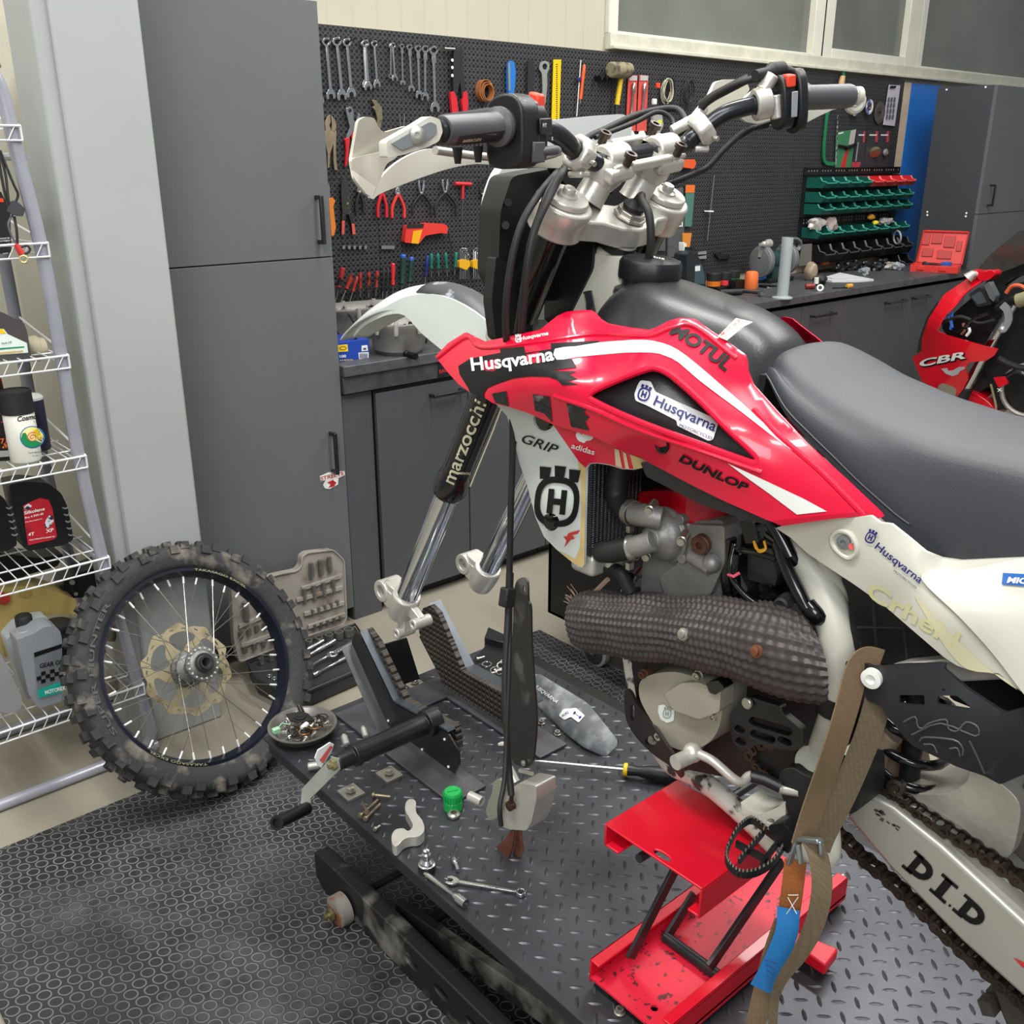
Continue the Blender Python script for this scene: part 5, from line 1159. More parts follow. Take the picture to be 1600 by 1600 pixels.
for ol_,m2,dx in (([(797,1298),(803,1298),(800,1325),(790,1352),(776,1356),(770,1345),(776,1322),(790,1310)],'#7c4a3a',-.008),([(806,1298),(812,1298),(814,1318),(816,1330),(806,1355),(792,1358),(800,1335),(804,1320)],'#8a5b46',.008)):
  mb = MB(); panel(mb,ol_,SX(.965+dx),(.006,0,0),step=0); mb.build('brake_pad',mat('pad_'+m2[1:],m2,.45,metal=.4,var=.25,vs=40),cl,bevel=.0012)
mb = MB(); mb.tube([Cq(795,1200),Cq(806,1222)],.008,10); mb.tube([Cq(812,1204),Cq(832,1209)],.0035,8); mb.build('caliper_bracket',M_alu,cl)
cable([(796,895,1.06),(794,960,1.05),(789,1060,1.02),(792,1150,.995),(795,1200,.985),(799,1243,.965)],.0055,'brake_hose')
cable([(799,895,1.06),(797,960,1.05),(795,1060,1.015),(791,1160,.99),(788,1220,.97),(781,1260,.955),(783,1290,.95)],.004,'sensor_cable')
mb = MB(); mb.bar(P(795,918,Y=1.055),P(791,948,Y=1.052),.022,.018); mb.build('hose_clamp',M_rub,bike,bevel=.003)
mb = MB(); mb.bar(P(781,1162,X=.985),P(800,1162,X=.985),.010,.005); mb.build('cable_tie',mat('translucent_tie','#cfcabc',.4),bike,bevel=.001)
GP = tps([(802,915,.985),(824,905,.985),(828,960,.975),(837,1080,.95),(832,1190,.945),(805,1190,.955),(797,1080,.98),(803,960,.99)])
mb = MB(); panel(mb,cr([(803,925),(808,907),(817,903),(824,910),(825,938),(829,950),(830,1000),(834,1060),(838,1120),(836,1160),(832,1190),(825,1199),(815,1198),(800,1188),(797,1150),(796,1100),(798,1040),(801,980)],3,True),SX(GP),(.004,0,0),step=12,holes=[hl(818,921,2,7,10)])
fg = mb.build('fork_guard',mat('dusty_black_guard','#242424',.45,col2='#6a6a6a',vs=14,thr=(.55,.75)),bike)
mb = MB(); bolt(mb,P(819,1192,X=.946),(-1,0,0),.005,.004); mb.build('guard_screw',M_bolt,fg)
# ============================================================= lift platform
ZP = .385
M_plate = mat('black_tread_plate','#47484d',.36,metal=.6,var=.35,vs=5,detail=8,bump=.03,bs=200)
M_steel_b = mat('black_painted_steel','#18191b',.3,var=.3,vs=15,coat=.1)
M_dust = mat('dusty_black_steel','#18181a',.55,col2='#9c988e',vs=9,thr=(.54,.8),detail=12)
lift = link('lift_table','black tread-plate motorcycle lift raised over the rubber mat','lift',(1.14,.8,0))
LX0,LX1,LY0,LY1 = .803,1.484,-.35,1.77
mb = MB(); mb.box((LX0,LY0,ZP-.005),(LX1,LY1,ZP)); mb.box((LX0+.012,LY0,ZP-.045),(LX0+.02,LY1,ZP-.005)); mb.box((LX1-.02,LY0,ZP-.045),(LX1-.012,LY1,ZP-.005)); mb.box((LX0+.02,LY1-.02,ZP-.045),(LX1-.02,LY1-.012,ZP-.005))
p_ = .0285; i = 0; c45 = math.sqrt(.5)
u = V(c45,c45,0); v = V(-c45,c45,0)
for i in range(-20,70):
  for j in range(-60,60):
    c = V(LX0,LY0+.4,0)+u*(i*p_)+v*(j*p_)
    if not (LX0+.015 < c.x < LX1-.015 and LY0+.2 < c.y < LY1-.015): continue
    a,b = (u,v) if (i+j) % 2 else (v,u)
    L,W,H = .0125,.0034,.0016; c.z = ZP
    vs = [c+a*L,c+a*L*.45+b*W,c-a*L*.45+b*W,c-a*L,c-a*L*.45-b*W,c+a*L*.45-b*W,c+a*L*.5+V(0,0,H),c-a*L*.5+V(0,0,H)]
    mb.add(vs,[(0,1,6),(1,2,7,6),(2,3,7),(3,4,7),(4,5,6,7),(5,0,6)],True)
mb.build('platform',M_plate,lift)
mb = MB(); mb.box((LX1+.005,.2,ZP-.07),(LX1+.045,1.72,ZP-.01)); mb.build('side_rail',M_steel_b,lift,bevel=.003)
# base rails, cross rods and scissor arm under the table
mb = MB(); panel(mb,[(-.35,.012),(1.655,.012),(1.68,.03),(1.68,.10),(1.66,.105),(-.35,.105)],lambda a,b: V(.858,a,b),(.036,0,0),step=0,smooth=False,holes=[[(cy+.022*math.cos(k*PI/6),.060+.012*math.sin(k*PI/6)) for k in range(12)] for cy in (1.30,1.20,1.10)])
mb.build('base_rail',M_dust,lift,bevel=.003)
mb = MB(); mb.box((1.40,-.35,.012),(1.436,1.68,.105)); mb.build('base_rail',M_dust,lift,bevel=.003)
mb = MB()
for y in (1.535,1.37): mb.cyl((.90,y,.06),(1.40,y,.06),.009,n=12)
mb.cyl((.90,1.37,.06),(1.4,1.37,.06),.014,n=12); mb.build('cross_rod',M_dust,lift)
for x0 in (.905,1.37):
  mb = MB(); mb.bar((x0+.012,1.42,.075),(x0+.012,.1,.34),.022,.05); mb.build('scissor_arm',M_dust,lift,bevel=.003)
  mb = MB(); mb.bar((x0+.045,1.45,.33),(x0+.045,.1,.06),.02,.05); mb.build('scissor_arm',M_dust,lift,bevel=.003)
for (x,y) in ((.825,1.545),(1.44,1.545)):
  mb = MB(); mb.lathe((x,y,.038),(1,0,0),[(.030,0),(.036,.003),(.036,.028),(.030,.031)],28); wh = mb.build('caster_wheel',mat('worn_wheel','#8a847c',.6,col2='#8b5a3c',vs=25,thr=(.5,.6)),lift)
  if x < 1:
    mb = MB(); mb.cyl((.80,y,.038),(.86,y,.038),.007,n=12); mb.lathe((.812,y,.038),(1,0,0),[(.016,0),(.016,.006),(.012,.010)],8,smooth=False); mb.tube([(.806,y-.012,.034),(.806,y+.012,.044)],.002,6); mb.build('axle',mat('brassy_axle','#8f8664',.4,metal=.8),wh)
# ============================================================= wheel chock with crank
ck = link('wheel_chock','black steel wheel chock with a crank handle at the lift front','wheel chock',(1.05,1.5,ZP))
XL_ = 1.035
mb = MB(); panel(mb,rnd([(549,1003),(556,988),(563,992),(614,1099),(700,1146),(715,1172),(718,1194),(710,1210),(695,1211),(640,1178),(606,1137)],4),SX(XL_),(.004,0,0),step=0,smooth=False); mb.build('left_jaw',M_steel_b,ck)
mb = MB()
for a,b in (((549,1004),(607,1136)),((640,1178),(694,1211)),((607,1136),(640,1178))):
  A,B = P(*a,X=XL_),P(*b,X=XL_); mb.prism([A,B,B+V(-.028,0,-.004),A+V(-.028,0,-.004)],(0,-.003,-.002))
mb.build('jaw_flange',mat('grey_lit_flange','#4b4c4e',.35,metal=.4,var=.3,vs=20),ck)  # flange paler than the jaws, its lit look put into the colour
mb = MB(); A,B,C = P(564,990,X=XL_),P(616,1098,X=XL_),P(700,1144,X=XL_)
mb.prism([A,B,B+V(.020,0,0),A+V(.020,0,0)],(0,.004,.004)); mb.prism([B,C,C+V(.020,0,0),B+V(.020,0,0)],(0,.003,.004)); mb.build('jaw_edge',mat('bare_bright_edge','#6c7278',.3,metal=.8,var=.2,vs=12),ck)
def pad_mat():
  m = mat('ribbed_rubber_pad','#3a342d',.6,var=.3,vs=15); nt = m.node_tree; N = nt.nodes; L = nt.links; b = N['Principled BSDF']
  tc = N.new('ShaderNodeTexCoord'); a = None
  for d in ('Y','Z'):
    w_ = N.new('ShaderNodeTexWave'); w_.bands_direction = d; w_.inputs['Scale'].default_value = 22; L.new(tc.outputs['Object'],w_.inputs[0])
    if a is None: a = w_.outputs['Fac']
    else:
      q = N.new('ShaderNodeMath'); q.operation = 'MINIMUM'; L.new(a,q.inputs[0]); L.new(w_.outputs['Fac'],q.inputs[1]); a = q.outputs[0]
  bp = N.new('ShaderNodeBump'); bp.inputs['Distance'].default_value = .008; L.new(a,bp.inputs['Height']); L.new(bp.outputs[0],b.inputs['Normal']); return m
M_pad = pad_mat()
mb = MB(); mb.prism([A+V(.02,.004,.004),B+V(.02,.004,.004),B+V(.034,.004,.004),A+V(.034,.004,.004)],(0,-.04,-.02)); mb.prism([B+V(.02,.0,.004),C+V(.02,0,.004),C+V(.034,0,.004),B+V(.034,0,.004)],(0,-.006,-.05)); mb.build('rubber_pad',M_pad,ck)
for q in ((547,1017),(577,1070),(607,1126),(695,1155),(660,1171),(701,1198)):
  mb = MB(); c = P(*q,X=XL_); mb.lathe(c,(-1,0,0),[(.003,0),(.003,.002),(.0015,.003)],8); mb.build('pad_screw',M_decw,ck)
XR = 1.235
mb = MB(); panel(mb,[(653,968),(661,950),(672,946),(684,958),(722,1049),(745,1062),(830,1105),(830,1165),(790,1149),(760,1130),(717,1102),(700,1085),(655,990)],SX(XR),(.014,0,0),step=0,smooth=False); mb.build('rubber_pad',M_pad,ck,bevel=.001)
A,B,C = P(672,946,X=XR+.014),P(725,1048,X=XR+.014),P(832,1103,X=XR+.014)
mb = MB(); mb.prism([A,B,B+V(.034,0,0),A+V(.034,0,0)],(0,.004,.004)); mb.prism([B,C,C+V(.034,0,0),B+V(.034,0,0)],(0,.003,.004)); mb.build('jaw_edge',MATS['bare_bright_edge'],ck)
mb = MB(); panel(mb,[(684,958),(724,1047),(832,1105),(832,1175),(760,1140),(712,1105),(655,995)],SX(XR+.015),(.004,0,0),step=0); mb.build('right_jaw',M_steel_b,ck)
cy0,cy1 = V(XL_-.005,1.452,.482),V(.815,1.452,.482)
mb = MB(); mb.lathe(cy0,cy1-cy0,[(.030,-.02),(.030,.01),(.0215,.012),(.0215,.175),(.024,.176),(.024,.186),(.017,.188),(.017,.222)],28); mb.build('screw_tube',M_steel_b,ck,bevel=.001)
mb = MB(); mb.lathe(cy1,V(-1,0,0),[(.006,-.01),(.006,.012),(.012,.012),(.012,.02),(.006,.021),(.006,.028)],6,smooth=False); nut = mb.build('crank_nut',mat('brassy_nut','#b5ab86',.35,metal=.8),ck)
e = cy1+V(-.010,0,0); m1 = P(479,1240,X=.775); m2 = P(477,1258,X=.765)
mb = MB(); mb.tube([e+V(0,.004,.012),e,e+(m1-e)*.55,m1,m2+V(0,0,-.012)],1,flat=(.030,.004,(-1,0,.2))); mb.build('crank_arm',mat('zinc_strip','#b9c0bb',.35,metal=.6,var=.15,vs=20),ck,bevel=.001)
mb = MB(); g1_,g2_ = P(481,1262,X=.765),P(432,1286,X=.67); mb.lathe(g1_,g2_-g1_,[(.009,0),(.0125,.004),(.0125,(g2_-g1_).length*.93),(.0145,(g2_-g1_).length*.95),(.0145,(g2_-g1_).length),(.009,(g2_-g1_).length),(.009,(g2_-g1_).length-.006),(0,(g2_-g1_).length-.006)],24); mb.build('crank_grip',M_bp,ck)
mb = MB(); panel(mb,[(585,1012),(636,997),(656,1061),(618,1074)],lambda x,y: P(x,y,Y=1.70),(0,.005,0),step=0); mb.build('end_plate',M_steel_b,ck)
mb = MB(); mb.box((.97,1.30,ZP+.002),(1.06,1.74,ZP+.008)); mb.box((1.06,1.63,ZP+.002),(1.30,1.72,ZP+.008)); mb.box((1.21,1.30,ZP+.002),(1.29,1.63,ZP+.008)); mb.build('base_plate',mat('grey_scuffed_steel','#56565a',.4,metal=.5,var=.3,vs=18),ck,bevel=.001)
mb = MB(); mb.prism([P(538,1180,X=1.0),P(600,1150,X=1.03),P(622,1180,X=1.03),P(625,1210,X=1.0),P(605,1215,X=.99)],(.004,0,0)); mb.build('gusset',M_steel_b,ck)
for q in ((608,1207),(548,1235),(648,1066)):
  mb = MB(); c = P(*q,Z=ZP+.008); mb.lathe(c,(0,0,1),[(.011,0),(.011,.002),(.0085,.002),(.0085,.008),(.006,.009)],6,smooth=False); mb.box(c-V(.02,.022,.008),c+V(.02,.022,-.003)); mb.build('mounting_bolt',M_bolt,ck)
# dangling red and white tag
tgp = [(492,1185),(497,1172),(507,1166),(516,1160),(522,1163),(518,1175),(508,1190),(502,1200),(497,1196)]
mb = MB(); panel(mb,tgp,lambda x,y: P(x,y,Y=1.50),(0,.003,0),step=0); o = mb.build('tie_down_tag',M_white,bevel=.0005); tag(o,'small red and white key tag beside the crank','tag')
mb = MB(); panel(mb,[(499,1188),(516,1165),(520,1167),(505,1193)],lambda x,y: P(x,y,Y=1.4985),(0,0,0),step=0); mb.build('red_print',mat('coral_print','#d8625a',.5),o)
# ============================================================= red jack under the bike
M_jr = mat('red_jack_paint','#d40c28',.38,var=.08,vs=8,coat=.2)
M_jd = mat('spattered_red_paint','#d9203a',.42,col2='#57222a',vs=75,thr=(.60,.66),detail=3)
M_jk = mat('jack_black_bar','#202224',.4,var=.2,vs=14)
jk = link('bike_jack','red scissor jack on the tread plate under the dirt bike','jack',(1.0,.75,ZP))
def Jt(x,y): return P(x,y,Z=.645)
a,b,c,d = Jt(957,1279),Jt(1084,1398),Jt(1185,1310),Jt(1056,1206)
X0,X1 = (a.x+b.x)/2,1.085; Y1,Y0 = a.y,b.y
mb = MB(); th = .004
slt = [((a.lerp(b,.56)).x+.014+.006*math.cos(k*PI/6),(a.lerp(b,.56)).y+.016*math.sin(k*PI/6)) for k in range(12)]
panel(mb,[(X0,Y0),(X0,Y1),(X1,Y1),(X1,Y0)],lambda u_,v_: V(u_,v_,.645),(0,0,-th),step=0,smooth=False,holes=[slt])
mb.box((X0,Y1-th,.605),(X1,Y1,.6405)); mb.box((X0,Y0,.592),(X1,Y0+th,.6405)); mb.box((X0,Y1-.030,.605),(X1,Y1-th,.609)); mb.box((X0,Y0+th,.592),(X1,Y0+.022,.596))
tp = mb.build('top_plate',M_jr,jk,bevel=.0015)
b0,b1,b2 = P(933,1503,Z=ZP+.045),P(1300,1365,Z=ZP+.045),P(1035,1600,Z=ZP+.045)
BX0,BY1 = b0.x-.012,b0.y+.005; BX1 = b1.x; BY0 = BY1-.165
mb = MB(); h1_ = .045
panel(mb,[(BX0,BY0),(BX0,BY1),(BX1,BY1),(BX1,BY0)],lambda u_,v_: V(u_,v_,ZP+.022),(0,0,-.004),step=0,smooth=False,holes=[[(BX0+.03+.006*math.cos(k*PI/5),(BY0+BY1)/2-.025+.006*math.sin(k*PI/5)) for k in range(10)]])
mb.build('base_pan',M_jd,jk)
mb = MB()
for (y0,s) in ((BY1,-1),(BY0,1)):
  mb.box((BX0,y0,ZP+.010),(BX1,y0+s*.004,ZP+.010+h1_)); mb.box((BX0,y0,ZP+.010+h1_-.004),(BX1,y0+s*.020,ZP+.010+h1_))
mb.build('side_channel',M_jr,jk,bevel=.0015)
mb = MB(); ox = P(1300,1500,Z=ZP+.03).x; mb.prism([P(1232,1470,Z=ZP+.035),P(1246,1455,Z=ZP+.035),P(1310,1482,Z=ZP+.035),P(1290,1508,Z=ZP+.035)],(0,0,-.022)); mb.build('outrigger',M_jr,jk,bevel=.003)
for q in ((945,1540),(1290,1400)):
  mb = MB(); c = P(*q,Z=ZP+.005); mb.box((c.x-.012,c.y-.02,ZP+.002),(c.x+.012,c.y+.012,ZP+.018)); mb.build('rubber_foot',M_rub,jk,bevel=.002)
ym,yn = BY1-.030,BY0+.030
for (y,up0,up1) in ((ym,P(1040,1470,Y=ym),P(1087,1405,Y=ym)),):
  mb = MB(); mb.bar(P(1037,1472,Y=ym),P(1085,1396,Y=ym),.006,.022,up=(1,0,0)); mb.bar(V(BX0+.06,ym,ZP+.04),V(X1-.02,ym,.60),.006,.022,up=(1,0,0)); mb.build('scissor_link',M_jk,jk,bevel=.001)
mb = MB(); L0,L1 = P(1108,1512,Y=yn),P(1222,1345,Y=yn); mb.bar(L0,L1,.007,.022,up=(1,0,0)); mb.build('scissor_link',M_jk,jk,bevel=.001)
mb = MB(); r0 = P(1040,1464,Y=ym); r1 = P(1108,1508,Y=yn); mb.cyl(r0,V(r0.x,yn,r0.z),.0095,n=18); mb.build('cross_roller',M_jk,jk)
mb = MB(); s0_ = P(998,1342,Z=.618); mb.cyl(s0_,s0_+V(.30,0,.0),.007,n=14); mb.build('lead_screw',M_jk,jk)
mb = MB(); c = P(1292,1390,Y=BY0+.02); mb.cyl(V(BX1-.002,c.y,ZP+.035),V(BX1+.018,c.y,ZP+.035),.006,n=12); mb.build('screw_end',M_bolt,jk)
# ============================================================= tie-down straps
def web_mat(n,c,c2):
  m = mat(n,c,.8,var=.15,vs=8); nt = m.node_tree; N = nt.nodes; L = nt.links; b = N['Principled BSDF']
  base = b.inputs['Base Color'].links[0].from_socket; tc = N.new('ShaderNodeTexCoord')
  w_ = N.new('ShaderNodeTexBrick'); w_.inputs['Scale'].default_value = 230; w_.inputs['Mortar Size'].default_value = .03; w_.inputs['Color1'].default_value = (.72,.72,.72,1); w_.inputs['Color2'].default_value = (1,1,1,1); w_.inputs['Mortar'].default_value = (.45,.45,.45,1)
  mp = N.new('ShaderNodeMapping'); mp.inputs['Rotation'].default_value = (1.2,.2,.7); L.new(tc.outputs['Object'],mp.inputs[0]); L.new(mp.outputs[0],w_.inputs[0])
  mx = N.new('ShaderNodeMix'); mx.data_type = 'RGBA'; mx.blend_type = 'MULTIPLY'; mx.inputs[0].default_value = .8; L.new(base,mx.inputs[6]); L.new(w_.outputs[0],mx.inputs[7]); L.new(mx.outputs[2],b.inputs['Base Color']); return m
M_web = web_mat('tan_webbing','#8d7558','#5e4c37'); M_webd = web_mat('dark_tan_webbing','#6f6049','#4e4231'); M_webo = web_mat('orange_webbing','#a8622c','#7e4a20')
sp_ = link('tie_down_strap','tan webbing tie-down strap with a cam buckle and blue label','strap',tuple(P(1290,1040,X=.93)))
def strap(pts,name,m,w_,wid=None,th=.0022):
  pp = cr([tuple(P(a,b,X=c)) for a,b,c in pts],8); R = wid and [float(np.interp(i/(len(pp)-1),np.linspace(0,1,len(wid)),wid)) for i in range(len(pp))] or 1
  mb = MB(); mb.tube(pp,R if wid else 1,flat=(w_,th,(-1,-.55,.15))); return mb.build(name,m,sp_)
strap([(1380,1055,.985),(1372,1095,.98),(1352,1160,.972),(1318,1240,.96),(1288,1300,.95),(1278,1325,.945)],'webbing',M_webd,.030)
strap([(1375,1036,.985),(1352,1032,.972),(1338,1050,.96),(1322,1110,.945),(1300,1180,.935),(1272,1260,.93),(1255,1315,.925)],'webbing',M_web,.034)
strap([(1268,1312,.915),(1280,1345,.91),(1284,1390,.905),(1274,1440,.90),(1250,1490,.895),(1222,1530,.89),(1210,1565,.89),(1206,1620,.885)],'webbing_tail',M_webd,.024,[1,1,1,.9,.6,.45,.5])
strap([(1243,1345,.93),(1238,1390,.925),(1232,1430,.925),(1225,1458,.925)],'stitched_end',M_webo,.027)
strap([(1226,1440,.928),(1205,1500,.925),(1190,1560,.92),(1175,1625,.915)],'webbing',M_web,.026)
strap([(1232,1420,.92),(1228,1460,.918),(1205,1515,.915),(1188,1545,.913)],'blue_label',mat('blue_care_label','#2a7fc4',.5),.028,th=.001)
mb = MB()
for k in range(5):
  A,B = P(1178+k*0,1500,X=.90),0
  mb.tube([P(1195+k*4-k*3,1500+k*8,X=.9095),P(1213-k*2,1506+k*8,X=.9095)],.0006,4)
mb.build('label_print',M_navy,sp_)
mb = MB();
for zz in ((1366,1386),):
  for k in range(8): mb.tube([P(1232+k*2.0,1398,X=.918),P(1233+k*2.0,1399,X=.918)],.0008,4)
  mb.tube([P(1231,1402,X=.916),P(1245,1428,X=.916)],.0006,4); mb.tube([P(1247,1402,X=.916),P(1229,1428,X=.916)],.0006,4)
mb.build('stitching',M_decw,sp_)
mb = MB(); A,B = P(1246,1310,X=.918),P(1282,1314,X=.905); mb.bar(A,B,.010,.006); mb.bar(A,P(1234,1350,X=.92),.010,.004); mb.bar(P(1247,1318,X=.918),P(1252,1350,X=.918),.006,.006); mb.bar(B,P(1284,1336,X=.905),.006,.004)
mb.build('cam_buckle',mat('zinc_buckle','#a7b0b0',.3,metal=.8),sp_,bevel=.0015)
# ============================================================= things lying on the platform
def G(x,y,h=0): return P(x,y,Z=ZP+.0016+h)
M_zn = mat('bright_tool_steel','#c5c7c9',.22,metal=.95,var=.08,vs=20)
mb = MB(); c = G(708,1262); mb.lathe(c,(0,0,1),[(.019,0),(.019,.018),(.0175,.019),(.0185,.036),(.016,.040),(0,.040)],28)
for k in range(20): a = 2*PI*k/20; mb.bar(c+V(.0187*math.cos(a),.0187*math.sin(a),.020),c+V(.0187*math.cos(a),.0187*math.sin(a),.036),.002,.002,up=(math.cos(a),math.sin(a),0))
mb.bar(c+V(-.010,.004,.0405),c+V(.010,-.004,.0405),.003,.002); o = mb.build('ribbed_plug',mat('green_cap','#12a04a',.4)); tag(o,'bright green ribbed plastic cap standing on the tread plate','cap')
mb = MB(); c = G(709,1275); mb.lathe(c,(0,0,1),[(.0115,0),(.0125,.002),(.0125,.006),(.009,.009),(.006,.009),(.006,0)],24,closed=True,caps=False); o = mb.build('bushing',M_bolt); tag(o,'grey metal bushing lying in front of the green cap','bushing')
# axle clamp casting
mb = MB(); panel(mb,cr([(635,1252),(643,1248),(650,1253),(650,1268),(660,1282),(663,1296),(655,1306),(640,1308),(630,1312),(620,1322),(613,1318),(612,1305),(618,1296),(630,1294),(638,1298),(645,1290),(640,1278),(633,1265)],4,True),lambda x,y: G(x,y,.022),(0,0,-.022),step=0); o = mb.build('clamp_casting',M_alu,bevel=.004,seg=3); tag(o,'hook-shaped cast aluminium bracket lying near the platform edge','bracket')
def bolt_lying(p,q,r,name,lab,m=None,group=None):
  A,B = Vector(p),Vector(q); mb = MB(); L = (B-A).length; mb.lathe(A,B-A,[(r*1.8,0),(r*1.8,r*1.4),(r,r*1.45),(r,L*.55),(r*.9,L*.56),(r*.9,L)],12); o = mb.build(name,m or M_bolt); return tag(o,lab,'bolt',group)
bolt_lying(G(582,1242,.006),G(610,1245,.005),.0035,'bolt','long flat-lying bolt near the crank tube mounting',mat('grimy_bolt','#8d8168',.4,metal=.7,var=.3,vs=60))
bolt_lying(G(562,1275,.006),G(590,1250,.006),.003,'bolt','bolt on top of a small pile left of the hook bracket',MATS['grimy_bolt'])
bolt_lying(G(570,1280,.005),G(594,1256,.005),.003,'bolt','bolt on the right side of the small pile left of the hook bracket',MATS['grimy_bolt'])
bolt_lying(G(574,1270,.014),G(566,1254,.008),.0028,'bolt','short bolt crossing the small pile left of the hook bracket',MATS['grimy_bolt'])
bolt_lying(G(585,1296,.005),G(594,1290,.005),.0026,'bolt','tiny single bolt lying left of the hook bracket')
mb = MB(); c = G(667,1362); mb.lathe(c,(0,0,1),[(.0155,0),(.0155,.018),(.013,.019),(.013,.023),(.008,.028),(.0085,.040),(.006,.042),(.006,.048),(.003,.050)],24); mb.cur = 1; mb.lathe(c,(0,0,1),[(.0158,.002),(.0158,.017)],24,caps=False); o = mb.build('socket_adapter',[M_zn,M_rub]); tag(o,'upright chrome bit socket with a black band on the platform','socket')
A,B = G(664,1364,.008),G(728,1412,.008); mb = MB(); L = (B-A).length; mb.lathe(A,B-A,[(.004,0),(.0048,.01),(.0048,L*.72),(.0065,L*.74),(.0065,L*.8),(.0088,L*.82),(.0088,L),(.006,L),(.006,L-.01),(0,L-.01)],18); o = mb.build('extension_bar',M_zn); tag(o,'chrome extension bar with a socket beside the upright socket','socket wrench')
A,B = G(708,1337,.006),G(716,1360,.005); mb = MB(); L = (B-A).length; mb.lathe(A,B-A,[(.005,0),(.0065,.002),(.0065,L*.5),(.004,L*.55),(.0035,L)],12); o = mb.build('screwdriver_bit',M_zn); tag(o,'small chrome bit lying behind the open-end wrench','bit')
def wrench(surf,a,b,w,m,name='wrench',flex=False,th=.005,ring=1.25,parent=None,n=(0,0,1)):
  """combination wrench from the open jaw at a to the ring at b; w = jaw width (in the units of a, b)"""
  a,b = Vector(a),Vector(b); d = (b-a).normalized(); q = Vector((-d.y,d.x)); L = (b-a).length; mb = MB(); n = Vector(n)
  U = lambda s,t: tuple(a+d*s+q*t)
  jaw = [U(-w*.55,-w*.5),U(-w*.15,-w*.58),U(w*.35,-w*.45),U(w*.7,-w*.2),U(w*.7,w*.2),U(w*.35,w*.45),U(-w*.15,w*.58),U(-w*.55,w*.42),U(-w*.5,w*.24),U(0,w*.22),U(w*.12,0),U(0,-w*.22),U(-w*.5,-w*.26)]
  panel(mb,jaw,surf,-n*th,step=0)
  s0_,s1_ = w*.6,L-w*ring*.42
  if flex:
    panel(mb,[U(s0_,-w*.14),U(s1_-w*1.0,-w*.14),U(s1_-w*1.0,w*.14),U(s0_,w*.14)],surf,-n*th*.8,step=0)
    panel(mb,rnd([U(s1_-w*1.05,-w*.26),U(s1_-w*.25,-w*.26),U(s1_-w*.25,w*.26),U(s1_-w*1.05,w*.26)],w*.1),lambda x,y: surf(x,y)+n*.001,-n*th,step=0); s1_ -= w*.2
    panel(mb,[U(s1_-w*.1,-w*.2),U(s1_+w*.3,-w*.3),U(s1_+w*.3,w*.3),U(s1_-w*.1,w*.2)],surf,-n*th,step=0)
  else: panel(mb,[U(s0_,-w*.17),U(s1_,-w*.14),U(s1_,w*.14),U(s0_,w*.17)],surf,-n*th*.8,step=0)
  R = w*ring*.42; cc_ = a+d*L
  panel(mb,[tuple(cc_+Vector((R*math.cos(k*PI/12),R*math.sin(k*PI/12)))) for k in range(24)],lambda x,y: surf(x,y)+n*.001,-n*(th+.002),step=0,smooth=False,holes=[[tuple(cc_+Vector((R*.58*math.cos(k*PI/6),R*.58*math.sin(k*PI/6)))) for k in range(12)]])
  return mb.build(name,m,parent,bevel=.0006)
A,B = G(706,1379),G(814,1397)
dxy = lambda x,y: V(x,y,ZP+.0075)
o = wrench(dxy,(A.x,A.y),(B.x,B.y),.019,M_zn,'combination_wrench',ring=1.15); tag(o,'chrome combination wrench lying flat on the tread plate','wrench')
# long screwdriver
sd_ = link('screwdriver','long flat screwdriver with a black and yellow handle on the platform','screwdriver',tuple(G(1000,1203)))
A,B,C = G(836,1189,.012),G(975,1202,.016),G(1064,1214,.017)
mb = MB(); mb.lathe(A,B-A,[(.0012,0),(.004,.012),(.0032,.03),(.0032,(B-A).length)],12); mb.build('shaft',M_zn,sd_)
mb = MB(); L = (C-B).length; mb.lathe(B,C-B,[(.010,0),(.0125,.004),(.0115,.012),(.0100,.03),(.0145,.05),(.0155,L*.7),(.0145,L*.92),(.009,L)],24); h_ = mb.build('handle',M_bp,sd_)
mb = MB(); mb.lathe(B,C-B,[(.0118,-.001),(.0135,.001),(.0135,.006),(.0118,.008)],24); mb.build('collar',M_yel,h_)
# black fork guard lying down, with lettering
gb = rnd([(830,1060),(842,1052),(905,1090),(920,1100),(965,1156),(964,1166),(948,1180),(938,1178),(912,1166),(880,1142),(868,1128),(838,1100),(828,1085)],5)
gf = tps([(830,1060,.05),(905,1090,.045),(965,1160,.022),(945,1180,.004),(880,1142,.006),(835,1095,.012),(900,1120,.04),(870,1090,.048),(935,1150,.035)])
mb = MB(); panel(mb,gb,lambda x,y: P(x,y,Z=ZP+gf(x,y)),(0,0,-.003),step=9); o = mb.build('fork_guard',mat('dusty_dark_plastic','#5c5f62',.5,col2='#8c9092',vs=30,thr=(.45,.7))); tag(o,'dusty black plastic fork guard with stickers lying on the platform','fork guard')
sl = lambda x,y: P(x,y,Z=ZP+gf(x,y)+.0018)
mb = MB(); lettering(mb,'HUSQVARNA',(832,1072),(869,1099),6,sl,bold=.02,shear=.3); mb.build('guard_lettering',M_decw,o)
mb = MB(); panel(mb,rnd([(873,1118),(880,1108),(900,1106),(914,1118),(904,1129),(892,1120),(882,1125)],2),sl,(0,0,0),step=6); mb.build('sticker',M_decw,o)
mb = MB();
for p_1,p_2,h_ in (((879,1121),(889,1114),4),((895,1115),(906,1124),5)): lettering(mb,'HUSQ' if h_ == 4 else 'H',p_1,p_2,h_,lambda x,y: sl(x,y)+V(0,0,.0008),bold=.02)
mb.build('sticker_print',M_navy,o)
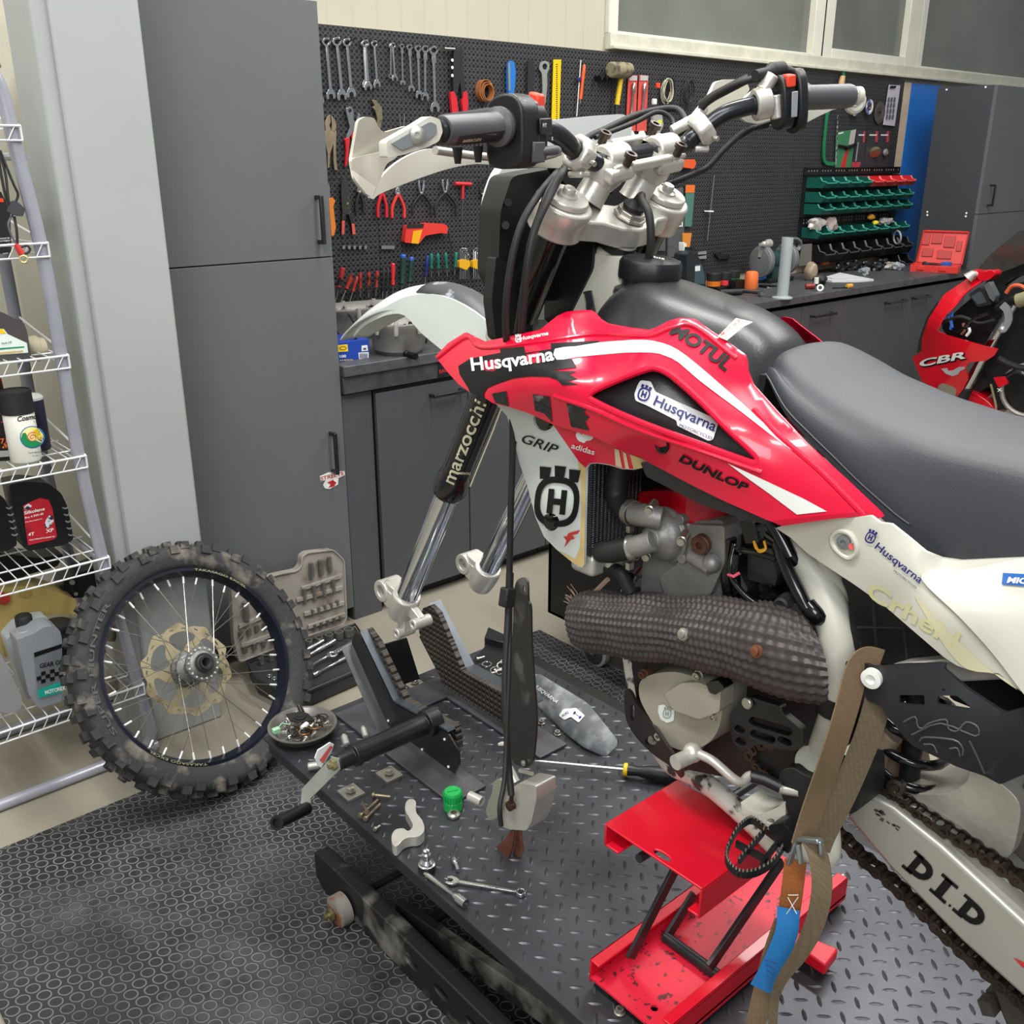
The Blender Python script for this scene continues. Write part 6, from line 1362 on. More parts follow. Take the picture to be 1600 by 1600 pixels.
for (x,y),l_ in (((846,1130),'small hex nut left of the lying fork guard'),((871,1147),'small flanged nut just below the lying fork guard'),((968,1582),'flanged nut lying in front of the red jack')):
  mb = MB(); c = G(x,y); mb.lathe(c,(0,0,1),[(.0085,0),(.0085,.0015),(.0062,.002),(.0062,.008),(.0035,.008),(.0035,0)],6 if y < 1500 else 24,closed=True,caps=False,smooth=False); o = mb.build('nut',M_bolt); tag(o,l_,'nut')
# shallow black tray of small parts at the right jaw
mb = MB(); panel(mb,[(730,1040),(757,1010),(762,998),(800,1012),(830,1035),(832,1075),(800,1085),(748,1060)],lambda x,y: G(x,y,.010),(0,0,-.01),step=0); mb.prism([P(757,1012,Z=ZP),P(763,995,Z=ZP),P(800,1012,Z=ZP),P(795,1022,Z=ZP)],(0,0,.03)); o = mb.build('parts_tray',M_steel_b,bevel=.002); tag(o,'flat black tray of small parts behind the hanging brake hose','tray')
random.seed(11)
for k in range(9):
  x,y = 752+random.random()*45,1030+random.random()*32; c = G(x,y,.016); a = random.random()*6; mb = MB()
  if k % 3: mb.torus(c,V(random.uniform(-.4,.4),random.uniform(-.4,.4),1),.009+.003*random.random(),.0016,16,6); nm,ct = 'metal_ring','ring'
  else: mb.lathe(c,V(math.cos(a),math.sin(a),.1),[(.006,0),(.006,.004),(.003,.004),(.003,.022)],10); nm,ct = 'tray_bolt','bolt'
  o = mb.build(nm,M_zn if k % 2 else M_bolt); tag(o,'small %s in the black tray behind the brake hose' % ('steel ring' if k % 3 else 'bolt'),ct,'rings in the black tray' if k % 3 else 'bolts in the black tray')
bolt_lying(G(745,1030,.016),G(757,1026,.018),.003,'bolt','bright small bolt at the left edge of the black tray')
# bowl of parts
bc = G(474,1148); bw = link('parts_bowl','dented steel bowl full of small used parts at the lift corner','bowl',tuple(bc))
br = .072
mb = MB(); mb.lathe(bc,(0,0,1),[(.045,0),(.060,.006),(br,.024),(br+.004,.026),(br+.004,.028),(br-.002,.0275),(.056,.010),(.0,.006)],44,caps=False); mb.build('bowl_body',mat('dull_bowl','#8e8b85',.35,metal=.7,var=.2,vs=15),bw)
random.seed(5)
kinds = []
for k in range(40):
  a,r = random.random()*2*PI,math.sqrt(random.random())*.054; c = bc+V(r*math.cos(a),r*math.sin(a),.014+random.random()*.012); ax = V(random.uniform(-1,1),random.uniform(-1,1),random.uniform(-.2,.6)); mb = MB(); t = k % 5
  if t == 0: mb.torus(c,V(ax.x*.3,ax.y*.3,1),.008+.008*random.random(),.0013,18,6); nm,lb,gp,m = 'o_ring','thin ring among the parts in the steel bowl','rings in the steel bowl',(M_rub,mat('copper_ring','#b07a3c',.4,metal=.6))[k % 2]
  elif t in (1,3): mb.lathe(c,ax,[(.006,0),(.006,.004),(.003,.004),(.003,.018)],8); nm,lb,gp,m = 'small_bolt','small bolt among the parts in the steel bowl','bolts in the steel bowl',M_bolt
  elif t == 2: mb.lathe(c,ax,[(.003,0),(.008,0),(.008,.003),(.003,.003)],14,closed=True,caps=False); nm,lb,gp,m = 'washer','metal washer among the parts in the steel bowl','washers in the steel bowl',M_zn
  else: mb.lathe(c,ax,[(.005,0),(.006,.012),(.004,.022)],10); nm,lb,gp,m = 'spacer','dark metal spacer among the parts in the steel bowl','spacers in the steel bowl',M_chain
  o = mb.build(nm,m); tag(o,lb,nm.split('_')[-1],gp)
c = bc+V(.004,.016,.034); mb = MB(); mb.prism([c+V(.030*math.cos(a)*s,.030*math.sin(a)*s,0) for a,s in ((0,.7),(1,.8),(2.1,1.2),(3.1,.75),(4.2,.8),(5.2,1.25))],(0,0,.003)); mb.lathe(c,(0,0,1),[(.014,0),(.014,.006),(.009,.007),(.009,.009)],20); o = mb.build('black_bracket',[M_rub]); tag(o,'black triangular bracket with a round boss on top of the bowl','bracket')
mb = MB(); c = bc+V(-.012,-.018,.030); mb.lathe(c,V(.9,.3,.1),[(.005,0),(.006,.003),(.006,.018),(.004,.02)],14); o = mb.build('white_spacer',M_white); tag(o,'white plastic spacer lying in the steel bowl','spacer')
mb = MB(); c = bc+V(-.058,.012,.030); mb.box(c-V(.008,.006,.005),c+V(.008,.006,.005)); mb.tube([c,c+V(.02,.01,.005),c+V(.035,.0,.0)],.0015,6); o = mb.build('connector',mat('mint_plastic','#9ccaa4',.5),bevel=.001); tag(o,'pale green connector on the left rim of the steel bowl','connector')
for (x,y,n_,l_) in ((481,1198,.0085,'grey threaded bung beside the crank at the platform edge'),(542,1165,.008,'grey hex socket behind the crank tube, left one of two'),(572,1152,.007,'grey hex socket behind the crank tube, right one of two')):
  A = G(x,y,.01); mb = MB(); mb.lathe(A,V(.3,.9,.35) if y < 1190 else V(1,-.6,.1),[(n_*.7,0),(n_,.002),(n_,.024),(n_*.7,.026),(n_*.6,.03)],16); o = mb.build('fitting',mat('grey_fitting','#a5a49c',.4,metal=.4)); tag(o,l_,'fitting')
# ============================================================= the loose front wheel
R_ = .345; lean,yaw = math.radians(30),math.radians(10)
BX,BY = .91,2.14
hv = V(math.cos(yaw),math.sin(yaw),0); bk = V(-math.sin(yaw),math.cos(yaw),0)
upv = bk*math.sin(lean)+V(0,0,math.cos(lean)); nrm = (-bk*math.cos(lean)+V(0,0,math.sin(lean)))
WC = V(BX,BY,.012)+upv*R_+nrm*0
fw_ = link('front_wheel','knobbly front wheel with a black rim leaning in front of the rack','wheel',(BX,BY,0))
def Wp(r,a,t): return WC+(hv*math.cos(a)+upv*math.sin(a))*r+nrm*t
def wring(mb,prof,n=96):
  vs = []; fs = []; m = len(prof)
  for r,t in prof:
    for k in range(n): vs.append(Wp(r,2*PI*k/n,t))
  for i in range(m):
    j = (i+1) % m
    for k in range(n): k2 = (k+1) % n; fs.append((i*n+k,i*n+k2,j*n+k2,j*n+k))
  mb.add(vs,fs,True); return mb
def tyre_mat():
  m = mat('muddy_tyre','#2a2a2b',.75,col2='#857d70',vs=16,thr=(.53,.76),detail=10,bump=.25,bs=70); return m
M_ty = tyre_mat()
mb = MB(); wring(mb,cr([(.268,-.028),(.285,-.038),(.310,-.041),(.327,-.032),(.334,0),(.327,.032),(.310,.041),(.285,.038),(.268,.028),(.262,0)],3,True))
def knob(a,t0,t1,r0,r1,w,h):
  a2 = w/r0/2; vs = []
  for (r,s) in ((r0,1.0),(r1,.82)):
    for da,t in ((-a2,t0),(a2,t0),(a2,t1),(-a2,t1)): vs.append(Wp(r,a+da*s,(t0+t1)/2+(t-(t0+t1)/2)*s))
  mb.add(vs,[(3,2,1,0),(4,5,6,7),(0,1,5,4),(1,2,6,5),(2,3,7,6),(3,0,4,7)])
random.seed(2)
NK = 44
for k in range(NK):
  a = 2*PI*k/NK; j = random.uniform(-.006,.006)
  if k % 2: knob(a+j,-.011,.011,.330,.3465,.026,0)
  else: knob(a+j,-.024,-.006,.328,.345,.024,0); knob(a+j,.006,.024,.328,.345,.024,0)
  for s in (-1,1):
    if k % 2: knob(a+.02,s*.030,s*.042,.318,.338,.026,0)
    else: knob(a-.02,s*.034,s*.047,.306,.328,.028,0)
tyr = mb.build('tyre',M_ty,fw_)
words_ = lambda s,a0,a1,r,h,name,m,par,off,flip=False: None
def arc_text(s,ac,span,r,h,t,m,name,par,bold=.0):
  v,f = text2d(s,bold); x0 = min(p[0] for p in v); x1 = max(p[0] for p in v); out = []
  for x,y in v:
    a = ac+span*(.5-(x-x0)/(x1-x0)); out.append(Wp(r+y*h,a,t))
  mb = MB(); mb.add(out,f); o = mb.build(name,m,par); return o
M_rl = mat('rim_print','#8c8a66',.5)
arc_text('SUPER HUNTER',math.radians(160),1.2,.286,.013,.0425,mat('embossed_rubber','#464748',.6),'sidewall_lettering',tyr,.02)
mb = MB(); wring(mb,[(.271,.026),(.258,.026),(.2535,.016),(.248,.006),(.246,0),(.248,-.006),(.2535,-.016),(.258,-.026),(.271,-.026),(.262,-.008),(.262,.008)])
rim = mb.build('rim',mat('black_anodised_rim','#1b1e2b',.28,metal=.4,var=.2,vs=12),fw_)
mb = MB(); mb.tube([Wp(.2715,2*PI*k/90,.0265) for k in range(90)],.0011,5,closed=True); mb.build('rim_edge',mat('worn_rim_edge','#b5b7bd',.35,metal=.7),rim)
for ac,s in ((math.radians(52),'TAKASAGO EXCEL'),(math.radians(232),'TAKASAGO EXCEL')): arc_text(s,ac,.62,.2585,.006,.0268,M_rl,'rim_lettering',rim,.02)
# hub
mb = MB(); wring(mb,[(.012,.046),(.012,.060),(.018,.060),(.019,.050),(.027,.049),(.027,.046),(.034,.044),(.038,.040),(.047,.039),(.047,.031),(.022,.026),(.019,0),(.024,-.026),(.040,-.032),(.040,-.040),(.030,-.044),(.012,-.046)],40)
hub = mb.build('hub',mat('weathered_hub','#6f706f',.45,metal=.6,var=.25,vs=30),fw_)
mb = MB(); wring(mb,[(.0125,.055),(.0125,.061),(.0185,.061),(.0185,.055)],30); wring(mb,[(.021,.049),(.021,.0515),(.0265,.0515),(.0265,.049)],30); mb.build('bearing_seal',M_rub,hub)
for k in range(18):
  a = 2*PI*k/18; mb = MB(); c = Wp(.041,a,.0385); mb.lathe(c,nrm,[(.003,0),(.003,.0042),(.0015,.0045)],8); mb.build('spoke_head',M_alu,hub)
M_sp = mat('dull_spoke','#a9a69b',.3,metal=.9); M_nip = mat('pale_nipple','#dfe0dd',.4,metal=.3)
for k in range(36):
  side = 1 if k % 2 else -1; lead = 1 if (k//2) % 2 else -1
  ar = 2*PI*(k+.5)/36; ah = ar+lead*math.radians(58 if side > 0 else 62)
  A = Wp(.038,ah,side*.034); B = Wp(.247,ar,side*.003); d = (B-A).normalized()
  mb = MB(); mb.tube([A,B-d*.008],.0011,6); s_ = mb.build('spoke',M_sp,fw_)
  mb = MB(); mb.tube([B-d*.020,B],.0030,8); mb.build('nipple',M_nip,s_)
# wave brake disc, behind the hub
t0 = -.052; ol = []; inn = []
for k in range(120):
  a = 2*PI*k/120; ol.append((a,.124+.0055*math.sin(10*a)+.002*math.sin(20*a)))
def dsurf(x,y): return WC+hv*x+upv*y+nrm*t0
P2 = lambda a,r: (r*math.cos(a),r*math.sin(a))
holes_ = []
for k in range(6):
  a0 = 2*PI*k/6+.3; holes_.append(cr([P2(a0+.12,.050),P2(a0+.42,.082),P2(a0+.32,.102),P2(a0-.05,.106),P2(a0-.36,.100),P2(a0-.42,.086),P2(a0-.15,.070)],3,True))
for k in range(20):
  a0 = 2*PI*k/20; holes_.append([P2(a0-.05,.1115),P2(a0+.05,.1125),P2(a0+.05,.1165),P2(a0-.05,.1155)])
mb = MB(); panel(mb,[P2(a,r) for a,r in ol],dsurf,-nrm*.003,step=0,smooth=False,holes=holes_+[[P2(2*PI*k/24,.030) for k in range(24)]])
mb.build('brake_disc',mat('heat_tinted_disc','#b5a888',.35,metal=.55,col2='#6e5a3e',vs=14,thr=(.5,.7)),fw_)
mb = MB(); wring(mb,[(.030,-.040),(.048,-.044),(.050,-.051),(.030,-.051)],36); mb.build('disc_carrier',MATS['weathered_hub'],fw_)
# ============================================================= open socket case behind the wheel
tb = link('socket_case','open grimy socket tool case behind the leaning wheel','tool case',(1.38,2.6,0))
M_case = mat('grimy_grey_case','#8b857c',.6,col2='#5c4a3a',vs=12,thr=(.52,.75),bump=.1,bs=80); M_caseb = mat('black_case','#26282b',.45,var=.2,vs=14)
lidY = lambda x,y: P(x,y,Y=2.70+.0006*(965-y)*.6)
mb = MB(); lid_ol = rnd([(362,918),(434,898),(464,892),(471,884),(471,871),(479,864),(520,859),(537,875),(541,965),(536,976),(488,991),(374,1034),(366,1000)],5)
panel(mb,lid_ol,lidY,(0,.028,0),step=0,smooth=False); lid = mb.build('lid',M_case,tb,bevel=.004)
mb = MB(); mb.tube([lidY(x,y)+V(0,-.002,0) for x,y in lid_ol],.0035,6,closed=True); mb.build('lid_lip',M_case,lid)
def csock(x,y,r,h,m,par,name,lean=V(0,0,1)):
  mb = MB(); c = lidY(x,y)+V(0,-.006,0); mb.cyl(c,c+V(0,0,h),r,n=12); return mb
rows_ = [((484,502),876,900,.0075,.055,4),((478,524),918,938,.0062,.048,4),((484,528),948,956,.0062,.022,5),((484,530),968,976,.006,.020,6)]
for (xa,xb),ya,yb,r,h,n in [((486,514),902,893,.0085,.055,3),((475,520),940,925,.0075,.050,4),((487,526),960,945,.0065,.020,5),((490,530),982,968,.0065,.018,5),((384,406),968,960,.010,.065,2),((376,425),996,978,.0075,.024,5),((382,440),1018,1000,.0075,.022,5)]:
  for k in range(n):
    x = xa+(xb-xa)*k/(n-1); y = ya+(yb-ya)*k/(n-1)
    mb = csock(x,y,r,h,None,None,''); o = mb.build('socket',mat('dull_socket_steel','#8f8d88',.35,metal=.8,var=.2,vs=40)); tag(o,'steel socket clipped in the lid of the grey socket case','socket','sockets in the case lid')
for q,n in (((462,905),3),): pass
mb = MB()
for (xa,ya,xb,yb) in ((470,916,532,896),(462,934,534,914),(474,956,536,938),(480,976,538,956),(372,975,420,955),(376,1005,440,982)):
  mb.prism([lidY(xa,ya),lidY(xb,yb),lidY(xb,yb+6),lidY(xa,ya+6)],(0,-.010,0))
mb.build('lid_ridges',M_case,lid,bevel=.001)
# tray of the case
TZ = .062
c1,c2,c3,c4 = P(381,1040,Z=TZ),P(436,1092,Z=TZ),P(560,1040,Z=TZ),P(545,985,Z=TZ)
mb = MB(); mb.prism([V(1.19,2.68,.004),V(1.16,2.56,.004),V(1.19,2.40,.004),V(1.25,2.385,.004),V(1.46,2.40,.004),V(1.53,2.44,.004),V(1.60,2.68,.004)],(0,0,TZ-.012)); tr = mb.build('tray',M_caseb,tb,bevel=.008,seg=3)
mb = MB(); mb.tube([V(1.19,2.68,TZ-.004),V(1.16,2.56,TZ-.004),V(1.19,2.40,TZ-.004),V(1.25,2.385,TZ-.004),V(1.46,2.40,TZ-.004),V(1.53,2.44,TZ-.004),V(1.60,2.68,TZ-.004)],.006,8,closed=True); mb.build('tray_rim',M_caseb,tr)
for k in range(6):
  c = V(1.36+k*.036,2.645-.004*k,TZ-.006); r = .011+.0012*k; mb = MB(); mb.lathe(c,(0,0,1),[(r,0),(r,.026),(r*.7,.026),(r*.62,.012),(0,.012)],20); o = mb.build('socket',MATS['dull_socket_steel']); tag(o,'chrome socket standing in the tray of the socket case','socket','sockets standing in the case tray')
for k in range(4):
  c = V(1.22+k*.034,2.64,TZ-.006); r = .009; mb = MB(); mb.lathe(c,(0,0,1),[(r,0),(r,.022),(r*.7,.022),(r*.62,.012),(0,.012)],20); o = mb.build('socket',MATS['dull_socket_steel']); tag(o,'chrome socket standing in the tray of the socket case','socket','sockets standing in the case tray')
for k,(a,b,r) in enumerate(((V(1.27,2.55,.068),V(1.47,2.60,.070),.008),(V(1.27,2.58,.068),V(1.44,2.625,.070),.007),(V(1.30,2.50,.068),V(1.50,2.55,.068),.007),(V(1.30,2.45,.066),V(1.48,2.49,.066),.006))):
  mb = MB(); L = (b-a).length; mb.lathe(a,b-a,[(r,0),(r*1.25,.004),(r*1.25,L*.14),(r*.7,L*.17),(r*.7,L*.6),(r,L*.62),(r,L)],14)
  o = mb.build('ratchet_bar',M_zn); tag(o,'chrome drive bar lying in the tray of the socket case','drive bar','drive bars in the case tray')
mb = MB(); c = V(1.41,2.515,.074); mb.torus(c,(0,0,1),.014,.005,20,8); mb.bar(c+V(.018,.004,0),c+V(.12,.04,0),.012,.008); o = mb.build('ratchet',M_zn,bevel=.001); tag(o,'chrome ratchet handle in the socket case tray','ratchet')
for k in range(6):
  mb = MB(); c = V(1.20+.005*k,2.55-.024*k,TZ-.004); mb.torus(c,(0,0,1),.0075,.0018,16,6); o = mb.build('bit_ring',M_zn); tag(o,'small chrome socket ring at the left edge of the case tray','ring','small rings along the tray edge')
# ============================================================= bottles and cans on the wire shelf
YS = 2.50
def slab(ol,y,d,name,m,label=None,cat=None,parent=None,bevel=.006,r=4,n=3):
  mb = MB(); panel(mb,rnd(ol,r,3),lambda a,b: P(a,b,Y=y),(0,d,0),step=0,smooth=False); o = mb.build(name,m,parent,bevel=bevel,seg=n)
  if label: tag(o,label,cat)
  return o
def flat(ol,y,name,m,parent): mb = MB(); panel(mb,ol,lambda a,b: P(a,b,Y=y-.0012),(0,0,0),step=0); return mb.build(name,m,parent)
def wtxt(s,a,b,h,y,m,parent,name='label_print',**k): mb = MB(); lettering(mb,s,a,b,h,lambda p,q: P(p,q,Y=y-.0024),**k); return mb.build(name,m,parent)
M_jug = mat('charcoal_jug','#4a4747',.45,var=.1,vs=8); M_bb = mat('black_bottle','#141415',.38,var=.2,vs=10); M_sil = mat('silver_bottle','#8c9096',.4,metal=.15,var=.08,vs=8)
M_gold = mat('gold_jerrycan','#b09a5c',.42,var=.08,vs=6); M_orp = mat('orange_print','#e8742c',.5); M_teal = mat('teal_label','#17a08d',.45)
o = slab([(-40,480),(4,488),(38,505),(43,520),(49,556),(47,562),(-40,566)],YS,.07,'oil_jug',M_jug,'charcoal grey fork oil jug on the third wire shelf from the top','oil jug')
flat([(-30,512),(6,514),(12,522),(42,536),(44,551),(-30,557)],YS,'label',mat('mint_white_label','#dfe9e2',.5),o); flat([(-30,512),(4,514),(10,521),(-30,523)],YS-.001,'yellow_band',M_yel,o); flat([(-30,546),(38,541),(38,543),(-30,549)],YS-.001,'green_band',mat('green_print','#1d8a5a',.5),o); flat([(-30,553),(36,547),(36,550),(-30,557)],YS-.001,'bronze_band',M_yelw,o)
wtxt('Fork Oil',(3,538),(18,536),3,YS-.001,M_dec,o,bold=.02); wtxt('0.5L',(25,549),(33,548),3.5,YS-.001,M_decw,o,bold=.03)
c = P(50,545,Y=2.58); mb = MB(); mb.lathe(c,V(1,0,0),[(.030,-.02),(.032,.012),(.026,.02),(.024,.03),(.020,.032)],24); o = mb.build('paper_roll',mat('beige_bottle','#aaa088',.6)); tag(o,'beige capped plastic bottle lying behind the fork oil jug','bottle')
def can(x,ytop,ycap,ybot,y,r,name,label,cat,mcap,mbody,domed=False):
  b = P(x,ybot,Y=y); t = P(x,ytop,Y=y); cz = P(x,ycap,Y=y); zb = b.z
  zb = .904 if abs(zb-.9) < .06 else zb; root = link(name,label,cat,(b.x,y,zb)); h = t.z-zb; hc = cz.z-zb
  mb = MB(); mb.lathe((b.x,y,zb),(0,0,1),[(r*.94,0),(r,.003),(r,hc),(r*.96,hc+.002)],32); body = mb.build('body',mbody,root)
  mb = MB()
  if domed: mb.lathe((b.x,y,zb+hc),(0,0,1),[(r,0),(r,.006),(r*.8,.012),(r*.3,.016),(r*.3,h-hc)],28)
  else: mb.lathe((b.x,y,zb+hc),(0,0,1),[(r*1.05,0),(r*1.02,(h-hc)*.97),(r*.92,h-hc),(r*.9,(h-hc)*.94),(0,(h-hc)*.94)],32)
  mb.build('cap',mcap,root); return root,body,V(b.x,y,zb),r
root,body,cc0,cr0 = can(43,606,642,727,2.50,.0355,'spray_can','white spray paint can with a black cap and a swirl logo','spray can',M_rub,mat('cream_can','#e3e2d6',.4))
def csurf(c,r,off=.0008):
  """wraps (px,py) on an upright cylinder through the sight line"""
  def f(x,y):
    rr = ray(x,y); q = CAM-c; a = rr.x**2+rr.y**2; b = 2*(q.x*rr.x+q.y*rr.y); cc_ = q.x**2+q.y**2-(r+off)**2; D = max(0,b*b-4*a*cc_)
    t = (-b-math.sqrt(D))/(2*a); return CAM+rr*t
  return f
S = csurf(cc0,cr0)
mb = MB(); lettering(mb,'Cosmos',(27,659),(62,653),8,S,bold=.035,shear=.2); lettering(mb,'LAC',(53,660),(62,659),2.6,S); lettering(mb,'FLAT BLACK',(45,709),(65,707),2.4,S); lettering(mb,'No. 354',(51,713),(60,712),1.8,S); mb.build('can_print',M_dec,body)
def swirl(a0,a1,r0,r1,n=16): return [(50.5+(r0+(r1-r0)*k/n)*1.12*math.cos(a0+(a1-a0)*k/n),683+(r0+(r1-r0)*k/n)*1.02*math.sin(a0+(a1-a0)*k/n)) for k in range(n+1)]
for off,(c_,out_,in_) in enumerate((('#1c6fb0',17.5,0),('#f2ec9a',16.0,0))):
  mb = MB(); panel(mb,hl(50.5,683,out_*1.12,out_),csurf(cc0,cr0,.001+.0006*off),(0,0,0),step=4); mb.build('logo_disc',mat('logo_'+c_[1:],c_,.45),body)
mb = MB(); panel(mb,[(50.5+16*1.12*math.cos(a),683+16*math.sin(a)) for a in np.linspace(PI*.95,PI*.2,12)]+[(56,688),(50,690),(44,684),(40,676),(35,677)],csurf(cc0,cr0,.0022),(0,0,0),step=4); mb.build('logo_green',mat('logo_green','#168a4e',.45),body)
mb = MB(); panel(mb,[(50.5+15.5*1.12*math.cos(a),683+15.5*math.sin(a)) for a in np.linspace(-PI*.35,PI*.1,8)]+[(60,686),(54,678),(52,672)],csurf(cc0,cr0,.0023),(0,0,0),step=4); mb.build('logo_yellow',M_yel,body)
mb = MB(); mb.tube([csurf(cc0,cr0,.0022)(50.5+(1+k*.35)*math.cos(k*.5),683+(1+k*.32)*math.sin(k*.5)) for k in range(24)],.0012,5); mb.build('logo_spiral',mat('coral_swirl','#d8704a',.5),body)
can(64,614,622,706,2.575,.026,'spray_can','slim dark aerosol can half hidden behind the white spray can','spray can',M_decw,mat('navy_can','#25243a',.4),True)
o = slab([(-40,560),(0,592),(8,624),(20,633),(27,650),(34,718),(-40,724)],2.53,.07,'oil_bottle',M_bb,'black four-stroke oil bottle with orange 7100 lettering, left of the spray can','oil bottle')
flat([(-35,632),(8,634),(22,645),(30,700),(-35,706)],2.53,'label',mat('dark_label','#1a1718',.45,col2='#d46a34',vs=60,thr=(.6,.64)),o); flat([(-35,706),(30,703),(31,712),(-35,717)],2.53,'grey_strip',mat('grey_label','#a9a7a8',.5),o)
wtxt('7100',(1,693),(27,690),8,2.528,M_orp,o,bold=.03); wtxt('4T',(3,701),(12,700),4,2.528,M_orp,o,bold=.04); wtxt('15W-50',(14,700),(34,698),5,2.528,M_decw,o,bold=.04)
o = slab([(-30,562),(2,590),(7,612),(0,640),(-30,640)],2.60,.05,'oil_bottle',M_red,'dark red bottle standing behind the black 7100 oil bottle','oil bottle')
def silk(dx,label):
  f = lambda l: [(x+dx,y+abs(dx)*.1) for x,y in l]
  o = slab(f([(14,757),(42,752),(75,755),(95,770),(105,790),(113,830),(115,843),(100,852),(44,861),(36,855)]),2.55,.075,'oil_bottle',M_bb,label,'oil bottle',bevel=.008)
  for k in range(5):
    x,y = 98+k*2.2+dx,792+k*10.5; mb = MB(); S_ = lambda a,b: P(a,b,Y=2.5485)
    panel(mb,[(x,y),(x+4,y+1.5),(x+9,y-1),(x+9,y+1.5),(x+4,y+4),(x-1,y+2)],S_,(0,-.0006,0),step=0); mb.build('grip_glint',mat('grey_glint','#77797a',.35),o)  # grey slivers: glints on the grip notches put into the colour
  return o,f
o,f = silk(0,'black oil bottle with a red label, nearest the rack post')
flat(f([(36,790),(46,785),(62,778),(76,781),(82,795),(89,838),(84,843),(44,852),(39,820)]),2.55,'label',mat('red_gradient_label','#b81c2c',.45,col2='#3a1216',vs=9,thr=(.52,.6)),o)
for s,a,b,h in (('Silkolene',(38,804),(70,797),5),('Pro 4 5W-40',(39,811),(68,804),3.2),('Performance',(40,817),(66,811),1.8),('4T',(44,838),(54,836),5),('XP',(72,833),(84,830),5.5),('FULLY SYNTHETIC ENGINE OIL',(46,845),(86,839),2)): wtxt(s,a,b,h,2.5488,M_decw,o,bold=.03,shear=.15)
mb = MB(); S_ = lambda a,b: P(a,b,Y=2.5478); panel(mb,[(37,792),(44,787),(50,790),(46,796),(40,797)],S_,(0,0,0),step=0); panel(mb,[(69,822),(72,812),(77,805),(83,806),(84,814),(79,822),(73,826)],S_,(0,0,0),step=0); mb.build('label_picture',mat('label_picture','#d5d6dc',.5,col2='#2a2a30',vs=90,thr=(.5,.55)),o)
o,f = silk(-88,'black oil bottle with a light blue label, cut by the photo edge')
flat([(-20,830),(0,836),(1,850),(0,862),(-20,866)],2.57,'label',mat('sky_label','#5aa7c8',.5),o)
# bottles on the bottom shelf
o = slab([(-20,960),(0,930),(10,918),(52,915),(90,925),(118,936),(120,960),(60,962),(40,1000),(8,1030),(0,1000)],2.66,.10,'jerrycan',M_gold,'mustard gold plastic jerrycan lying at the back of the low shelf','jerrycan',bevel=.012)
mb = MB(); panel(mb,hl(40,928,10,6),lambda a,b: P(a,b,Y=2.657),(0,.003,0),step=0); mb.build('recess_shade',mat('gold_shadow','#9c8648',.5),o)  # darker gold disc, the shade of a recess put into the colour
mb = MB(); c = P(0,934,Y=2.64); mb.lathe(c,V(-.5,-.4,.5),[(.016,-.02),(.016,.02),(.012,.022)],20); mb.build('red_cap',M_red,o)
o = slab([(10,1000),(28,980),(50,970),(76,966),(80,985),(70,1090),(40,1092)],2.575,.06,'oil_bottle',mat('pale_silver_bottle','#a9b0b2',.4),'pale grey bottle with a black cap on the low shelf','oil bottle',bevel=.008)
mb = MB(); c = P(38,974,Y=2.57); mb.lathe(c,V(0,0,1),[(.021,-.01),(.021,.020),(.018,.024),(0,.024)],24); mb.build('cap',M_rub,o)
o = slab([(26,1000),(52,990),(68,980),(82,978),(94,985),(97,1000),(97,1096),(60,1107),(45,1085)],2.485,.068,'oil_bottle',M_sil,'silver gear oil bottle with a chequered teal label','oil bottle',bevel=.010)
mb = MB(); c = P(39,994,Y=2.53); mb.lathe(c,V(0,0,1),[(.026,-.03),(.022,0),(.022,.018),(.019,.021),(0,.021)],24); mb.build('neck',M_sil,o)
flat([(53,1024),(97,1010),(97,1070),(60,1085)],2.484,'label',mat('gear_label','#6e7276',.45),o); flat([(53,1020),(97,1006),(97,1012),(54,1027)],2.483,'black_band',M_dec,o); flat([(58,1078),(97,1064),(97,1082),(61,1091)],2.482,'teal_band',M_teal,o)
wtxt('GEAR OIL',(62,1044),(100,1037),7,2.482,M_dec,o,bold=.03,shear=.2); wtxt('MOTOREX',(71,1085),(103,1077),6,2.480,M_decw,o,bold=.04)
for i in range(6):
  for j in range(3):
    if (i+j) % 2: flat([(57+i*7,1052-i*1.7+j*6),(64+i*7,1050-i*1.7+j*6),(64.5+i*7,1056-i*1.7+j*6),(57.5+i*7,1058-i*1.7+j*6)],2.482,'check',M_dec,o)
o = slab([(-30,1010),(0,1020),(16,1050),(35,1090),(33,1108),(18,1115),(0,1112),(-30,1105)],2.47,.07,'oil_bottle',mat('dark_silver_bottle','#8a8a8a',.4),'tapering grey bottle at the far left of the low shelf','oil bottle',bevel=.014)
mb = MB(); c = P(92,985,Y=2.60); mb.lathe(c,V(.1,0,1),[(.040,-.10),(.040,-.02),(.034,0),(.036,.004),(.036,.020),(.033,.026),(0,.027)],30); o = mb.build('canister',M_rub); tag(o,'black canister with a ribbed screw lid behind the silver gear oil','canister')
# glass bottle with reddish oil and red spout
bt = link('pour_bottle','clear bottle of dark red oil with a red spout, seen through the wheel','bottle',tuple(P(168,1085,Y=2.56)))
c = P(168,1086,Y=2.56); mb = MB(); mb.lathe(c,(0,0,1),[(.034,0),(.036,.004),(.036,.075),(.030,.10),(.014,.125),(.012,.14)],28); mb.build('glass',mat('pale_bottle_glass','#b9bba6',.2,alpha=.45),bt)
mb = MB(); mb.lathe(c,(0,0,1),[(.033,.004),(.033,.045)],24); mb.build('red_oil',mat('dark_red_oil','#5a2a24',.3),bt)
mb = MB(); mb.lathe(c,(.0,0,1),[(.014,.135),(.012,.16),(.006,.165),(.006,.172)],18); mb.build('spout',M_red,bt)
mb = MB(); mb.tube([P(172,970,Y=2.56),P(189,981,Y=2.55)],.007,12); o = mb.build('red_nozzle',M_red); tag(o,'red plastic nozzle beside the clear oil bottle','nozzle')
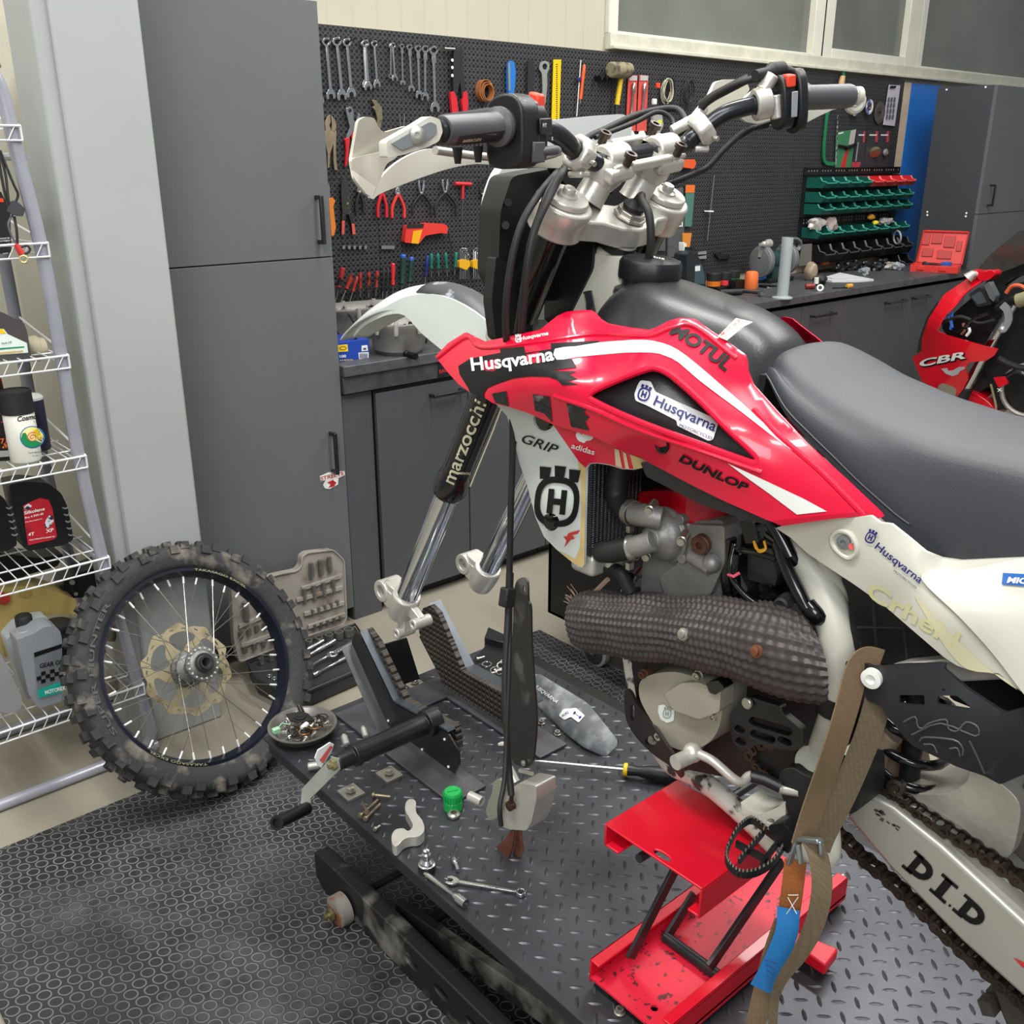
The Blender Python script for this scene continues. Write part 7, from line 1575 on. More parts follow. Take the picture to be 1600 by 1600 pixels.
mb = MB(); mb.tube([P(180,965,Y=2.60),P(172,1000,Y=2.60)],[.012,.014],12); o = mb.build('dark_bottle',mat('olive_bottle','#6a6450',.5)); tag(o,'olive brown bottle neck behind the red nozzle','bottle')
o = slab([(100,905),(130,893),(165,880),(168,900),(160,930),(112,935),(98,925)],2.72,.08,'battery',M_bb,'black battery box at the back of the rack above the jerrycan','battery')
mb = MB(); bolt(mb,P(112,910,Y=2.715),(0,-1,.3),.008,.008); bolt(mb,P(118,928,Y=2.715),(0,-1,.3),.006,.006); mb.build('terminal',M_bolt,o)
o = slab([(-30,860),(60,872),(100,866),(90,885),(20,905),(-30,915)],2.70,.08,'dark_carton',M_bb,'black box at the back of the rack under the oil bottles','box')
# battery charger box and cables on the top-left shelf
o = slab([(-40,290),(2,300),(16,330),(18,395),(-40,400)],2.50,.12,'charger_box',mat('charger_carton','#201f21',.5,col2='#57504c',vs=30,thr=(.62,.7)),'black battery charger carton with white print at the upper left','box',bevel=.002,r=1)
for s,a,b,h in (('MAINTAINS THE',(-2,374),(15,373),2.2),('BATTERY',(-2,378),(16,377),2.2),('PRODUCTS',(-2,385),(17,384),2.6),('MODEL',(5,397),(13,396),1.6)): wtxt(s,a,b,h,2.50,M_decw,o,bold=.03)
flat([(-10,308),(5,310),(6,316),(-10,315)],2.5,'red_flash',M_orange,o)
cb_ = link('charger_cable','black charger leads with a red clip hanging over the shelf edge','cable',tuple(P(20,380,Y=2.45)))
def cab2(pts,r,name,m): mb = MB(); mb.tube(cr([tuple(P(a,b,Y=c)) for a,b,c in pts],6),r,8); return mb.build(name,m,cb_)
cab2([(-5,225,2.46),(8,270,2.455),(13,310,2.45),(18,330,2.45)],.003,'lead',M_rub); cab2([(-2,250,2.46),(5,290,2.455),(14,330,2.45)],.003,'lead',M_rub); cab2([(0,235,2.455),(20,285,2.45),(28,303,2.45),(25,315,2.45)],.0028,'lead',M_rub)
cab2([(20,335,2.445),(13,350,2.44),(18,368,2.44),(26,382,2.44)],.0022,'lead',mat('grey_lead','#5a5a5c',.5)); cab2([(22,338,2.445),(26,360,2.44),(27,382,2.44)],.003,'lead',M_rub); cab2([(28,388,2.44),(42,384,2.44),(47,390,2.44),(42,396,2.44),(36,394,2.44)],.0025,'lead',M_rub)
mb = MB(); panel(mb,rnd([(21,313),(30,317),(40,327),(36,338),(28,338),(12,331)],2),lambda a,b: P(a,b,Y=2.435),(0,.014,0),step=0); mb.build('plug_block',mat('dark_grey_plug','#3b3c3f',.5),cb_,bevel=.002)
mb = MB(); mb.tube([P(25,382,Y=2.435),P(34,397,Y=2.435)],[.006,.0075],10); mb.build('red_boot',M_red,cb_)
mb = MB(); c = P(37,405,Y=2.43); mb.torus(c,CAM-c,.0075,.0028,18,8); mb.build('ring_terminal',mat('brass_ring','#c9b884',.35,metal=.6),cb_)
# ============================================================= tools on the pegboard
YP = 3.390
def Wl(o=0): return lambda a,b: P(a,b,Y=YP-o)
NY = V(0,-1,0)
M_hook = M_blk2
def wallthing(ol,off,th,name,m,label=None,cat=None,group=None,parent=None,bevel=0,r=0,holes=()):
  mb = MB(); panel(mb,rnd(ol,r,3) if r else ol,Wl(off),(0,th,0),step=0,smooth=False,holes=holes); o = mb.build(name,m,parent,bevel=bevel)
  if label: tag(o,label,cat,group)
  return o
wr = [((517.2,148),(510.3,65.2),13,0),((534.7,149),(526.8,64.8),14,0),((549.2,145),(542.6,66.2),13,0),((575.7,135),(571.3,67.6),11,0),((589.4,131.5),(585.3,68.5),10,0),((617.3,122),(614,71),8.5,0),
      ((629.6,129.5),(628.2,72.4),7,1),((643.3,138.4),(640,73.8),9,1),((655.4,148),(653.4,75.8),10,1),((664.4,151),(664.8,76.5),11,1),((680,168),(677.7,78.6),13,1)]
wl = ['first large combination wrench from the tall cabinet on the tool board','second combination wrench from the cabinet, the widest jaw of the first three','third large combination wrench from the cabinet, just before the gap','thicker of the two mid-size wrenches after the first gap','thinner of the two mid-size wrenches after the first gap','small combination wrench hanging beside a tiny ring wrench',
      'smallest flex-head ratchet wrench, right of the small pair','second smallest flex-head ratchet wrench on the tool board','flex-head wrench overlapping its neighbour, the left one of the pair','flex-head wrench overlapping its neighbour, the right one of the pair','longest flex-head wrench, last in the row beside the riveter']
for (a,b,w_,fl),lb in zip(wr,wl):
  o = wrench(Wl(.012),a,b,w_,M_zn,'combination_wrench' if not fl else 'flex_head_wrench',flex=bool(fl),n=NY,th=.005); tag(o,lb,'wrench','wrenches hanging on the tool board')
o = wrench(Wl(.008),(571.5,131.5),(568.5,68.5),9,M_zn,'combination_wrench',n=NY); tag(o,'wrench hidden behind the thicker mid-size wrench','wrench','wrenches hanging on the tool board')
o = wrench(Wl(.008),(500,156),(494,70),12,M_zn,'combination_wrench',n=NY); tag(o,'wrench of which only a jaw shows at the cabinet edge','wrench','wrenches hanging on the tool board')
mb = MB()
for c in ((610.7,72),(610.5,119)): panel(mb,hl(c[0],c[1],3.2,3.6,16),Wl(.010),(0,.004,0),step=0,holes=[hl(c[0],c[1],1.8,2.1,12)])
panel(mb,[(609.8,75),(611.8,75),(611.6,116),(609.6,116)],Wl(.010),(0,.003,0),step=0); o = mb.build('ring_wrench',M_zn); tag(o,'tiny double ring wrench hanging beside the small combination wrench','wrench')
for x,y in [(b[0],b[1]) for a,b,w_,fl in wr]+[(548,64),(560,66),(598,68)]:
  mb = MB(); p = P(x,y-1,Y=YP+.002); mb.tube([p,p+V(0,-.022,0),p+V(0,-.028,.008)],.0022,6); o = mb.build('peg_hook',M_hook); tag(o,'black peg hook holding a wrench on the tool board','hook','peg hooks above the wrenches')
def pliers(c,jl,hl_,spread,w_,mj,mh,name,label,jw=None,open_=0,m2=None,swap=False):
  """jl: jaw length up, hl_: handle length down, spread of the handles, in pixels"""
  cx,cy = c; jw = jw or w_*.8; root = link(name,label,'pliers',tuple(P(cx,cy,Y=YP-.008)))
  mb = MB()
  for s in (-1,1):
    panel(mb,[(cx+s*.2,cy+2),(cx+s*(jw),cy),(cx+s*(jw*.8+open_),cy-jl*.6),(cx+s*(jw*.25+open_),cy-jl),(cx+s*(.2+open_*.8),cy-jl*.96),(cx+s*(.3+open_*.3),cy-jl*.3)],Wl(.012),(0,.008,0),step=0)
  mb.build('jaws',mj,root,bevel=.0008)
  for s in (-1,1):
    mb = MB(); pts = cr([(cx+s*.3,cy),(cx+s*spread*.55,cy+hl_*.28),(cx+s*spread*.95,cy+hl_*.6),(cx+s*spread*(.95 if hl_ < 60 else 1),cy+hl_)],4)
    mb.tube([P(x,y,Y=YP-.010) for x,y in pts],1,flat=(.002*w_,.010,(0,-1,0))); mb.build('handle',mh if s < 0 or not m2 else m2,root,bevel=.0015)
  mb = MB(); p = P(cx,cy,Y=YP-.013); mb.lathe(p,NY,[(.005,0),(.005,.002),(.003,.003)],12); mb.build('pivot',M_bolt,root)
  return root
M_rh = mat('red_grip','#c8222e',.42); M_dk = mat('black_grip','#242528',.45); M_tool = mat('grey_tool_steel','#8b8a86',.35,metal=.8,var=.2,vs=30)
# locking pliers, adjustable pliers
r_ = link('locking_pliers','nickel locking pliers nearest the tall cabinet','pliers',tuple(P(517,220,Y=YP-.01))); M_nk = mat('nickel_tan','#b3a288',.35,metal=.7,var=.15,vs=30)
for nm,ol in (('upper_jaw',[(508,192),(512,182),(516,179),(517,190),(515,196),(518,205),(509,205)]),('lower_jaw',[(518,181),(523,186),(526,196),(524,206),(518,205),(519,195)]),('fixed_handle',[(508,204),(519,204),(521,225),(516,240),(515,262),(512,263),(512,240),(508,222)]),('release_handle',[(519,204),(526,204),(525,230),(526,255),(528,266),(523,266),(521,250),(521,228)])): wallthing(ol,.012,.008,nm,M_nk,parent=r_,bevel=.001)
r_ = link('adjustable_pliers','chrome slip-joint pliers with a long red handle beside the locking pliers','pliers',tuple(P(548,210,Y=YP-.01)))
wallthing(rnd([(540,170),(545,166),(550,168),(553,176),(552,185),(556,192),(561,176),(563,178),(561,194),(552,203),(548,212),(543,218),(541,214),(547,200),(543,182)],2),.012,.008,'jaws',M_zn,parent=r_,bevel=.001,holes=[hl(547,173,2.6,3.2,10)])
wallthing([(538,216),(547,215),(546,230),(543,258),(539,261),(541,235),(540,222)],.014,.010,'handle',M_rh,parent=r_,bevel=.002); wallthing([(551,204),(555,210),(560,235),(562,255),(558,256),(555,238),(549,212)],.010,.008,'handle',M_rh,parent=r_,bevel=.002)
r_ = wallthing([(580,155),(590,158),(597,168),(598,185),(594,205),(588,200),(590,185),(586,172),(582,168),(586,165)],.012,.01,'old_pliers',mat('olive_steel','#8a8168',.4,metal=.6,col2='#4e4a3e',vs=30),'olive-brown old locking pliers behind the white hand guard','pliers',bevel=.001)
for x in (624.5,632):
  mb = MB(); mb.tube([P(x,178,Y=YP-.01),P(x+(1.5 if x < 630 else -1),200,Y=YP-.01)],.0018,6); o = mb.build('pick',M_tool); tag(o,'thin steel pick tip behind the guard, %s' % ('left' if x < 630 else 'right'),'pick')
# riveter
r_ = link('hand_riveter','black hand riveter with red handles right of the wrenches','riveter',tuple(P(710,120,Y=YP-.02)))
wallthing([(710,73),(722,74),(724,84),(721,118),(714,150),(709,152),(708,110)],.02,.016,'body',M_rub,parent=r_,bevel=.001); mb = MB(); mb.tube([P(694,76,Y=YP-.02),P(710,77,Y=YP-.02)],.006,10); mb.build('nose',M_tool,r_)
for x,y in ((706.5,94),(706.5,105.5),(706.5,118)): mb = MB(); p = P(x,y,Y=YP-.024); mb.lathe(p,NY,[(.006,0),(.006,.002)],12); mb.build('rivet_tip',M_decw,r_)
wallthing(rnd([(704,145),(709,142),(714,152),(717,180),(707,181)],2),.024,.014,'handle',M_rh,parent=r_,bevel=.002); wallthing(rnd([(725,144),(730,142),(732,160),(731,178),(724,175),(722,160)],2),.024,.014,'handle',M_rh,parent=r_,bevel=.002); wallthing([(718,112),(724,110),(728,145),(722,158)],.018,.01,'lever',M_rub,parent=r_)
# leather belt roll
mb = MB(); c = P(757,142,Y=YP-.012)
for k,rr in enumerate((.036,.031,.027)): mb.tube([c+V(rr*math.cos(2*PI*j/30)+.003*k,-.004*k,rr*1.15*math.sin(2*PI*j/30)-.003*k) for j in range(30)],1,flat=(.028,.003,(1,0,0)),closed=True)
o = mb.build('leather_strap',mat('tan_leather','#a4693a',.55,var=.15,vs=20)); tag(o,'rolled tan leather strap hanging on the tool board','strap')
# blue handled file, flat bar, ring wrench, yellow ruler, screwdriver
o = wallthing(rnd([(795,98),(800,94),(804,98),(806,112),(805,132),(803,148),(795,149),(794,130),(794,110)],3),.014,.014,'file_handle',mat('blue_grip','#2273c4',.4),'blue handled file hanging above the left switch housing','file',bevel=.003)
wallthing([(794,100),(797,97),(798,140),(795,143)],.0175,.003,'grip_inlay',mat('grey_inlay','#7d8288',.45),parent=o)
o = wallthing([(825,94),(833,94),(835,98),(833,152),(824,152)],.010,.003,'flat_bar',M_tank,'plain dark flat steel bar between the blue file and the ring spanner','bar')
o = wallthing(cr([(845,98),(852,95),(858,99),(858,108),(855,115),(855,135),(852,162),(850,166),(847,163),(848,140),(847,116),(843,108)],3,True),.010,.005,'ring_spanner',mat('pale_green_steel','#a5aba2',.4,metal=.5),'cranked pale steel ring spanner left of the yellow ruler','spanner',holes=[hl(851.5,104,4,5.2,8)])
o = wallthing([(865,93),(877,93),(874,190),(862,190)],.010,.003,'yellow_ruler',mat('yellow_steel_rule','#e6c20c',.4),'bright yellow perforated steel ruler hanging on the tool board','ruler')
mb = MB()
for k in range(26): panel(mb,[(869+.0,100+k*3.4),(871.5,100+k*3.4),(871.3,101.4+k*3.4),(868.8,101.4+k*3.4)],Wl(.0106),(0,0,0),step=0)
mb.build('ruler_slots',M_dec,o)
mb = MB(); mb.tube([P(907.5,94,Y=YP-.012),P(901,182,Y=YP-.012)],.0024,8); o = mb.build('thin_rod',M_decw); tag(o,'thin white rod with a blue clip left of the orange screwdriver','rod')
mb = MB(); p = P(904,124,Y=YP-.014); mb.box(p-V(.010,.006,.008),p+V(.010,.004,.008)); mb.build('blue_clip',M_navy,o,bevel=.002)
r_ = link('screwdriver','slim orange screwdriver hanging beside the white rod','screwdriver',tuple(P(911,120,Y=YP-.01))); mb = MB(); a,b = P(912.5,105,Y=YP-.012),P(907,155,Y=YP-.012); mb.lathe(a,b-a,[(.004,-.012),(.008,0),(.009,.03),(.007,.08),(.0085,(b-a).length)],14); mb.build('handle',mat('orange_grip','#d85a24',.4),r_); mb = MB(); mb.tube([b,P(906.4,162,Y=YP-.012)],.003,8); mb.build('shaft',M_zn,r_)
# mallet
r_ = link('mallet','worn rubber mallet with a yellow handle hanging head up','mallet',tuple(P(967,120,Y=YP-.03)))
mb = MB(); a,b = P(954,109,Y=YP-.05),P(983,110,Y=YP-.03); mb.lathe(a,b-a,[(.028,0),(.034,.006),(.035,(b-a).length*.5),(.033,(b-a).length-.006),(.026,(b-a).length)],22); mb.build('head',mat('grimy_rubber_head','#8d8468',.7,col2='#4e4838',vs=22),r_)
mb = MB(); a,b = P(970,122,Y=YP-.03),P(964,164,Y=YP-.03); mb.tube([a,b],.012,12); mb.build('handle',mat('yellow_handle','#d9b713',.45),r_); mb = MB(); mb.tube([b,P(963.5,178,Y=YP-.03)],.0125,12); mb.build('handle_grip',M_tank,r_)
for k in range(3): mb = MB(); mb.prism([P(928+k*8,119,Y=YP),P(935+k*8,118.5,Y=YP),P(931+k*8,127-k,Y=YP)],(0,-.04,.0)); o = mb.build('tool_hook',M_hook); tag(o,'black triangular double hook left of the mallet','hook','double hooks beside the mallet')
# two carded tools
for k,(x,l_) in enumerate(((980,'red-carded socket extension, left of the pair, right of the mallet'),(997,'red-carded socket extension, right of the pair, beside the coiled cables'))):
  o = wallthing([(x+2,117),(x+16,118),(x+13,205),(x-2,205)],.008,.003,'blister_card',mat('coral_card','#cf4f46',.5),l_,'packaged tool','red carded tools')
  wallthing([(x+4,117.5),(x+16,118.5),(x+15.5,126),(x+3.5,126)],.0112,.002,'card_header',mat('grey_card','#b5aeac',.5),parent=o)
  mb = MB(); a,b = P(x+10.5,130,Y=YP-.016),P(x+6.5,178,Y=YP-.016); mb.lathe(a,b-a,[(.007,0),(.010,.004),(.010,.04),(.006,.045),(.006,(b-a).length)],12); mb.build('extension',M_zn,o)
  wallthing([(x+2,205),(x+9,204),(x+14,214),(x+4,222),(x-2,220)],.0112,.002,'card_foot',M_decw,parent=o)
def coil(c,rad,n,r,name,m,lb,seed=1,squash=1.35):
  random.seed(seed); mb = MB(); p = P(*c,Y=YP-.02); N_ = 22*n; pts = []
  for k in range(N_): a = 2*PI*k/22; rr = rad*(1+.12*math.sin(k*.31+seed)); pts.append(p+V(rr*math.cos(a)*.85,-.010*math.sin(k*.2),rr*squash*math.sin(a)-.006*math.sin(k*.13)))
  mb.tube(pts,r,6); o = mb.build(name,m); return tag(o,lb,'cable')
coil((1043,140),.040,4,.0030,'cable_coil',mat('cream_cable','#b9b79c',.5),'coil of cream cable hanging left of the black coil',2); coil((1046,143),.046,3,.0030,'cable_coil',M_rub,'coil of black cable hung together with the cream coil',5); coil((1076,143),.040,4,.0026,'cable_coil',mat('dark_cable','#2b2c2f',.5),'separate coil of thin black cable right of the cream one',7)
mb = MB(); p = P(1028,134,Y=YP-.04); mb.box(p-V(.012,.006,.010),p+V(.012,.006,.012)); o = mb.build('orange_clip',M_orange,bevel=.002); tag(o,'small orange clip on the cream cable coil','clip')
mb = MB(); p = P(1022,160,Y=YP-.04); mb.box(p-V(.013,.008,.010),p+V(.013,.006,.016)); o = mb.build('white_plug',M_decw,bevel=.003); tag(o,'white plug hanging from the cable coil','plug')
o = wallthing(rnd([(1021,180),(1034,176),(1037,196),(1030,210),(1020,205)],2),.03,.016,'meter',mat('grey_meter','#9c9d98',.5),'small grey tester with a yellow screen hanging under the cable coil','meter',bevel=.002); wallthing([(1027,188),(1034,187),(1034,194),(1027,195)],.031,.001,'screen',mat('yellow_screen','#cfe02a',.4),parent=o)
# second row
r_ = link('pruning_saw','orange-handled hook tool half hidden by the cabinet edge','hand tool',tuple(P(520,330,Y=YP-.012))); wallthing(rnd([(514,312),(520,308),(524,314),(521,322),(523,340),(525,355),(522,368),(518,369)],2),.016,.014,'handle',mat('orange_handle','#e0802c',.4),parent=r_,bevel=.003); wallthing([(513,285),(515,290),(516,310),(513,312)],.010,.003,'blade',M_zn,parent=r_)
r_ = link('wire_strippers','black wire crimping strippers with red handle ends','pliers',tuple(P(540,320,Y=YP-.012))); wallthing(rnd([(534,282),(539,278),(544,281),(546,300),(549,330),(544,336),(535,334),(533,300)],3),.012,.006,'plate',mat('black_tool_plate','#2f312c',.5,col2='#8a8c5a',vs=55,thr=(.62,.66)),parent=r_)
for s in (0,1):
  wallthing([[(535,334),(541,336),(539,352),(538,366),(534,367),(534,350)],[(544,334),(549,330),(554,350),(556,366),(551,367),(549,350)]][s],.014,.010,'handle',M_dk,parent=r_,bevel=.002); wallthing([[(534.5,345),(539,345),(538,366),(534,367)],[(549.5,349),(554,350),(556,366),(551,367)]][s],.016,.003,'red_end',mat('salmon_grip','#d0564a',.5),parent=r_,bevel=.001)
pliers((562,300),8,32,6,5,M_tool,M_dk,'cutting_pliers','dark pliers with yellow edges below the guard tip')
pliers((597,300),10,40,7,5.5,M_tool,M_rh,'side_cutters','dark red handled pliers half behind the white guard',m2=M_rh)
pliers((622,303),11,38,10,5,M_zn,mat('red_orange_grip','#d83a32',.4),'combination_pliers','red handled long-nose pliers in the second row, middle')
pliers((659,302),20,33,15,3.2,M_zn,M_dk,'circlip_pliers','black circlip pliers beside the red long-nose pliers',jw=2.5,open_=3.5)
pliers((696,300),20,36,17,3.2,M_zn,M_dk,'circlip_pliers','black circlip pliers beside the red T-handle',jw=2.5,open_=3.5)
r_ = link('t_handle_key','red T-handle key hanging in the second row','hex key',tuple(P(722,300,Y=YP-.01))); mb = MB(); mb.tube([P(711,287,Y=YP-.012),P(736,288,Y=YP-.012)],.008,12); mb.tube([P(723.5,289,Y=YP-.012),P(723,311,Y=YP-.012)],.006,12); mb.build('handle',M_rh,r_); mb = MB(); mb.tube([P(723,311,Y=YP-.012),P(722.5,345,Y=YP-.012),P(725,352,Y=YP-.012)],.002,8); mb.build('shaft',M_tool,r_)
r_ = link('spoke_puller','chrome hook puller on a black loop right of the T-handle','puller',tuple(P(760,310,Y=YP-.01))); mb = MB(); p = P(757,292,Y=YP-.012); mb.tube([p+V(.028*math.cos(2*PI*k/20),0,.040*math.sin(2*PI*k/20)) for k in range(20)],.004,8,closed=True); mb.build('loop',M_rub,r_)
wallthing([(753,302),(769,302),(768,311),(762,312),(762,332),(765,335),(764,340),(762,342),(761,358),(759,358),(759,342),(756,338),(759,332),(759,312),(754,310)],.012,.006,'puller_body',M_zn,parent=r_,bevel=.001)
# infrared thermometer, red and yellow
r_ = link('infrared_thermometer','red and yellow infrared thermometer gun hanging on the board','thermometer',tuple(P(668,362,Y=YP-.02)))
wallthing(rnd([(636,352),(663,350),(665,348),(695,350),(700,354),(699,366),(690,364),(665,368),(655,381),(632,379)],3),.030,.026,'body',mat('red_gun','#d8392f',.4),parent=r_,bevel=.003)
wallthing([(646,361),(660,359),(654,381),(643,380)],.0315,.001,'yellow_side',mat('yellow_side','#e9a81a',.4),parent=r_); wallthing([(636,351),(663,349.5),(661,356),(636,357)],.0318,.001,'black_top',M_rub,parent=r_); mb = MB(); mb.tube([P(700,362,Y=YP-.02),P(705,385,Y=YP-.02),P(706,410,Y=YP-.02)],.003,6); mb.build('lanyard',M_rub,r_)
for x0,x1,l_ in ((535,573,'strip of small silver bits under the wire strippers'),(596,616,'short strip of small silver bits left of the thermometer')):
  r_ = link('bit_strip',l_,'bit strip',tuple(P((x0+x1)/2,387,Y=YP-.008)));
  wallthing([(x0,385),(x1,384),(x1,386),(x0,387)],.006,.004,'rail',M_rub,parent=r_)
  for k in range(5): x = x0+2+(x1-x0-4)*k/4; wallthing([(x-1.8,384),(x+2.5,383.5),(x+2.2,389),(x-1.5,389.5)],.010,.004,'bit',M_zn,parent=r_)
# screwdrivers in the rack
def driver(x,y0,y1,w_,m,lb,tilt=0,shaft=12,fat=False,cap_=None):
  r_ = link('screwdriver',lb,'screwdriver',tuple(P(x,(y0+y1)/2,Y=YP-.03))); a,b = P(x+tilt,y0,Y=YP-.035),P(x,y1,Y=YP-.03); L = (b-a).length; w_ *= .0024
  mb = MB(); mb.lathe(a,b-a,[(w_*.6,0),(w_,.004),(w_,L*.45),(w_*.72,L*.72),(w_*.95,L*.95),(w_*.5,L)],14); mb.build('handle',m,r_)
  if cap_: mb = MB(); mb.lathe(a,b-a,[(w_*.7,-.002),(w_*1.04,.003),(w_*1.04,.012)],14); mb.build('end_cap',cap_,r_)
  if shaft: mb = MB(); d = (b-a).normalized(); mb.tube([b,b+d*(shaft*.0023)],.0025,8); mb.build('shaft',M_tool,r_)
M_grn = mat('green_handle','#16705c',.4); M_dgn = mat('dark_green_handle','#1c3f38',.45); M_blc = mat('blue_cap','#2b58b0',.4); M_rdh = mat('red_black_handle','#a92e26',.45,col2='#1c1c1e',vs=25,thr=(.5,.56))
for k,(x,y0,y1,w_,m,tl,lb,cp_) in enumerate(((529,418,450,4.2,M_rdh,7,'tilted red and black screwdriver, first from the cabinet',None),(541,428,452,3.8,M_rdh,10,'tilted red and black screwdriver, second from the cabinet',None),(551,432,456,3.2,M_rdh,7,'red and black screwdriver leaning against the first upright one',None),
    (563,420,452,2.6,M_rdh,0,'upright red screwdriver with a black end, first upright one',M_rub),(576,420,452,3,M_rdh,0,'upright red screwdriver with a black end, second upright one',M_rub),(588,418,450,3,M_rdh,2,'upright red and black screwdriver, third upright one',M_rub),(598,419,455,2.4,M_dk,2,'slim black screwdriver left of another slim black one',None),(604.5,419,455,2.4,M_dk,2,'slim black screwdriver beside the bright red handle',None),
    (614,411,446,3.6,mat('bright_red_handle','#d8303a',.4),0,'bright red thick screwdriver next to the green ones',None),(628,398,445,5.2,M_dgn,2,'large dark green screwdriver with a blue cap',M_blc),(640,402,442,4.2,M_dgn,3,'smaller dark green screwdriver with a blue cap',M_blc),(665,399,432,3,M_navy,3,'navy blue screwdriver left of four teal green ones',None),
    (674,396,420,3,M_grn,0,'teal screwdriver, first of four',None),(685,396,420,3,M_grn,-1,'teal screwdriver, second of four',None),(698,395,420,3,M_grn,-2,'teal screwdriver, third of four',None),(711,394,418,3,M_grn,2,'teal screwdriver, fourth of four',None))): driver(x,y0,y1,w_,m,lb,tl,14 if x > 560 else 26,cap_=cp_)
for a,b,l_ in (((520,453),(612,447),'red'),((660,421),(716,419),'teal')): mb = MB(); mb.bar(P(*a,Y=YP-.028),P(*b,Y=YP-.028),.010,.006); o = mb.build('tool_rack',M_rub); tag(o,'thin black rail holding the %s screwdrivers on the board' % l_,'rack')
for x,lb in ((725,'yellow hex key set, left of two, above the fender'),(746,'yellow hex key set, right of two, above the fender')):
  r_ = link('hex_key_set',lb,'hex keys',tuple(P(x,412,Y=YP-.02)),'yellow hex key sets'); wallthing(rnd([(x-7,408),(x-1,405),(x+9,407),(x+10,415),(x+4,422),(x-7,418)],1),.034,.020,'holder',mat('yellow_holder','#e0a51c',.4),parent=r_,bevel=.002)
  for k in range(6):
    mb = MB(); xx = x-6+k*2.7; L = 388+k*2.6; p0,p1,p2 = P(xx,436,Y=YP-.022),P(xx,L+3,Y=YP-.024),P(xx+2+(5-k)*1.6,L+1,Y=YP-.028); mb.tube([p0,p1,p1.lerp(p2,.3)+V(0,0,.006),p2],.0026-.0002*k,6); mb.build('hex_key',M_zn,r_)
# middle: plastic bags, rasp cards, probe rod, orange tool
o = wallthing(rnd([(1045,298),(1068,292),(1070,400),(1044,402)],3),.012,.010,'plastic_bag',mat('clear_bag','#6c6d6e',.15,alpha=.55,bump=.6,bs=30),'crinkled clear plastic bag hanging right of the yoke','bag',bevel=.002)
wallthing([(1054,328),(1066,327),(1067,354),(1052,355)],.016,.001,'paper_label',M_decw,parent=o); wallthing([(1058,323),(1067,322),(1066,328),(1057,328)],.0165,.001,'red_tab',M_orange,parent=o)
mb = MB(); [lettering(mb,s,(1055,y),(1065,y-.5),2,Wl(.0174),bold=.02) for s,y in (('SET',338),('2402',344),('|||||',352))]; mb.build('label_print',M_dec,o)
o = wallthing(rnd([(1022,352),(1040,350),(1040,392),(1020,392)],3),.010,.008,'plastic_bag',MATS['clear_bag'],'smaller clear plastic bag lower left of the saw card','bag',bevel=.002)
o = wallthing([(1072,289),(1086,289),(1081,354),(1070,354)],.014,.004,'saw_blade_card',mat('green_card','#4d7a6c',.45),'green and orange carded blade hanging on the board','packaged tool'); wallthing([(1072,289),(1086,289),(1085,301),(1071,301)],.0152,.001,'orange_header',M_orp,parent=o)
o = wallthing(rnd([(1067,364),(1081,364),(1075,405),(1067,406)],1),.016,.004,'orange_card',mat('orange_card','#dc8a34',.45),'small orange carded tool below the green blade card','packaged tool')
r_ = link('measuring_rod','thin steel rod standing in a small holder on the bare board','rod',tuple(P(1110,330,Y=YP-.01))); mb = MB(); mb.tube([P(1116,274,Y=YP-.02),P(1105,376,Y=YP-.02)],.0035,8); mb.build('rod',M_zn,r_); mb = MB(); mb.tube([P(1100,330,Y=YP-.004),P(1114,331,Y=YP-.028)],[.004,.008],10); mb.build('holder',M_zn,r_)
o = wallthing(rnd([(1061,256),(1066,250),(1086,249),(1088,256),(1084,264),(1064,261)],2),.03,.04,'orange_grip_tool',mat('orange_tool','#df5a28',.45),'orange plastic tool peeking out below the handlebar','tool',bevel=.004)
for k,(x,y) in enumerate(((1091,394),(1091,401))): o = wallthing([(x,y),(x+13,y-2),(x+13,y+3),(x,y+4)],.008,.004,'metal_bracket',mat('grey_bracket','#8a8c8c',.5),'small grey bracket on the board, %s of a pair' % ('upper','lower')[k],'bracket')
o = wallthing(rnd([(1117,396),(1124,393),(1130,398),(1142,397),(1140,404),(1124,405)],1),.014,.010,'hook_cluster',M_rub,'cluster of small black hooks low on the tool board','hook')
# right side: hacksaw, discs, cards
r_ = link('hacksaw','green framed hacksaw with a wooden handle hanging on the board','hacksaw',tuple(P(1300,200,Y=YP-.015)))
mb = MB(); mb.tube([P(x,y,Y=YP-.014) for x,y in cr([(1317,113),(1318,122),(1313,150),(1295,172),(1290,200),(1287,240),(1290,254),(1303,256)],5)],1,flat=(.020,.008,(0,-1,0))); mb.build('frame',mat('green_frame','#1e7a4e',.4),r_)
mb = MB(); mb.tube([P(1317,119,Y=YP-.03),P(1315,128,Y=YP-.03),P(1313,140,Y=YP-.03)],[.014,.018,.014],12); mb.build('handle',mat('pale_wood','#c9a374',.6,var=.15,vs=30),r_)
mb = MB(); mb.tube([P(1309,180,Y=YP-.012),P(1306,258,Y=YP-.012)],1,flat=(.010,.002,(0,-1,0))); mb.build('blade',mat('printed_blade','#9fa2a0',.4,col2='#3a3c3c',vs=60,thr=(.5,.55)),r_)
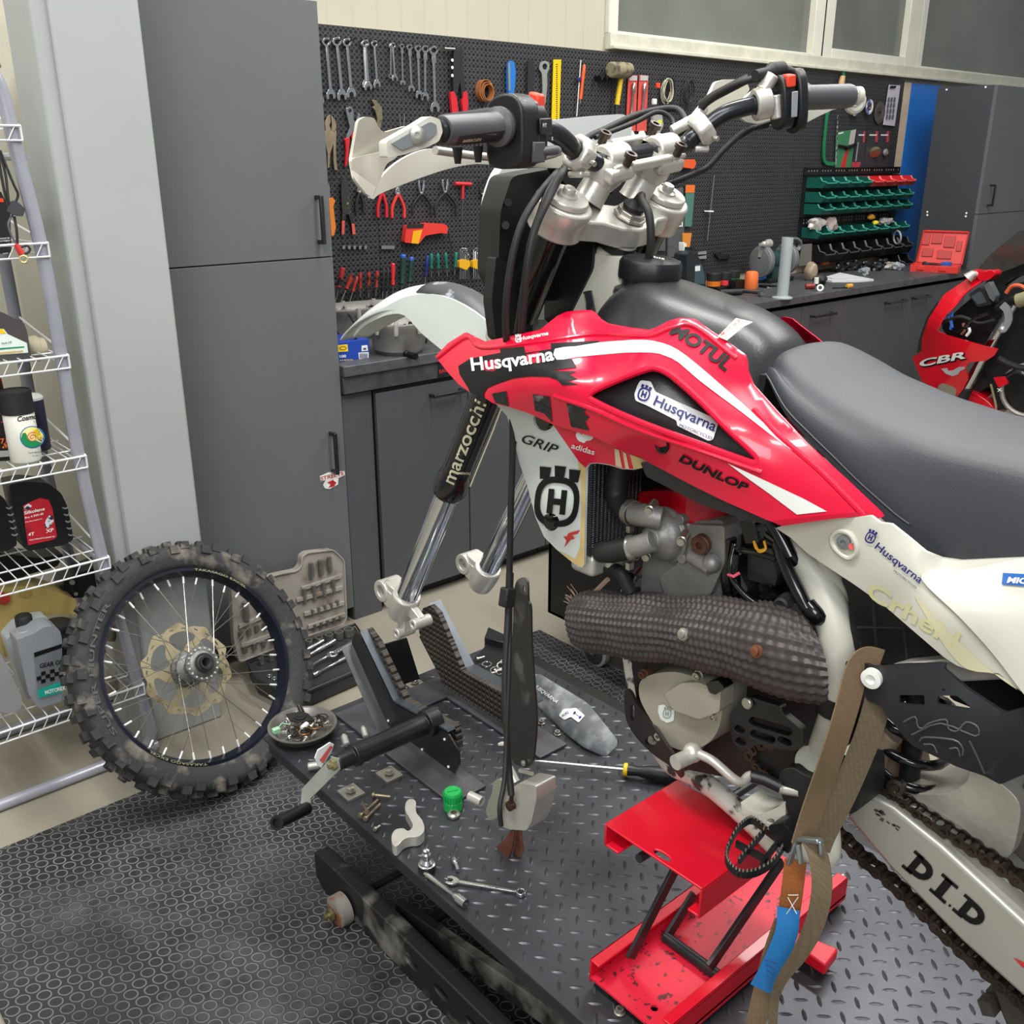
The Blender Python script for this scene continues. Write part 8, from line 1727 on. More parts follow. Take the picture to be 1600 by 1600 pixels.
for (x,y,rx,ry,lb,m,off) in ((1374,176,10,20,'plain dark grinding disc behind the blue and white disc',mat('dark_disc','#4a4642',.7,var=.2,vs=30),.006),(1336,169,9,13,'grinding disc with blue label just right of the grip end',mat('disc_label','#d8d4ca',.5,col2='#5a62a8',vs=12,thr=(.5,.53)),.02),(1358,167,11.5,14.5,'blue and white labelled grinding disc, second from the grip',MATS['disc_label'] if 'disc_label' in MATS else None,.02)):
  m = m or MATS['disc_label']; R = .062 if off < .01 else .045; c = P(x,y,Y=YP-off); mb = MB(); mb.lathe(c,NY,[(.009,0),(R*.96,0),(R,.002),(R*.9,.004),(.024,.004),(.020,.001),(.009,.001)],36,closed=True,caps=False); o = mb.build('grinding_disc',m); tag(o,lb,'grinding disc')
  mb = MB(); mb.lathe(c,NY,[(R*.9,.001),(R*1.02,.001),(R*1.02,.0034),(R*.9,.0034)],36,closed=True,caps=False); mb.lathe(c,NY,[(.010,.003),(.020,.003),(.020,.0046),(.010,.0046)],24,closed=True,caps=False); mb.build('disc_rim',mat('abrasive_rim','#3f3b38',.8),o)
o = wallthing([(1390,132.5),(1407,133.5),(1398,197),(1381,195)],.012,.006,'blister_card',mat('lilac_card','#bdb8c4',.45,bump=.1,bs=50),'tall pale grey blister card at the board corner','packaged tool')
mb = MB(); [panel(mb,[(1388+i*4.6+j*-.9,152+j*9),(1390.5+i*4.6+j*-.9,152+j*9),(1389.6+i*4.6+j*-.9,159+j*9),(1387+i*4.6+j*-.9,159+j*9)],Wl(.0186),(0,0,0),step=0) for i in range(3) for j in range(4)]; mb.build('card_print',mat('grey_print','#55565e',.5),o); wallthing([(1392,134),(1401,134),(1399,138),(1390,138)],.0186,.0004,'hang_hole',M_dec,parent=o)
o = wallthing([(1307,206),(1338,202),(1330,262),(1305,264)],.010,.004,'green_card',mat('green_carton','#3f7d58',.45),'green and red carded wrench set beside the hacksaw','packaged tool'); wallthing([(1330,204),(1338,202),(1334,226),(1326,226)],.0112,.001,'grey_corner',mat('grey_card','#b5aeac',.5),parent=o)
wallthing([(1322,234),(1326,234),(1321,261),(1313,262)],.0112,.001,'red_flash',M_red,parent=o); mb = MB(); mb.tube([P(1311,228,Y=YP-.02),P(1322,230,Y=YP-.02)],.008,10); mb.tube([P(1322,232,Y=YP-.02),P(1336,226,Y=YP-.02)],.010,10); mb.build('packed_tool',M_dec,o); wallthing([(1310,208),(1318,206),(1318,208),(1310,210)],.0112,.001,'white_print',M_decw,parent=o)
for x,w_,lb in ((1340,15,'dark blister pack with a red base beside the green card'),(1357,19,'dark blister pack holding a brassy cup brush'),(1375,18,'dark blister pack with a grey brush at the board edge')):
  o = wallthing([(x,203),(x+w_,204),(x+w_-7,262),(x-8,261)],.010,.004,'blister_pack',mat('charcoal_card','#3b383e',.4),lb,'packaged tool','dark blister packs'); wallthing([(x+w_*.62,205),(x+w_*.8,205),(x+w_*.74,222),(x+w_*.55,222)],.0112,.001,'red_stripe',mat('card_red','#b8404a',.5),parent=o); wallthing([(x+2,210),(x+w_*.7,210),(x+w_*.68,212),(x+1.6,212)],.0114,.001,'white_print',M_decw,parent=o)
  p = P(x+w_*.25-2,238,Y=YP-.02); mb = MB()
  if x == 1357: mb.lathe(P(x+9,236,Y=YP-.02),V(-.3,-.6,-.6),[(.012,-.02),(.024,-.012),(.034,.0),(.036,.02),(.028,.022)],24); mb.build('cup_brush',mat('brass_brush','#a39a78',.3,metal=.7,var=.2,vs=30),o)
  elif x == 1375: mb.lathe(P(x+7,238,Y=YP-.02),V(-.2,-1,0),[(.018,0),(.022,.01),(.012,.02)],20); mb.build('wheel_brush',mat('grey_brush','#77747a',.5),o)
  else: mb.tube([P(x+1,222,Y=YP-.02),P(x-3,252,Y=YP-.02)],.005,8); mb.build('packed_rod',M_zn,o); wallthing([(x-8,253),(x+5,253),(x+3,262),(x-9,261)],.0114,.001,'red_base',mat('card_red','#b8404a',.5),parent=o)
# ============================================================= storage bins
def binset():
  g = {}
  for key,c,W,D,H in (('green','#14544a',.108,.13,.058),('red','#c8282e',.108,.13,.058),('black','#141416',.135,.17,.10)):
    g[key] = (mat(key+'_bin',c,.35,var=.08,vs=10),W,D,H)
  return g
BS = binset(); protos = {}
def make_bin(key,W_,label,cat='storage bin'):
  m,W,D,H = BS[key]; W = W_; root = link('storage_bin',label,cat,(0,0,0)); t = .0025
  mb = MB(); prof = [(0,0),(-D*.86,0),(-D,H*.48),(-D*.98,H*.60),(-D*.78,H*.66),(-D*.70,H),(0,H)]
  for x in (0,W-t): mb.prism([V(x,a,b) for a,b in prof],(t,0,0))
  mb.box((t,-D*.82,0),(W-t,0,t)); mb.box((t,-t,0),(W-t,0,H)); mb.prism([V(t,-D*.82,0),V(t,-D,H*.48),V(t,-D+t,H*.48),V(t,-D*.82+t,t)],(W-2*t,0,0)); mb.build('tray',m,root,bevel=.0008)
  mb = MB(); mb.tube([V(.001,-D*.70,H),V(.001,-D*.80,H*.66),V(.003,-D*.99,H*.58),V(W*.12,-D*1.01,H*.46),V(W*.88,-D*1.01,H*.46),V(W-.003,-D*.99,H*.58),V(W-.001,-D*.80,H*.66),V(W-.001,-D*.70,H)],.0042,6); mb.build('rim',mat(key+'_bin_rim',{'green': '#3a9684','red': '#ee5a58','black': '#4a4b50'}[key],.35),root)
  return root
BY_ = YP-.012
rk = link('bin_rack','black slotted rack carrying the storage bins on the wall','rack',(5.8,YP,1.2))
z_r = []
rowdefs = [('top',1.430,8,'mixed'),('second',1.350,8,'green'),('third',1.284,8,'green'),('fourth',1.150,8,'green'),('black',1.015,8,'black')]
RX0,RX1 = 5.20,6.24
for (x0_,x1_,z0_,z1_) in ((RX0,RX1,1.50,1.54),(RX0,RX1,1.265,1.495),(RX0,RX1,.985,1.26)):
  mb = MB(); mb.box((x0_-.02,YP-.010,z0_),(x1_+.02,YP-.002,z1_)); mb.box((x0_-.02,YP-.018,z1_-.004),(x1_+.02,YP-.002,z1_)); mb.build('slotted_plate',M_black,rk)
for zz in (1.518,1.245,1.228,1.13,.995):
  for k in range(36):
    x = RX0+.012+k*.029
    if k % 5 == 4: continue
    mb = MB(); mb.box((x,YP-.0116,zz),(x+.008,YP-.010,zz+.010)); mb.build('slot',mat('slot_light','#8d8a84',.6),rk)
nth = ['first','second','third','fourth','fifth','sixth','seventh','eighth']
for rn,z,n,col in rowdefs:
  W = (RX1-RX0)/n
  for k in range(n):
    key = 'black' if col == 'black' else ('red' if rn == 'top' and k > 3 else 'green')
    pk = (key,round(W,4))
    lb = '%s storage bin in the %s, %s from the left' % (key,{'top': 'topmost row','second': 'second row down','third': 'third row down','fourth': 'fourth row down, with bags and gloves','black': 'black bottom row'}[rn],nth[k])
    if pk not in protos: protos[pk] = o = make_bin(key,W*.94,lb); base = o
    else: o = copytree(protos[pk])
    o.location = (RX0+k*W,BY_,z); o['label'] = lb; o['group'] = {'red': 'red bins on the wall','green': 'green bins on the wall','black': 'black bins on the wall'}[key]
o = copytree(protos[('black',round((RX1-RX0)/8,4))]); o.location = (RX1-.12,BY_,.952-.05); bpy.data.objects.remove(o) if False else None
o['label'] = 'lone black storage bin hanging below the right end of the black row'; o['group'] = 'black bins on the wall'; o.location = (RX1-.13,BY_-.02,.905)
def blob(c,r,name,m,label,cat,seed=0,sc=(1,1,1),amp=.35):
  random.seed(seed); mb = MB(); mb.ball(c,r,16,10,sc); c = Vector(c)
  for i,v in enumerate(mb.v):
    d = v-c; mb.v[i] = c+d*(1+amp*math.sin(d.x/r*4.1+seed)*math.cos(d.z/r*3.7+seed*2)+amp*.5*math.sin(d.y/r*7+d.x/r*5))
  o = mb.build(name,m); return tag(o,label,cat) if label else o
M_bag = mat('milky_bag','#b9b3ae',.3,var=.1,vs=30)
blob(P(1275,351,Y=3.30),.045,'plastic_bag',M_bag,'milky plastic bag spilling from the first bin of the fourth row','bag',1,(1.3,.7,.8)); blob(P(1298,350,Y=3.30),.042,'plastic_bag',mat('pinkish_bag','#ad9f99',.35),'pinkish plastic bag over the second bin of the fourth row','bag',4,(1.2,.7,1)); blob(P(1384,346,Y=3.30),.038,'plastic_bag',M_bag,'milky plastic bag over the right end of the fourth bin row','bag',7,(2.0,.7,.5))
blob(P(1361,339,Y=3.30),.024,'foam_piece',mat('orange_foam','#e39a2a',.5),'orange foam piece on the fourth bin row','foam',2,(1.3,.8,.7),.15); blob(P(1368,348,Y=3.28),.022,'foam_piece',mat('yellow_foam','#e8dc2a',.5),'yellow foam piece below the orange one','foam',3,(1.2,.8,.6),.15)
mb = MB(); c = P(1402,371,Y=3.24); mb.torus(c,V(.9,-.5,.1),.040,.006,28,8); o = mb.build('tape_roll',mat('grey_tape','#a2a3a5',.4)); tag(o,'grey ring of tape standing in the last black bin','tape')
# ============================================================= things on the worktop
def T_(x,y): return P(x,y,Z=ZT)
# left: blue glove carton, engine covers
o = link('glove_carton','blue glove box with a yellow logo at the left end of the worktop','box',tuple(P(550,565,Y=2.86))); mb = MB(); z1 = P(540,534,Y=2.86).z; x1 = P(578,560,Y=2.86).x; mb.box((1.68,2.86,ZT),(x1,3.0,z1)); mb.build('carton',mat('blue_carton','#1c3f9c',.45,var=.05,vs=6),o,bevel=.001)
fl = lambda ol,nm,m: (lambda mb: (panel(mb,ol,lambda a,b: P(a,b,Y=2.8585),(0,0,0),step=0),mb.build(nm,m,o)))(MB())
fl([(528,539),(543,538),(544,549),(528,550)],'yellow_logo',M_yel); fl([(565,540),(574,539),(575,548),(565,549)],'white_square',M_decw); fl([(560,551),(576,550),(576,560),(561,562)],'barcode_panel',M_decw)
mb = MB(); S_ = lambda a,b: P(a,b,Y=2.857); lettering(mb,'100',(531,559),(541,558),4,S_,bold=.04); mb.build('carton_print',M_decw,o)
mb = MB(); [panel(mb,[(562+k*1.6,552),(562.8+k*1.6,552),(563+k*1.6,560),(562.2+k*1.6,560)],S_,(0,0,0),step=0) for k in range(8)]; lettering(mb,'M',(568,547),(572,546.6),4,S_,bold=.03); panel(mb,hl(536,544,5.5,3,14),S_,(0,0,0),step=0,holes=[hl(536,544,4.6,2.2,14)]); mb.build('carton_marks',M_navy,o)
mb = MB(); [lettering(mb,s,(531,y),(x,y-1),2,S_,bold=.02) for s,y,x in (('GLOVES EXTRA',564,552),('POWDER FREE',568,548))]; mb.build('yellow_print',M_yel,o)
def casting(c,r,h,label,seed,lug=8,scx=1.0,name='engine_cover',inv=False):
  root = link(name,label,'engine cover',tuple(c)); c = Vector(c); random.seed(seed); n = 40; prof = [(.72,0),(.86,.10),(.92,.55),(1.0,.62),(1.02,.72),(.90,.74),(.84,.5),(.60,.35),(0,.34)]; vs = []; fs = []
  for q,t in prof:
    for k in range(n): a = 2*PI*k/n; f_ = 1+.06*math.cos(2*a+seed)+.05*math.cos(3*a); vs.append(c+V(r*q*f_*math.cos(a)*scx,r*q*f_*math.sin(a)*.8,h*t))
  for i in range(len(prof)-1):
    for k in range(n): fs.append((i*n+k,i*n+(k+1) % n,(i+1)*n+(k+1) % n,(i+1)*n+k))
  mb = MB(); mb.add(vs,fs,True); mb.build('casting',M_alud,root)
  for k in range(lug):
    a = 2*PI*k/lug+.2; f_ = 1+.06*math.cos(2*a+seed)+.05*math.cos(3*a); mb = MB(); p = c+V(r*1.0*f_*math.cos(a)*scx,r*f_*math.sin(a)*.8,h*.5); mb.lathe(p,(0,0,1),[(.007,0),(.009,.01),(.009,h*.26),(.004,h*.26)],12); mb.build('bolt_boss',M_alu,root)
  for k in range(7): mb = MB(); p = c+V(random.uniform(-.5,.5)*r*scx,random.uniform(-.4,.4)*r,h*.4); mb.lathe(p,V(random.uniform(-.3,.3),random.uniform(-.3,.3),1),[(.014,0),(.014,.01),(.006,.012),(.006,.045)],12); mb.build('inner_part',(M_alu,M_chain)[k % 2],root)
  return root
casting(T_(632,552)+V(0,.03,0),.115,.15,'round aluminium engine cover lying under the white fender',3)
casting(T_(572,530)+V(.03,.09,.0),.14,.16,'long aluminium engine casting behind the blue glove box',6,9,1.5)
mb = MB(); mb.tube([T_(621,553)+V(0,-.06,.008),T_(634,556)+V(0,-.06,.006)],[.010,.012],12); mb.ball(T_(620,553)+V(0,-.06,.010),.012); o = mb.build('banjo_bolt',M_dec); tag(o,'small black fitting with a white tip in front of the round engine cover','fitting')
mb = MB(); mb.tube(cr([tuple(T_(a,b)+V(0,0,h)) for a,b,h in ((528,540,.05),(548,548,.02),(560,560,.10),(540,520,.10),(530,505,.12))],6),.004,8); o = mb.build('hose',M_rub); tag(o,'black hose curling beside the long engine casting','hose')
mb = MB(); mb.tube([T_(688,543)+V(0,.1,.01),T_(693,520)+V(0,.1,.01),T_(691,505)+V(0,.1,.05)],.012,10); o = mb.build('small_spring',M_chain); tag(o,'dark coil spring standing right of the round engine cover','spring')
# right: oil jug, paint tubs, orange beaker, grinder, cylinder
def tub(x,y,r,h,m,mcap,name,label,cat='paint tub',capf=.45):
  c = T_(x,y); root = link(name,label,cat,tuple(c)); mb = MB(); mb.lathe(c,(0,0,1),[(r*.95,0),(r,.003),(r,h*(1-capf))],24); mb.build('pot',m,root)
  mb = MB(); mb.lathe(c,(0,0,1),[(r*1.05,h*(1-capf)),(r*1.05,h*.96),(r*.95,h),(0,h)],24); mb.build('lid',mcap,root)
  return root,c
for x,y,cc_,lb in ((1114,452,'#d8741c','orange paint tub with a black lid, left of the row'),(1131,450,'#d8363c','red paint tub with a black lid, in the middle of the row'),(1144,447,'#1e9a4a','green paint tub with a black lid, right of the row'),(1186,441,'#2a6fd0','blue paint tub behind the orange beaker')):
  root,c = tub(x,y,.036,.085,mat('tub_black','#161617',.35),M_rub,'paint_tub',lb); mb = MB(); mb.lathe(c,(0,0,1),[(.0372,.018),(.0372,.044)],24,caps=False); mb.build('coloured_band',mat('band_'+cc_[1:],cc_,.4),root)
mb = MB(); c = T_(1173,451); mb.lathe(c,(0,0,1),[(.034,0),(.036,.003),(.035,.070),(.030,.086),(.020,.090),(0,.091)],26); o = mb.build('orange_beaker',mat('orange_plastic','#ee7a3c',.4)); tag(o,'plain orange plastic beaker standing upside down on the worktop','beaker')
o = slab([(1080,395),(1086,392),(1088,388),(1082,386),(1082,392),(1073,398),(1073,450),(1102,452),(1104,432),(1100,415),(1092,402)],3.15,.08,'oil_jug',mat('slate_jug','#23292c',.4),'dark slate oil jug on the worktop behind the fuel tank','oil jug',bevel=.004,r=2)
flat([(1086,414),(1096,412),(1101,430),(1101,444),(1085,444)],3.15,'label',mat('slate_label','#3c5459',.45),o); flat([(1086,416),(1094,415),(1094,423),(1086,424)],3.149,'white_square',M_decw,o)
o = slab([(1068,378),(1073,380),(1073,398),(1068,398)],3.2,.03,'small_tube',M_decw,'small white tube left of the slate oil jug','tube');
c = T_(1222,466); root = link('measuring_cylinder','tall translucent measuring cylinder on the worktop','measuring cylinder',tuple(c)); mgl = mat('frosted_plastic','#b3bcbd',.3,alpha=.8,var=.06,vs=5)
mb = MB(); mb.lathe(c,(0,0,1),[(.050,0),(.050,.006),(.030,.012)],30); mb.build('foot',mgl,root); mb = MB(); ht = P(1230,371,Y=c.y).z-ZT; mb.lathe(c,(0,0,1),[(.028,.006),(.028,ht),(.0265,ht),(.0265,.01)],30,caps=False); mb.build('tube',mgl,root)
# bench grinder
gp = T_(1228,444)+V(.04,.12,0); n0_ = len(COL.objects); gr_ = link('bench_grinder','grey and green bench grinder behind the measuring cylinder','grinder',tuple(gp)); M_gg = mat('grinder_grey','#7c7f80',.4,metal=.3,var=.1,vs=12)
mb = MB(); mb.box(gp+V(-.12,-.07,0),gp+V(.20,.07,.03)); mb.build('foot',M_black,gr_,bevel=.004)
for dx in (-.16,.17):
  mb = MB(); mb.lathe(gp+V(dx-.022,0,.15),(1,0,0),[(.10,0),(.108,.006),(.108,.044),(.10,.05)],36); mb.lathe(gp+V(dx-.028,0,.15),(1,0,0),[(.03,-.004),(.085,.002),(.085,.01)],30); mb.build('wheel_guard',M_gg,gr_)
  mb = MB(); mb.prism([gp+V(dx-.026,-.01,.17),gp+V(dx-.026,.012,.17),gp+V(dx-.026,.02,.245),gp+V(dx-.026,-.018,.245)],(-.006,0,0)); mb.build('rib',M_alu,gr_)
mb = MB(); mb.lathe(gp+V(-.12,0,.15),(1,0,0),[(.05,0),(.065,.02),(.065,.22),(.05,.25)],30); mb.build('motor',mat('grinder_green','#1f3d3a',.4),gr_); mb = MB(); mb.box(gp+V(-.06,-.05,.02),gp+V(.08,.05,.12)); mb.build('pedestal',mat('grinder_green','#1f3d3a',.4),gr_,bevel=.01)
mb = MB(); mb.lathe(gp+V(-.20,-.03,.27),(1,.1,0),[(.012,-.05),(.012,-.01),(.020,0),(.020,.04),(.03,.06),(.03,.10)],16); mb.build('tool_rest',M_alu,gr_)
mb = MB(); mb.tube(cr([tuple(gp+V(.05,-.02,.24)),tuple(gp+V(.12,-.05,.29)),tuple(gp+V(.20,-.06,.29)),tuple(gp+V(.26,-.06,.25)),tuple(gp+V(.25,-.05,.21))],6),1,flat=(.03,.014,(0,0,1))); mb.build('spark_guard',M_gg,gr_)
mb = MB(); mb.prism([gp+V(.22,-.09,.10),gp+V(.40,-.09,.10),gp+V(.38,-.09,.25),gp+V(.24,-.09,.25)],(0,.004,0)); mb.build('eye_shield',mat('clear_shield','#8d8a84',.1,alpha=.4),gr_)
gr_.scale = (.70,.70,.78)
# small stuff
o = slab([(1198,446),(1214,446),(1214,456),(1197,456)],3.08,.05,'small_carton',M_bb,'small black carton beside the measuring cylinder','box',r=0,bevel=.001); wtxt('Super',(1199,451),(1212,450.5),2.6,3.08,M_decw,o,bold=.03); wtxt('GLUE',(1199,455),(1212,454.5),2.6,3.08,M_decw,o,bold=.03)
o = slab([(1150,439),(1166,437),(1166,450),(1150,452)],3.15,.06,'dark_box',M_bb,'plain black box right of the green paint tub','box',r=1)
def lay(a,b,r,name,m,label,cat,za=.012,zb=.012,taper=.8): mb = MB(); A,B = T_(*a)+V(0,0,za),T_(*b)+V(0,0,zb); mb.lathe(A,B-A,[(r*.8,0),(r,.004),(r,(B-A).length*.8),(r*taper,(B-A).length)],14); o = mb.build(name,m); return tag(o,label,cat)
lay((1124,462),(1158,461),.016,'torch',M_rub,'black cylindrical torch lying in front of the paint tubs','torch',.016,.016,1); lay((1158,459),(1190,462),.007,'socket_driver',M_rub,'dark socket driver lying right of the black torch','socket driver',.012,.012); lay((1143,447),(1153,447),.016,'white_roller',M_decw,'white ribbed cap in front of the green tub','cap',.03,.03,1); lay((1120,455),(1145,450),.008,'brush_handle',M_dec,'dark brush handle behind the black torch','brush')
lay((1186,463),(1191,464),.013,'chrome_socket',M_zn,'chrome socket at the end of the dark driver','socket',.014,.014,1)
lay((1258,452),(1272,452),.014,'red_valve',mat('dark_red_part','#8c2a20',.45),'dark red cylindrical part near the small motor','part',.016,.016,1);
blob(T_(1280,446)+V(0,0,.03),.034,'small_motor',M_rub,'small black motor part right of the measuring cylinder','motor part',3,(1.2,1,.8),.3)
mb = MB(); c = T_(1281,455)+V(0,0,.018); mb.lathe(c,CAM-c,[(.009,0),(.018,0),(.018,.008),(.009,.008)],20,closed=True,caps=False); mb.cyl(c+V(-.01,.02,.02),c+V(-.012,.02,.05),.012,n=14); o = mb.build('white_bushing',M_decw); tag(o,'white ring part beside the small black motor','ring')
blob(T_(1266,438)+V(0,0,.05),.045,'beige_cup',mat('cloudy_cup','#a8957f',.3,alpha=.8),'cloudy beige plastic cup before the grinder shield','cup',8,(.8,.8,1.1),.12)
mb = MB(); random.seed(9); mb.prism([T_(1282,438),T_(1310,429),T_(1365,439),T_(1340,441),T_(1300,441)],(0,0,.010)); mb.prism([T_(1290,436)+V(0,0,.011),T_(1312,430)+V(0,0,.014),T_(1350,437)+V(0,0,.011),T_(1300,439)+V(0,0,.012)],(0,0,.002)); o = mb.build('paper_stack',mat('white_paper','#cfd0d2',.6,var=.08,vs=20)); tag(o,'loose white paper sheets lying before the storage rack','paper')
o = slab([(1300,446),(1335,440),(1337,452),(1298,455)],2.98,.05,'clear_case',mat('clear_case','#6a6c70',.2,alpha=.6),'clear plastic case in front of the paper sheets','case',r=1); lay((1323,451),(1330,450),.012,'mustard_plug',mat('mustard_cap','#d39c3a',.5),'mustard yellow cap near the worktop edge','cap',.012,.012,1); lay((1300,452),(1324,451),.003,'wire_piece',M_dec,'thin dark wire leading to the mustard cap','wire',.006,.006,1)
for k,(x,y) in enumerate(((1312,421),(1325,419),(1338,418),(1352,417),(1368,419),(1378,414))): blob(T_(x,y+4)+V(0,0,.025),.032,'tool_bag',mat('black_bags','#1d1d1f',.25,col2='#9a9a9a',vs=35,thr=(.66,.7)),'crumpled black bag of small parts before the bin rack','bag',k,(1.3,.8,.8),.4); bpy.data.objects[-1 if False else 0].name if False else None
for k,(x,y,c_) in enumerate(((1350,428,'#9aa0a4'),(1392,419,'#b9b2a8'),(1402,420,'#a9adb5'))): blob(T_(x,y+2)+V(0,0,.022),.030,'clear_bag',mat('bag_'+c_[1:],c_,.2,alpha=.8,bump=.4,bs=50),('clear bag in front of the black bags','pale bag right of the black bags','bluish clear bag beside the red case')[k],'bag',k+12,(1.4,.8,.7),.4)
for ob in [x for x in COL.objects if x.name.startswith('tool_bag')]: ob['group'] = 'black bags before the bin rack'
mb = MB(); p = P(1289,411,Y=3.30); mb.box(p-V(.03,.01,.01),p+V(.03,.01,.01)); o = mb.build('orange_marker',M_orp,bevel=.003); tag(o,'orange block under the left end of the black bins','block')
# red open tool case
rc_ = link('red_tool_case','open red plastic tool case on the right end of the worktop','tool case',tuple(T_(1465,425))); M_rc = mat('red_case','#d8342c',.4,var=.05,vs=8)
A_,B_ = T_(1421,424),T_(1496,428); du = (B_-A_).normalized(); dv = V(-du.y,du.x,0); CW = (B_-A_).length; CD = .13; CZ = .042
def K(u,v,w): return A_+du*u+dv*v+V(0,0,w)
mb = MB(); t = .004
def cbox(u0,u1,v0,v1,w0,w1): mb.prism([K(u0,v0,w0),K(u1,v0,w0),K(u1,v1,w0),K(u0,v1,w0)],(0,0,w1-w0))
cbox(0,CW,0,CD,0,t); cbox(0,CW,0,t,t,CZ); cbox(0,CW,CD-t,CD,t,CZ); cbox(0,t,t,CD-t,t,CZ); cbox(CW-t,CW,t,CD-t,t,CZ); cbox(t,CW-t,t,CD-t,.018,.022); mb.build('tray',M_rc,rc_,bevel=.002)
LH = .19; lf = lambda u,h,o=0: K(u,CD+.02+h*.25-o,CZ+h)
mb = MB(); panel(mb,rnd([(.01,0),(CW,0),(CW+.01,LH),(.02,LH)],.02),lambda a,b: lf(a,b),dv*.008,step=0,smooth=False); ld = mb.build('lid',M_rc,rc_,bevel=.002)
mb = MB(); mb.tube([lf(u,h,.008) for u,h in ((.012,.0),(.022,LH-.006),(CW+.006,LH-.006),(CW-.002,0))],.006,6); mb.build('lid_edge',M_rc,ld)
for a0,a1,b0,b1 in ((.08,.24,.55,.9),(.28,.50,.6,.92),(.55,.78,.5,.85),(.82,.93,.4,.7),(.12,.36,.2,.45),(.45,.75,.15,.4)):
  mb = MB(); mb.prism([lf(CW*a0,LH*b0,.001),lf(CW*a1,LH*b0,.001),lf(CW*a1,LH*b1,.001),lf(CW*a0,LH*b1,.001)],-dv*.008); mb.build('moulded_pocket',mat('red_case_pocket','#b52a24',.45),ld,bevel=.002)
for q in (.22,.68): mb = MB(); cbox(CW*q-.02,CW*q+.02,-.006,0,.012,.034); mb.build('latch',M_rc,rc_,bevel=.002)
for k,(a,b,r_2,nm) in enumerate((((1440,411),(1452,414),.012,'black_tool'),((1450,413),(1480,418),.006,'black_tool'))): mb = MB(); A,B = K((a[0]-1421)/75*CW*.9,.06,.045),K((b[0]-1421)/75*CW*.9,.05,.04); mb.lathe(A,B-A,[(r_2,0),(r_2*1.2,.01),(r_2*.7,(B-A).length)],12); o = mb.build('riveting_tool',M_rub); tag(o,('thick','thin')[k]+' black tool part lying in the red case','tool')
mb = MB(); p = K(CW*.72,.06,.045); mb.box(p-V(.03,.02,.012),p+V(.03,.02,.016)); o = mb.build('blue_connector',mat('blue_part','#2a64b8',.4),bevel=.004); tag(o,'blue block lying in the red tool case','part')
# ============================================================= red sport bike on the right
SB = link('sport_bike','red sport motorcycle with its side fairing open, cut by the right edge','motorcycle',(5.3,2.0,0))
M_sr = mat('sport_red','#d40a20',.18,coat=.6,var=.03,vs=4)
def xs(v): return lambda a,b: P(a,b,X=v)
def sbp(ol,X,th,name,m,r=3,holes=(),parent=None,bevel=.004,step=0): mb = MB(); panel(mb,rnd(ol,r,3) if r else ol,xs(X) if not callable(X) else (lambda a,b: P(a,b,X=X(a,b))),(th,0,0),step=step,holes=holes); return mb.build(name,m,parent or SB,bevel=bevel)
fs_ = tps([(1428,556,5.20),(1440,500,5.12),(1475,450,5.16),(1545,425,5.20),(1560,545,5.03),(1500,570,5.02),(1490,625,5.08),(1450,590,5.08),(1540,563,5.03),(1466,515,5.06),(1510,530,5.0)])
fr_ol = [(1425,558),(1433,554),(1440,548),(1440,530),(1450,500),(1475,460),(1505,440),(1525,424),(1550,421),(1553,428),(1530,442),(1505,460),(1490,480),(1475,495),(1464,517),(1480,524),(1540,541),(1560,545),(1553,556),(1540,564),(1515,566),(1508,575),(1513,590),(1505,608),(1488,629),(1476,622),(1450,600),(1440,594),(1430,570)]
fairing = sbp(fr_ol,fs_,.01,'side_fairing',M_sr,3,step=12,bevel=0)
mb = MB(); mb.tube([P(x,y,X=fs_(x,y)-.002) for x,y in cr([(1464,517),(1475,495),(1492,478),(1508,458),(1530,442),(1553,428)],5)],.006,8); mb.build('fairing_rim',M_sr,fairing)
sbp([(1432,552),(1436,530),(1448,495),(1466,470),(1458,490),(1445,515),(1440,548)],5.17,.01,'dark_edge',M_rub,2,bevel=0)
mb = MB(); lettering(mb,'CBR',(1436,575),(1512,561),11,lambda a,b: P(a,b,X=fs_(a,b)-.004),bold=.08,shear=.55); mb.build('fairing_lettering_shadow',M_dec,fairing)
mb = MB(); lettering(mb,'CBR',(1435,573.5),(1509,559.5),11,lambda a,b: P(a,b,X=fs_(a,b)-.008),bold=.04,shear=.55); mb.build('fairing_lettering',M_decw,fairing)
sbp([(1470,576),(1506,573),(1508,576),(1500,580),(1497,585),(1488,588),(1478,584)],lambda a,b: fs_(a,b)-.004,.002,'bare_patch',mat('primer_grey','#a9a9ab',.5),1,parent=fairing,bevel=0)
mb = MB(); c = P(1480,611,X=fs_(1480,611)); mb.lathe(c,V(-1,0,0),[(.052,-.01),(.052,.006),(.045,.010),(.02,.014),(0,.014)],24); mb.build('indicator',mat('smoked_lens','#7c7464',.25),fairing)
sbp([(1525,424),(1545,400),(1590,362),(1600,359),(1640,375),(1640,400),(1600,412),(1560,425),(1545,432)],lambda a,b: 5.22+.001*(a-1540),.008,'windscreen',mat('smoked_screen','#35332f',.06,alpha=.78,spec=.9),4,bevel=0,step=12)
sbp([(1545,432),(1600,412),(1640,402),(1640,425),(1590,432),(1555,455),(1530,460)],5.35,.05,'screen_shroud',M_rub,4)
sbp([(1520,420),(1537,425),(1550,421),(1556,428),(1545,438),(1530,440)],5.16,.08,'nose_top',M_sr,4,bevel=.015)
mb = MB(); mb.tube([P(1512,435,X=5.14),P(1520,428,X=5.15),P(1530,428,X=5.18)],[.03,.02,.012],12); mb.build('mirror_stub',M_alu,SB)
sbp([(1470,510),(1495,485),(1530,455),(1600,440),(1640,440),(1640,640),(1560,640),(1530,560),(1480,525)],5.22,.25,'inner_frame',M_bp,5,bevel=.02)
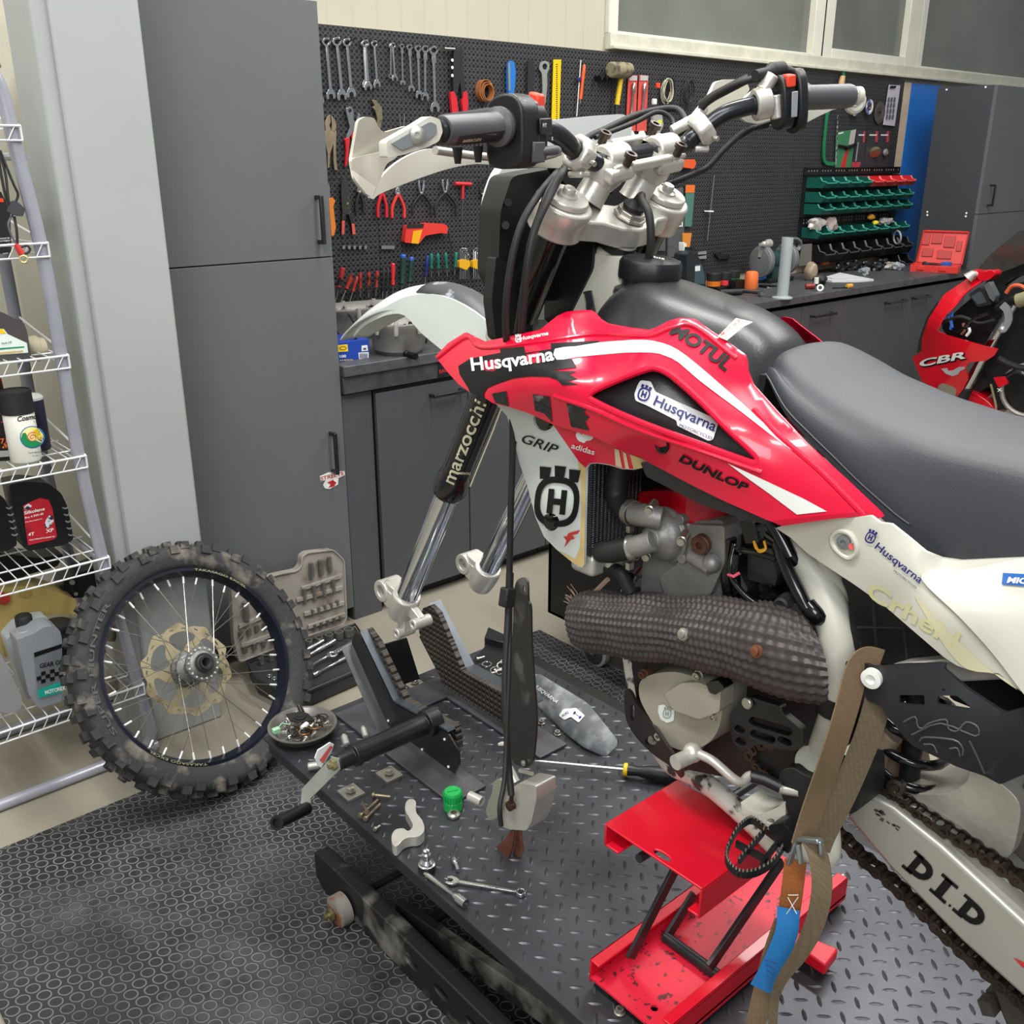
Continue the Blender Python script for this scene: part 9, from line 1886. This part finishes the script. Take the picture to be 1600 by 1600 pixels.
sbp([(1513,460),(1530,448),(1543,455),(1550,476),(1527,480)],5.12,.09,'instrument_cluster',M_rub,3,bevel=.01); sbp([(1517,463),(1532,455),(1542,472),(1528,476)],5.118,.002,'display',mat('display_grey','#4b5054',.15),1,bevel=0)
sbp([(1537,446),(1545,440),(1556,462),(1552,472),(1546,466)],5.10,.05,'gauge',mat('gauge_glass','#5c6064',.15),2)
def sft(a,b,r,name,m,X=5.14): mb = MB(); mb.tube([P(*a,X=X),P(*b,X=X)],r,16); return mb.build(name,m,SB)
sft((1583,475),(1506,612),.026,'fork_leg',M_chr,5.12); sft((1570,560),(1530,640),.026,'fork_leg',M_chr,5.36); sft((1508,605),(1500,622),.042,'fork_boot',M_rub,5.12); sft((1545,595),(1528,615),.042,'fork_boot',M_rub,5.34)
sbp(cr([(1399,608),(1415,600),(1440,598),(1470,605),(1490,620),(1495,640),(1470,650),(1420,640)],3,True),lambda a,b: 5.2,.14,'front_fender',M_sr,0,bevel=.02); sbp(cr([(1508,610),(1530,618),(1548,632),(1556,645),(1548,650),(1510,640)],3,True),5.2,.14,'fender_rear',M_sr,0,bevel=.02)
mb = MB(); mb.tube(cr([tuple(P(1600,465,X=5.05)),tuple(P(1580,470,X=5.08)),tuple(P(1560,482,X=5.12))],4),.022,12); mb.build('handlebar',M_rub,SB); sft((1590,470),(1640,455),.034,'grip',mat('tan_grip','#8a8264',.6),5.0)
mb = MB(); mb.tube(cr([tuple(P(a,b,X=5.02)) for a,b in ((1566,476),(1574,485),(1576,500),(1570,512),(1566,516))],4),1,flat=(.034,.012,(-1,0,0))); mb.ball(P(1566,515,X=5.02),.018); mb.build('brake_lever',mat('silver_lever','#b9bcc0',.3,metal=.6),SB)
mb = MB(); mb.tube(cr([tuple(P(a,b,X=5.06)) for a,b in ((1572,458),(1580,448),(1592,446),(1605,452))],5),.010,8)
mb.build('coiled_hose',mat('orange_coil','#c85a34',.5),SB)
for k,(pts,r,m) in enumerate((([(1480,490),(1486,505),(1485,515)],.007,MATS['blue_part']),([(1488,488),(1487,502),(1488,512)],.007,MATS['blue_part']),([(1470,505),(1500,495),(1530,505),(1555,500)],.010,M_rub),([(1500,520),(1520,500),(1545,490)],.012,M_gl),([(1560,560),(1580,570),(1600,575),(1620,570)],.016,M_rub),([(1548,600),(1553,620),(1556,640),(1545,648)],.006,mat('olive_hose','#8a7a58',.5)),([(1510,525),(1515,518),(1514,512)],.008,M_decw),([(1570,590),(1590,580),(1610,590)],.014,M_gl),([(1505,505),(1507,515),(1502,522)],.010,mat('brown_conn','#7a4a3c',.5)))):
  mb = MB(); mb.tube(cr([tuple(P(a,b,X=5.10)) for a,b in pts],5),r,8); mb.build('wiring',m,SB)
wc = V(5.30,1.62,.31)
mb = MB(); mb.lathe(V(5.24,2.05,.30),(1,0,0),[(.20,0),(.24,-.01),(.285,.01),(.30,.06),(.285,.11),(.24,.13),(.20,.12)],48,closed=True,caps=False); mb.build('front_tyre',M_rub,SB)
mb = MB(); mb.lathe(V(5.20,1.10,.55),(1,0,0),[(.22,0),(.30,0),(.30,.2),(.22,.2)],40,closed=True,caps=False); mb.build('engine_case',M_bp,SB)
mb = MB(); c = P(1608,610,X=5.12); mb.torus(c,(1,.1,0),.13,.012,36,8); mb.build('clutch_cover',M_alud,SB); sbp([(1560,590),(1600,575),(1640,575),(1640,680),(1590,655)],5.2,.2,'engine_block',M_bp,5,bevel=.02)
sbp([(1552,590),(1570,588),(1574,600),(1560,606)],5.08,.02,'red_bracket',M_sr,1); mb = MB(); lettering(mb,'X',(1558,612),(1566,611),5,xs(5.07),bold=.05); mb.build('print',M_decw,SB)
# ============================================================= black trolley behind the dirt bike
tr_ = link('tool_trolley','black steel trolley on castors behind the dirt bike radiator','trolley',(2.3,1.9,0))
tx0,ty1 = 2.045,2.17
mb = MB(); mb.box((tx0,ty1-.42,.15),(tx0+.02,ty1,.62)); mb.box((tx0,ty1-.02,.15),(tx0+.70,ty1,.62)); mb.box((tx0,ty1-.42,.15),(tx0+.70,ty1,.165)); mb.box((tx0+.68,ty1-.42,.15),(tx0+.70,ty1,.62)); mb.box((tx0,ty1-.42,.60),(tx0+.70,ty1,.62)); mb.build('cabinet_body',mat('matt_black_steel','#131415',.45),tr_,bevel=.004)
mb = MB(); mb.box((tx0+.02,ty1-.44,.15),(tx0+.70,ty1-.40,.24)); mb.build('bottom_drawer',mat('trolley_drawer','#1a1b1d',.4),tr_,bevel=.004)
for (x,y) in ((2.10,1.99),(2.10,1.80)):
  c = V(x,y,.058); mb = MB(); mb.lathe(c-V(.014,0,0),(1,0,0),[(.046,0),(.054,.004),(.054,.024),(.046,.028)],32); cs = mb.build('castor',mat('castor_grey','#8c8d90',.5),tr_); mb = MB(); mb.lathe(c-V(.0165,0,0),(1,0,0),[(.006,0),(.044,.001),(.044,.033),(.006,.034)],28); mb.build('hub',M_tank,cs)
  mb = MB(); mb.prism([c+V(-.021,-.022,.092),c+V(-.021,.026,.092),c+V(-.021,.014,-.01),c+V(-.021,-.010,-.012)],(.003,0,0)); mb.prism([c+V(.018,-.022,.092),c+V(.018,.026,.092),c+V(.018,.014,-.01),c+V(.018,-.010,-.012)],(.003,0,0)); mb.box(c+V(-.021,-.022,.088),c+V(.021,.026,.093)); mb.build('fork',mat('castor_fork','#4d575b',.4,metal=.5),cs); mb = MB(); bolt(mb,c-V(.021,0,0),(-1,0,0),.006,.004); mb.build('axle_nut',M_bolt,cs)
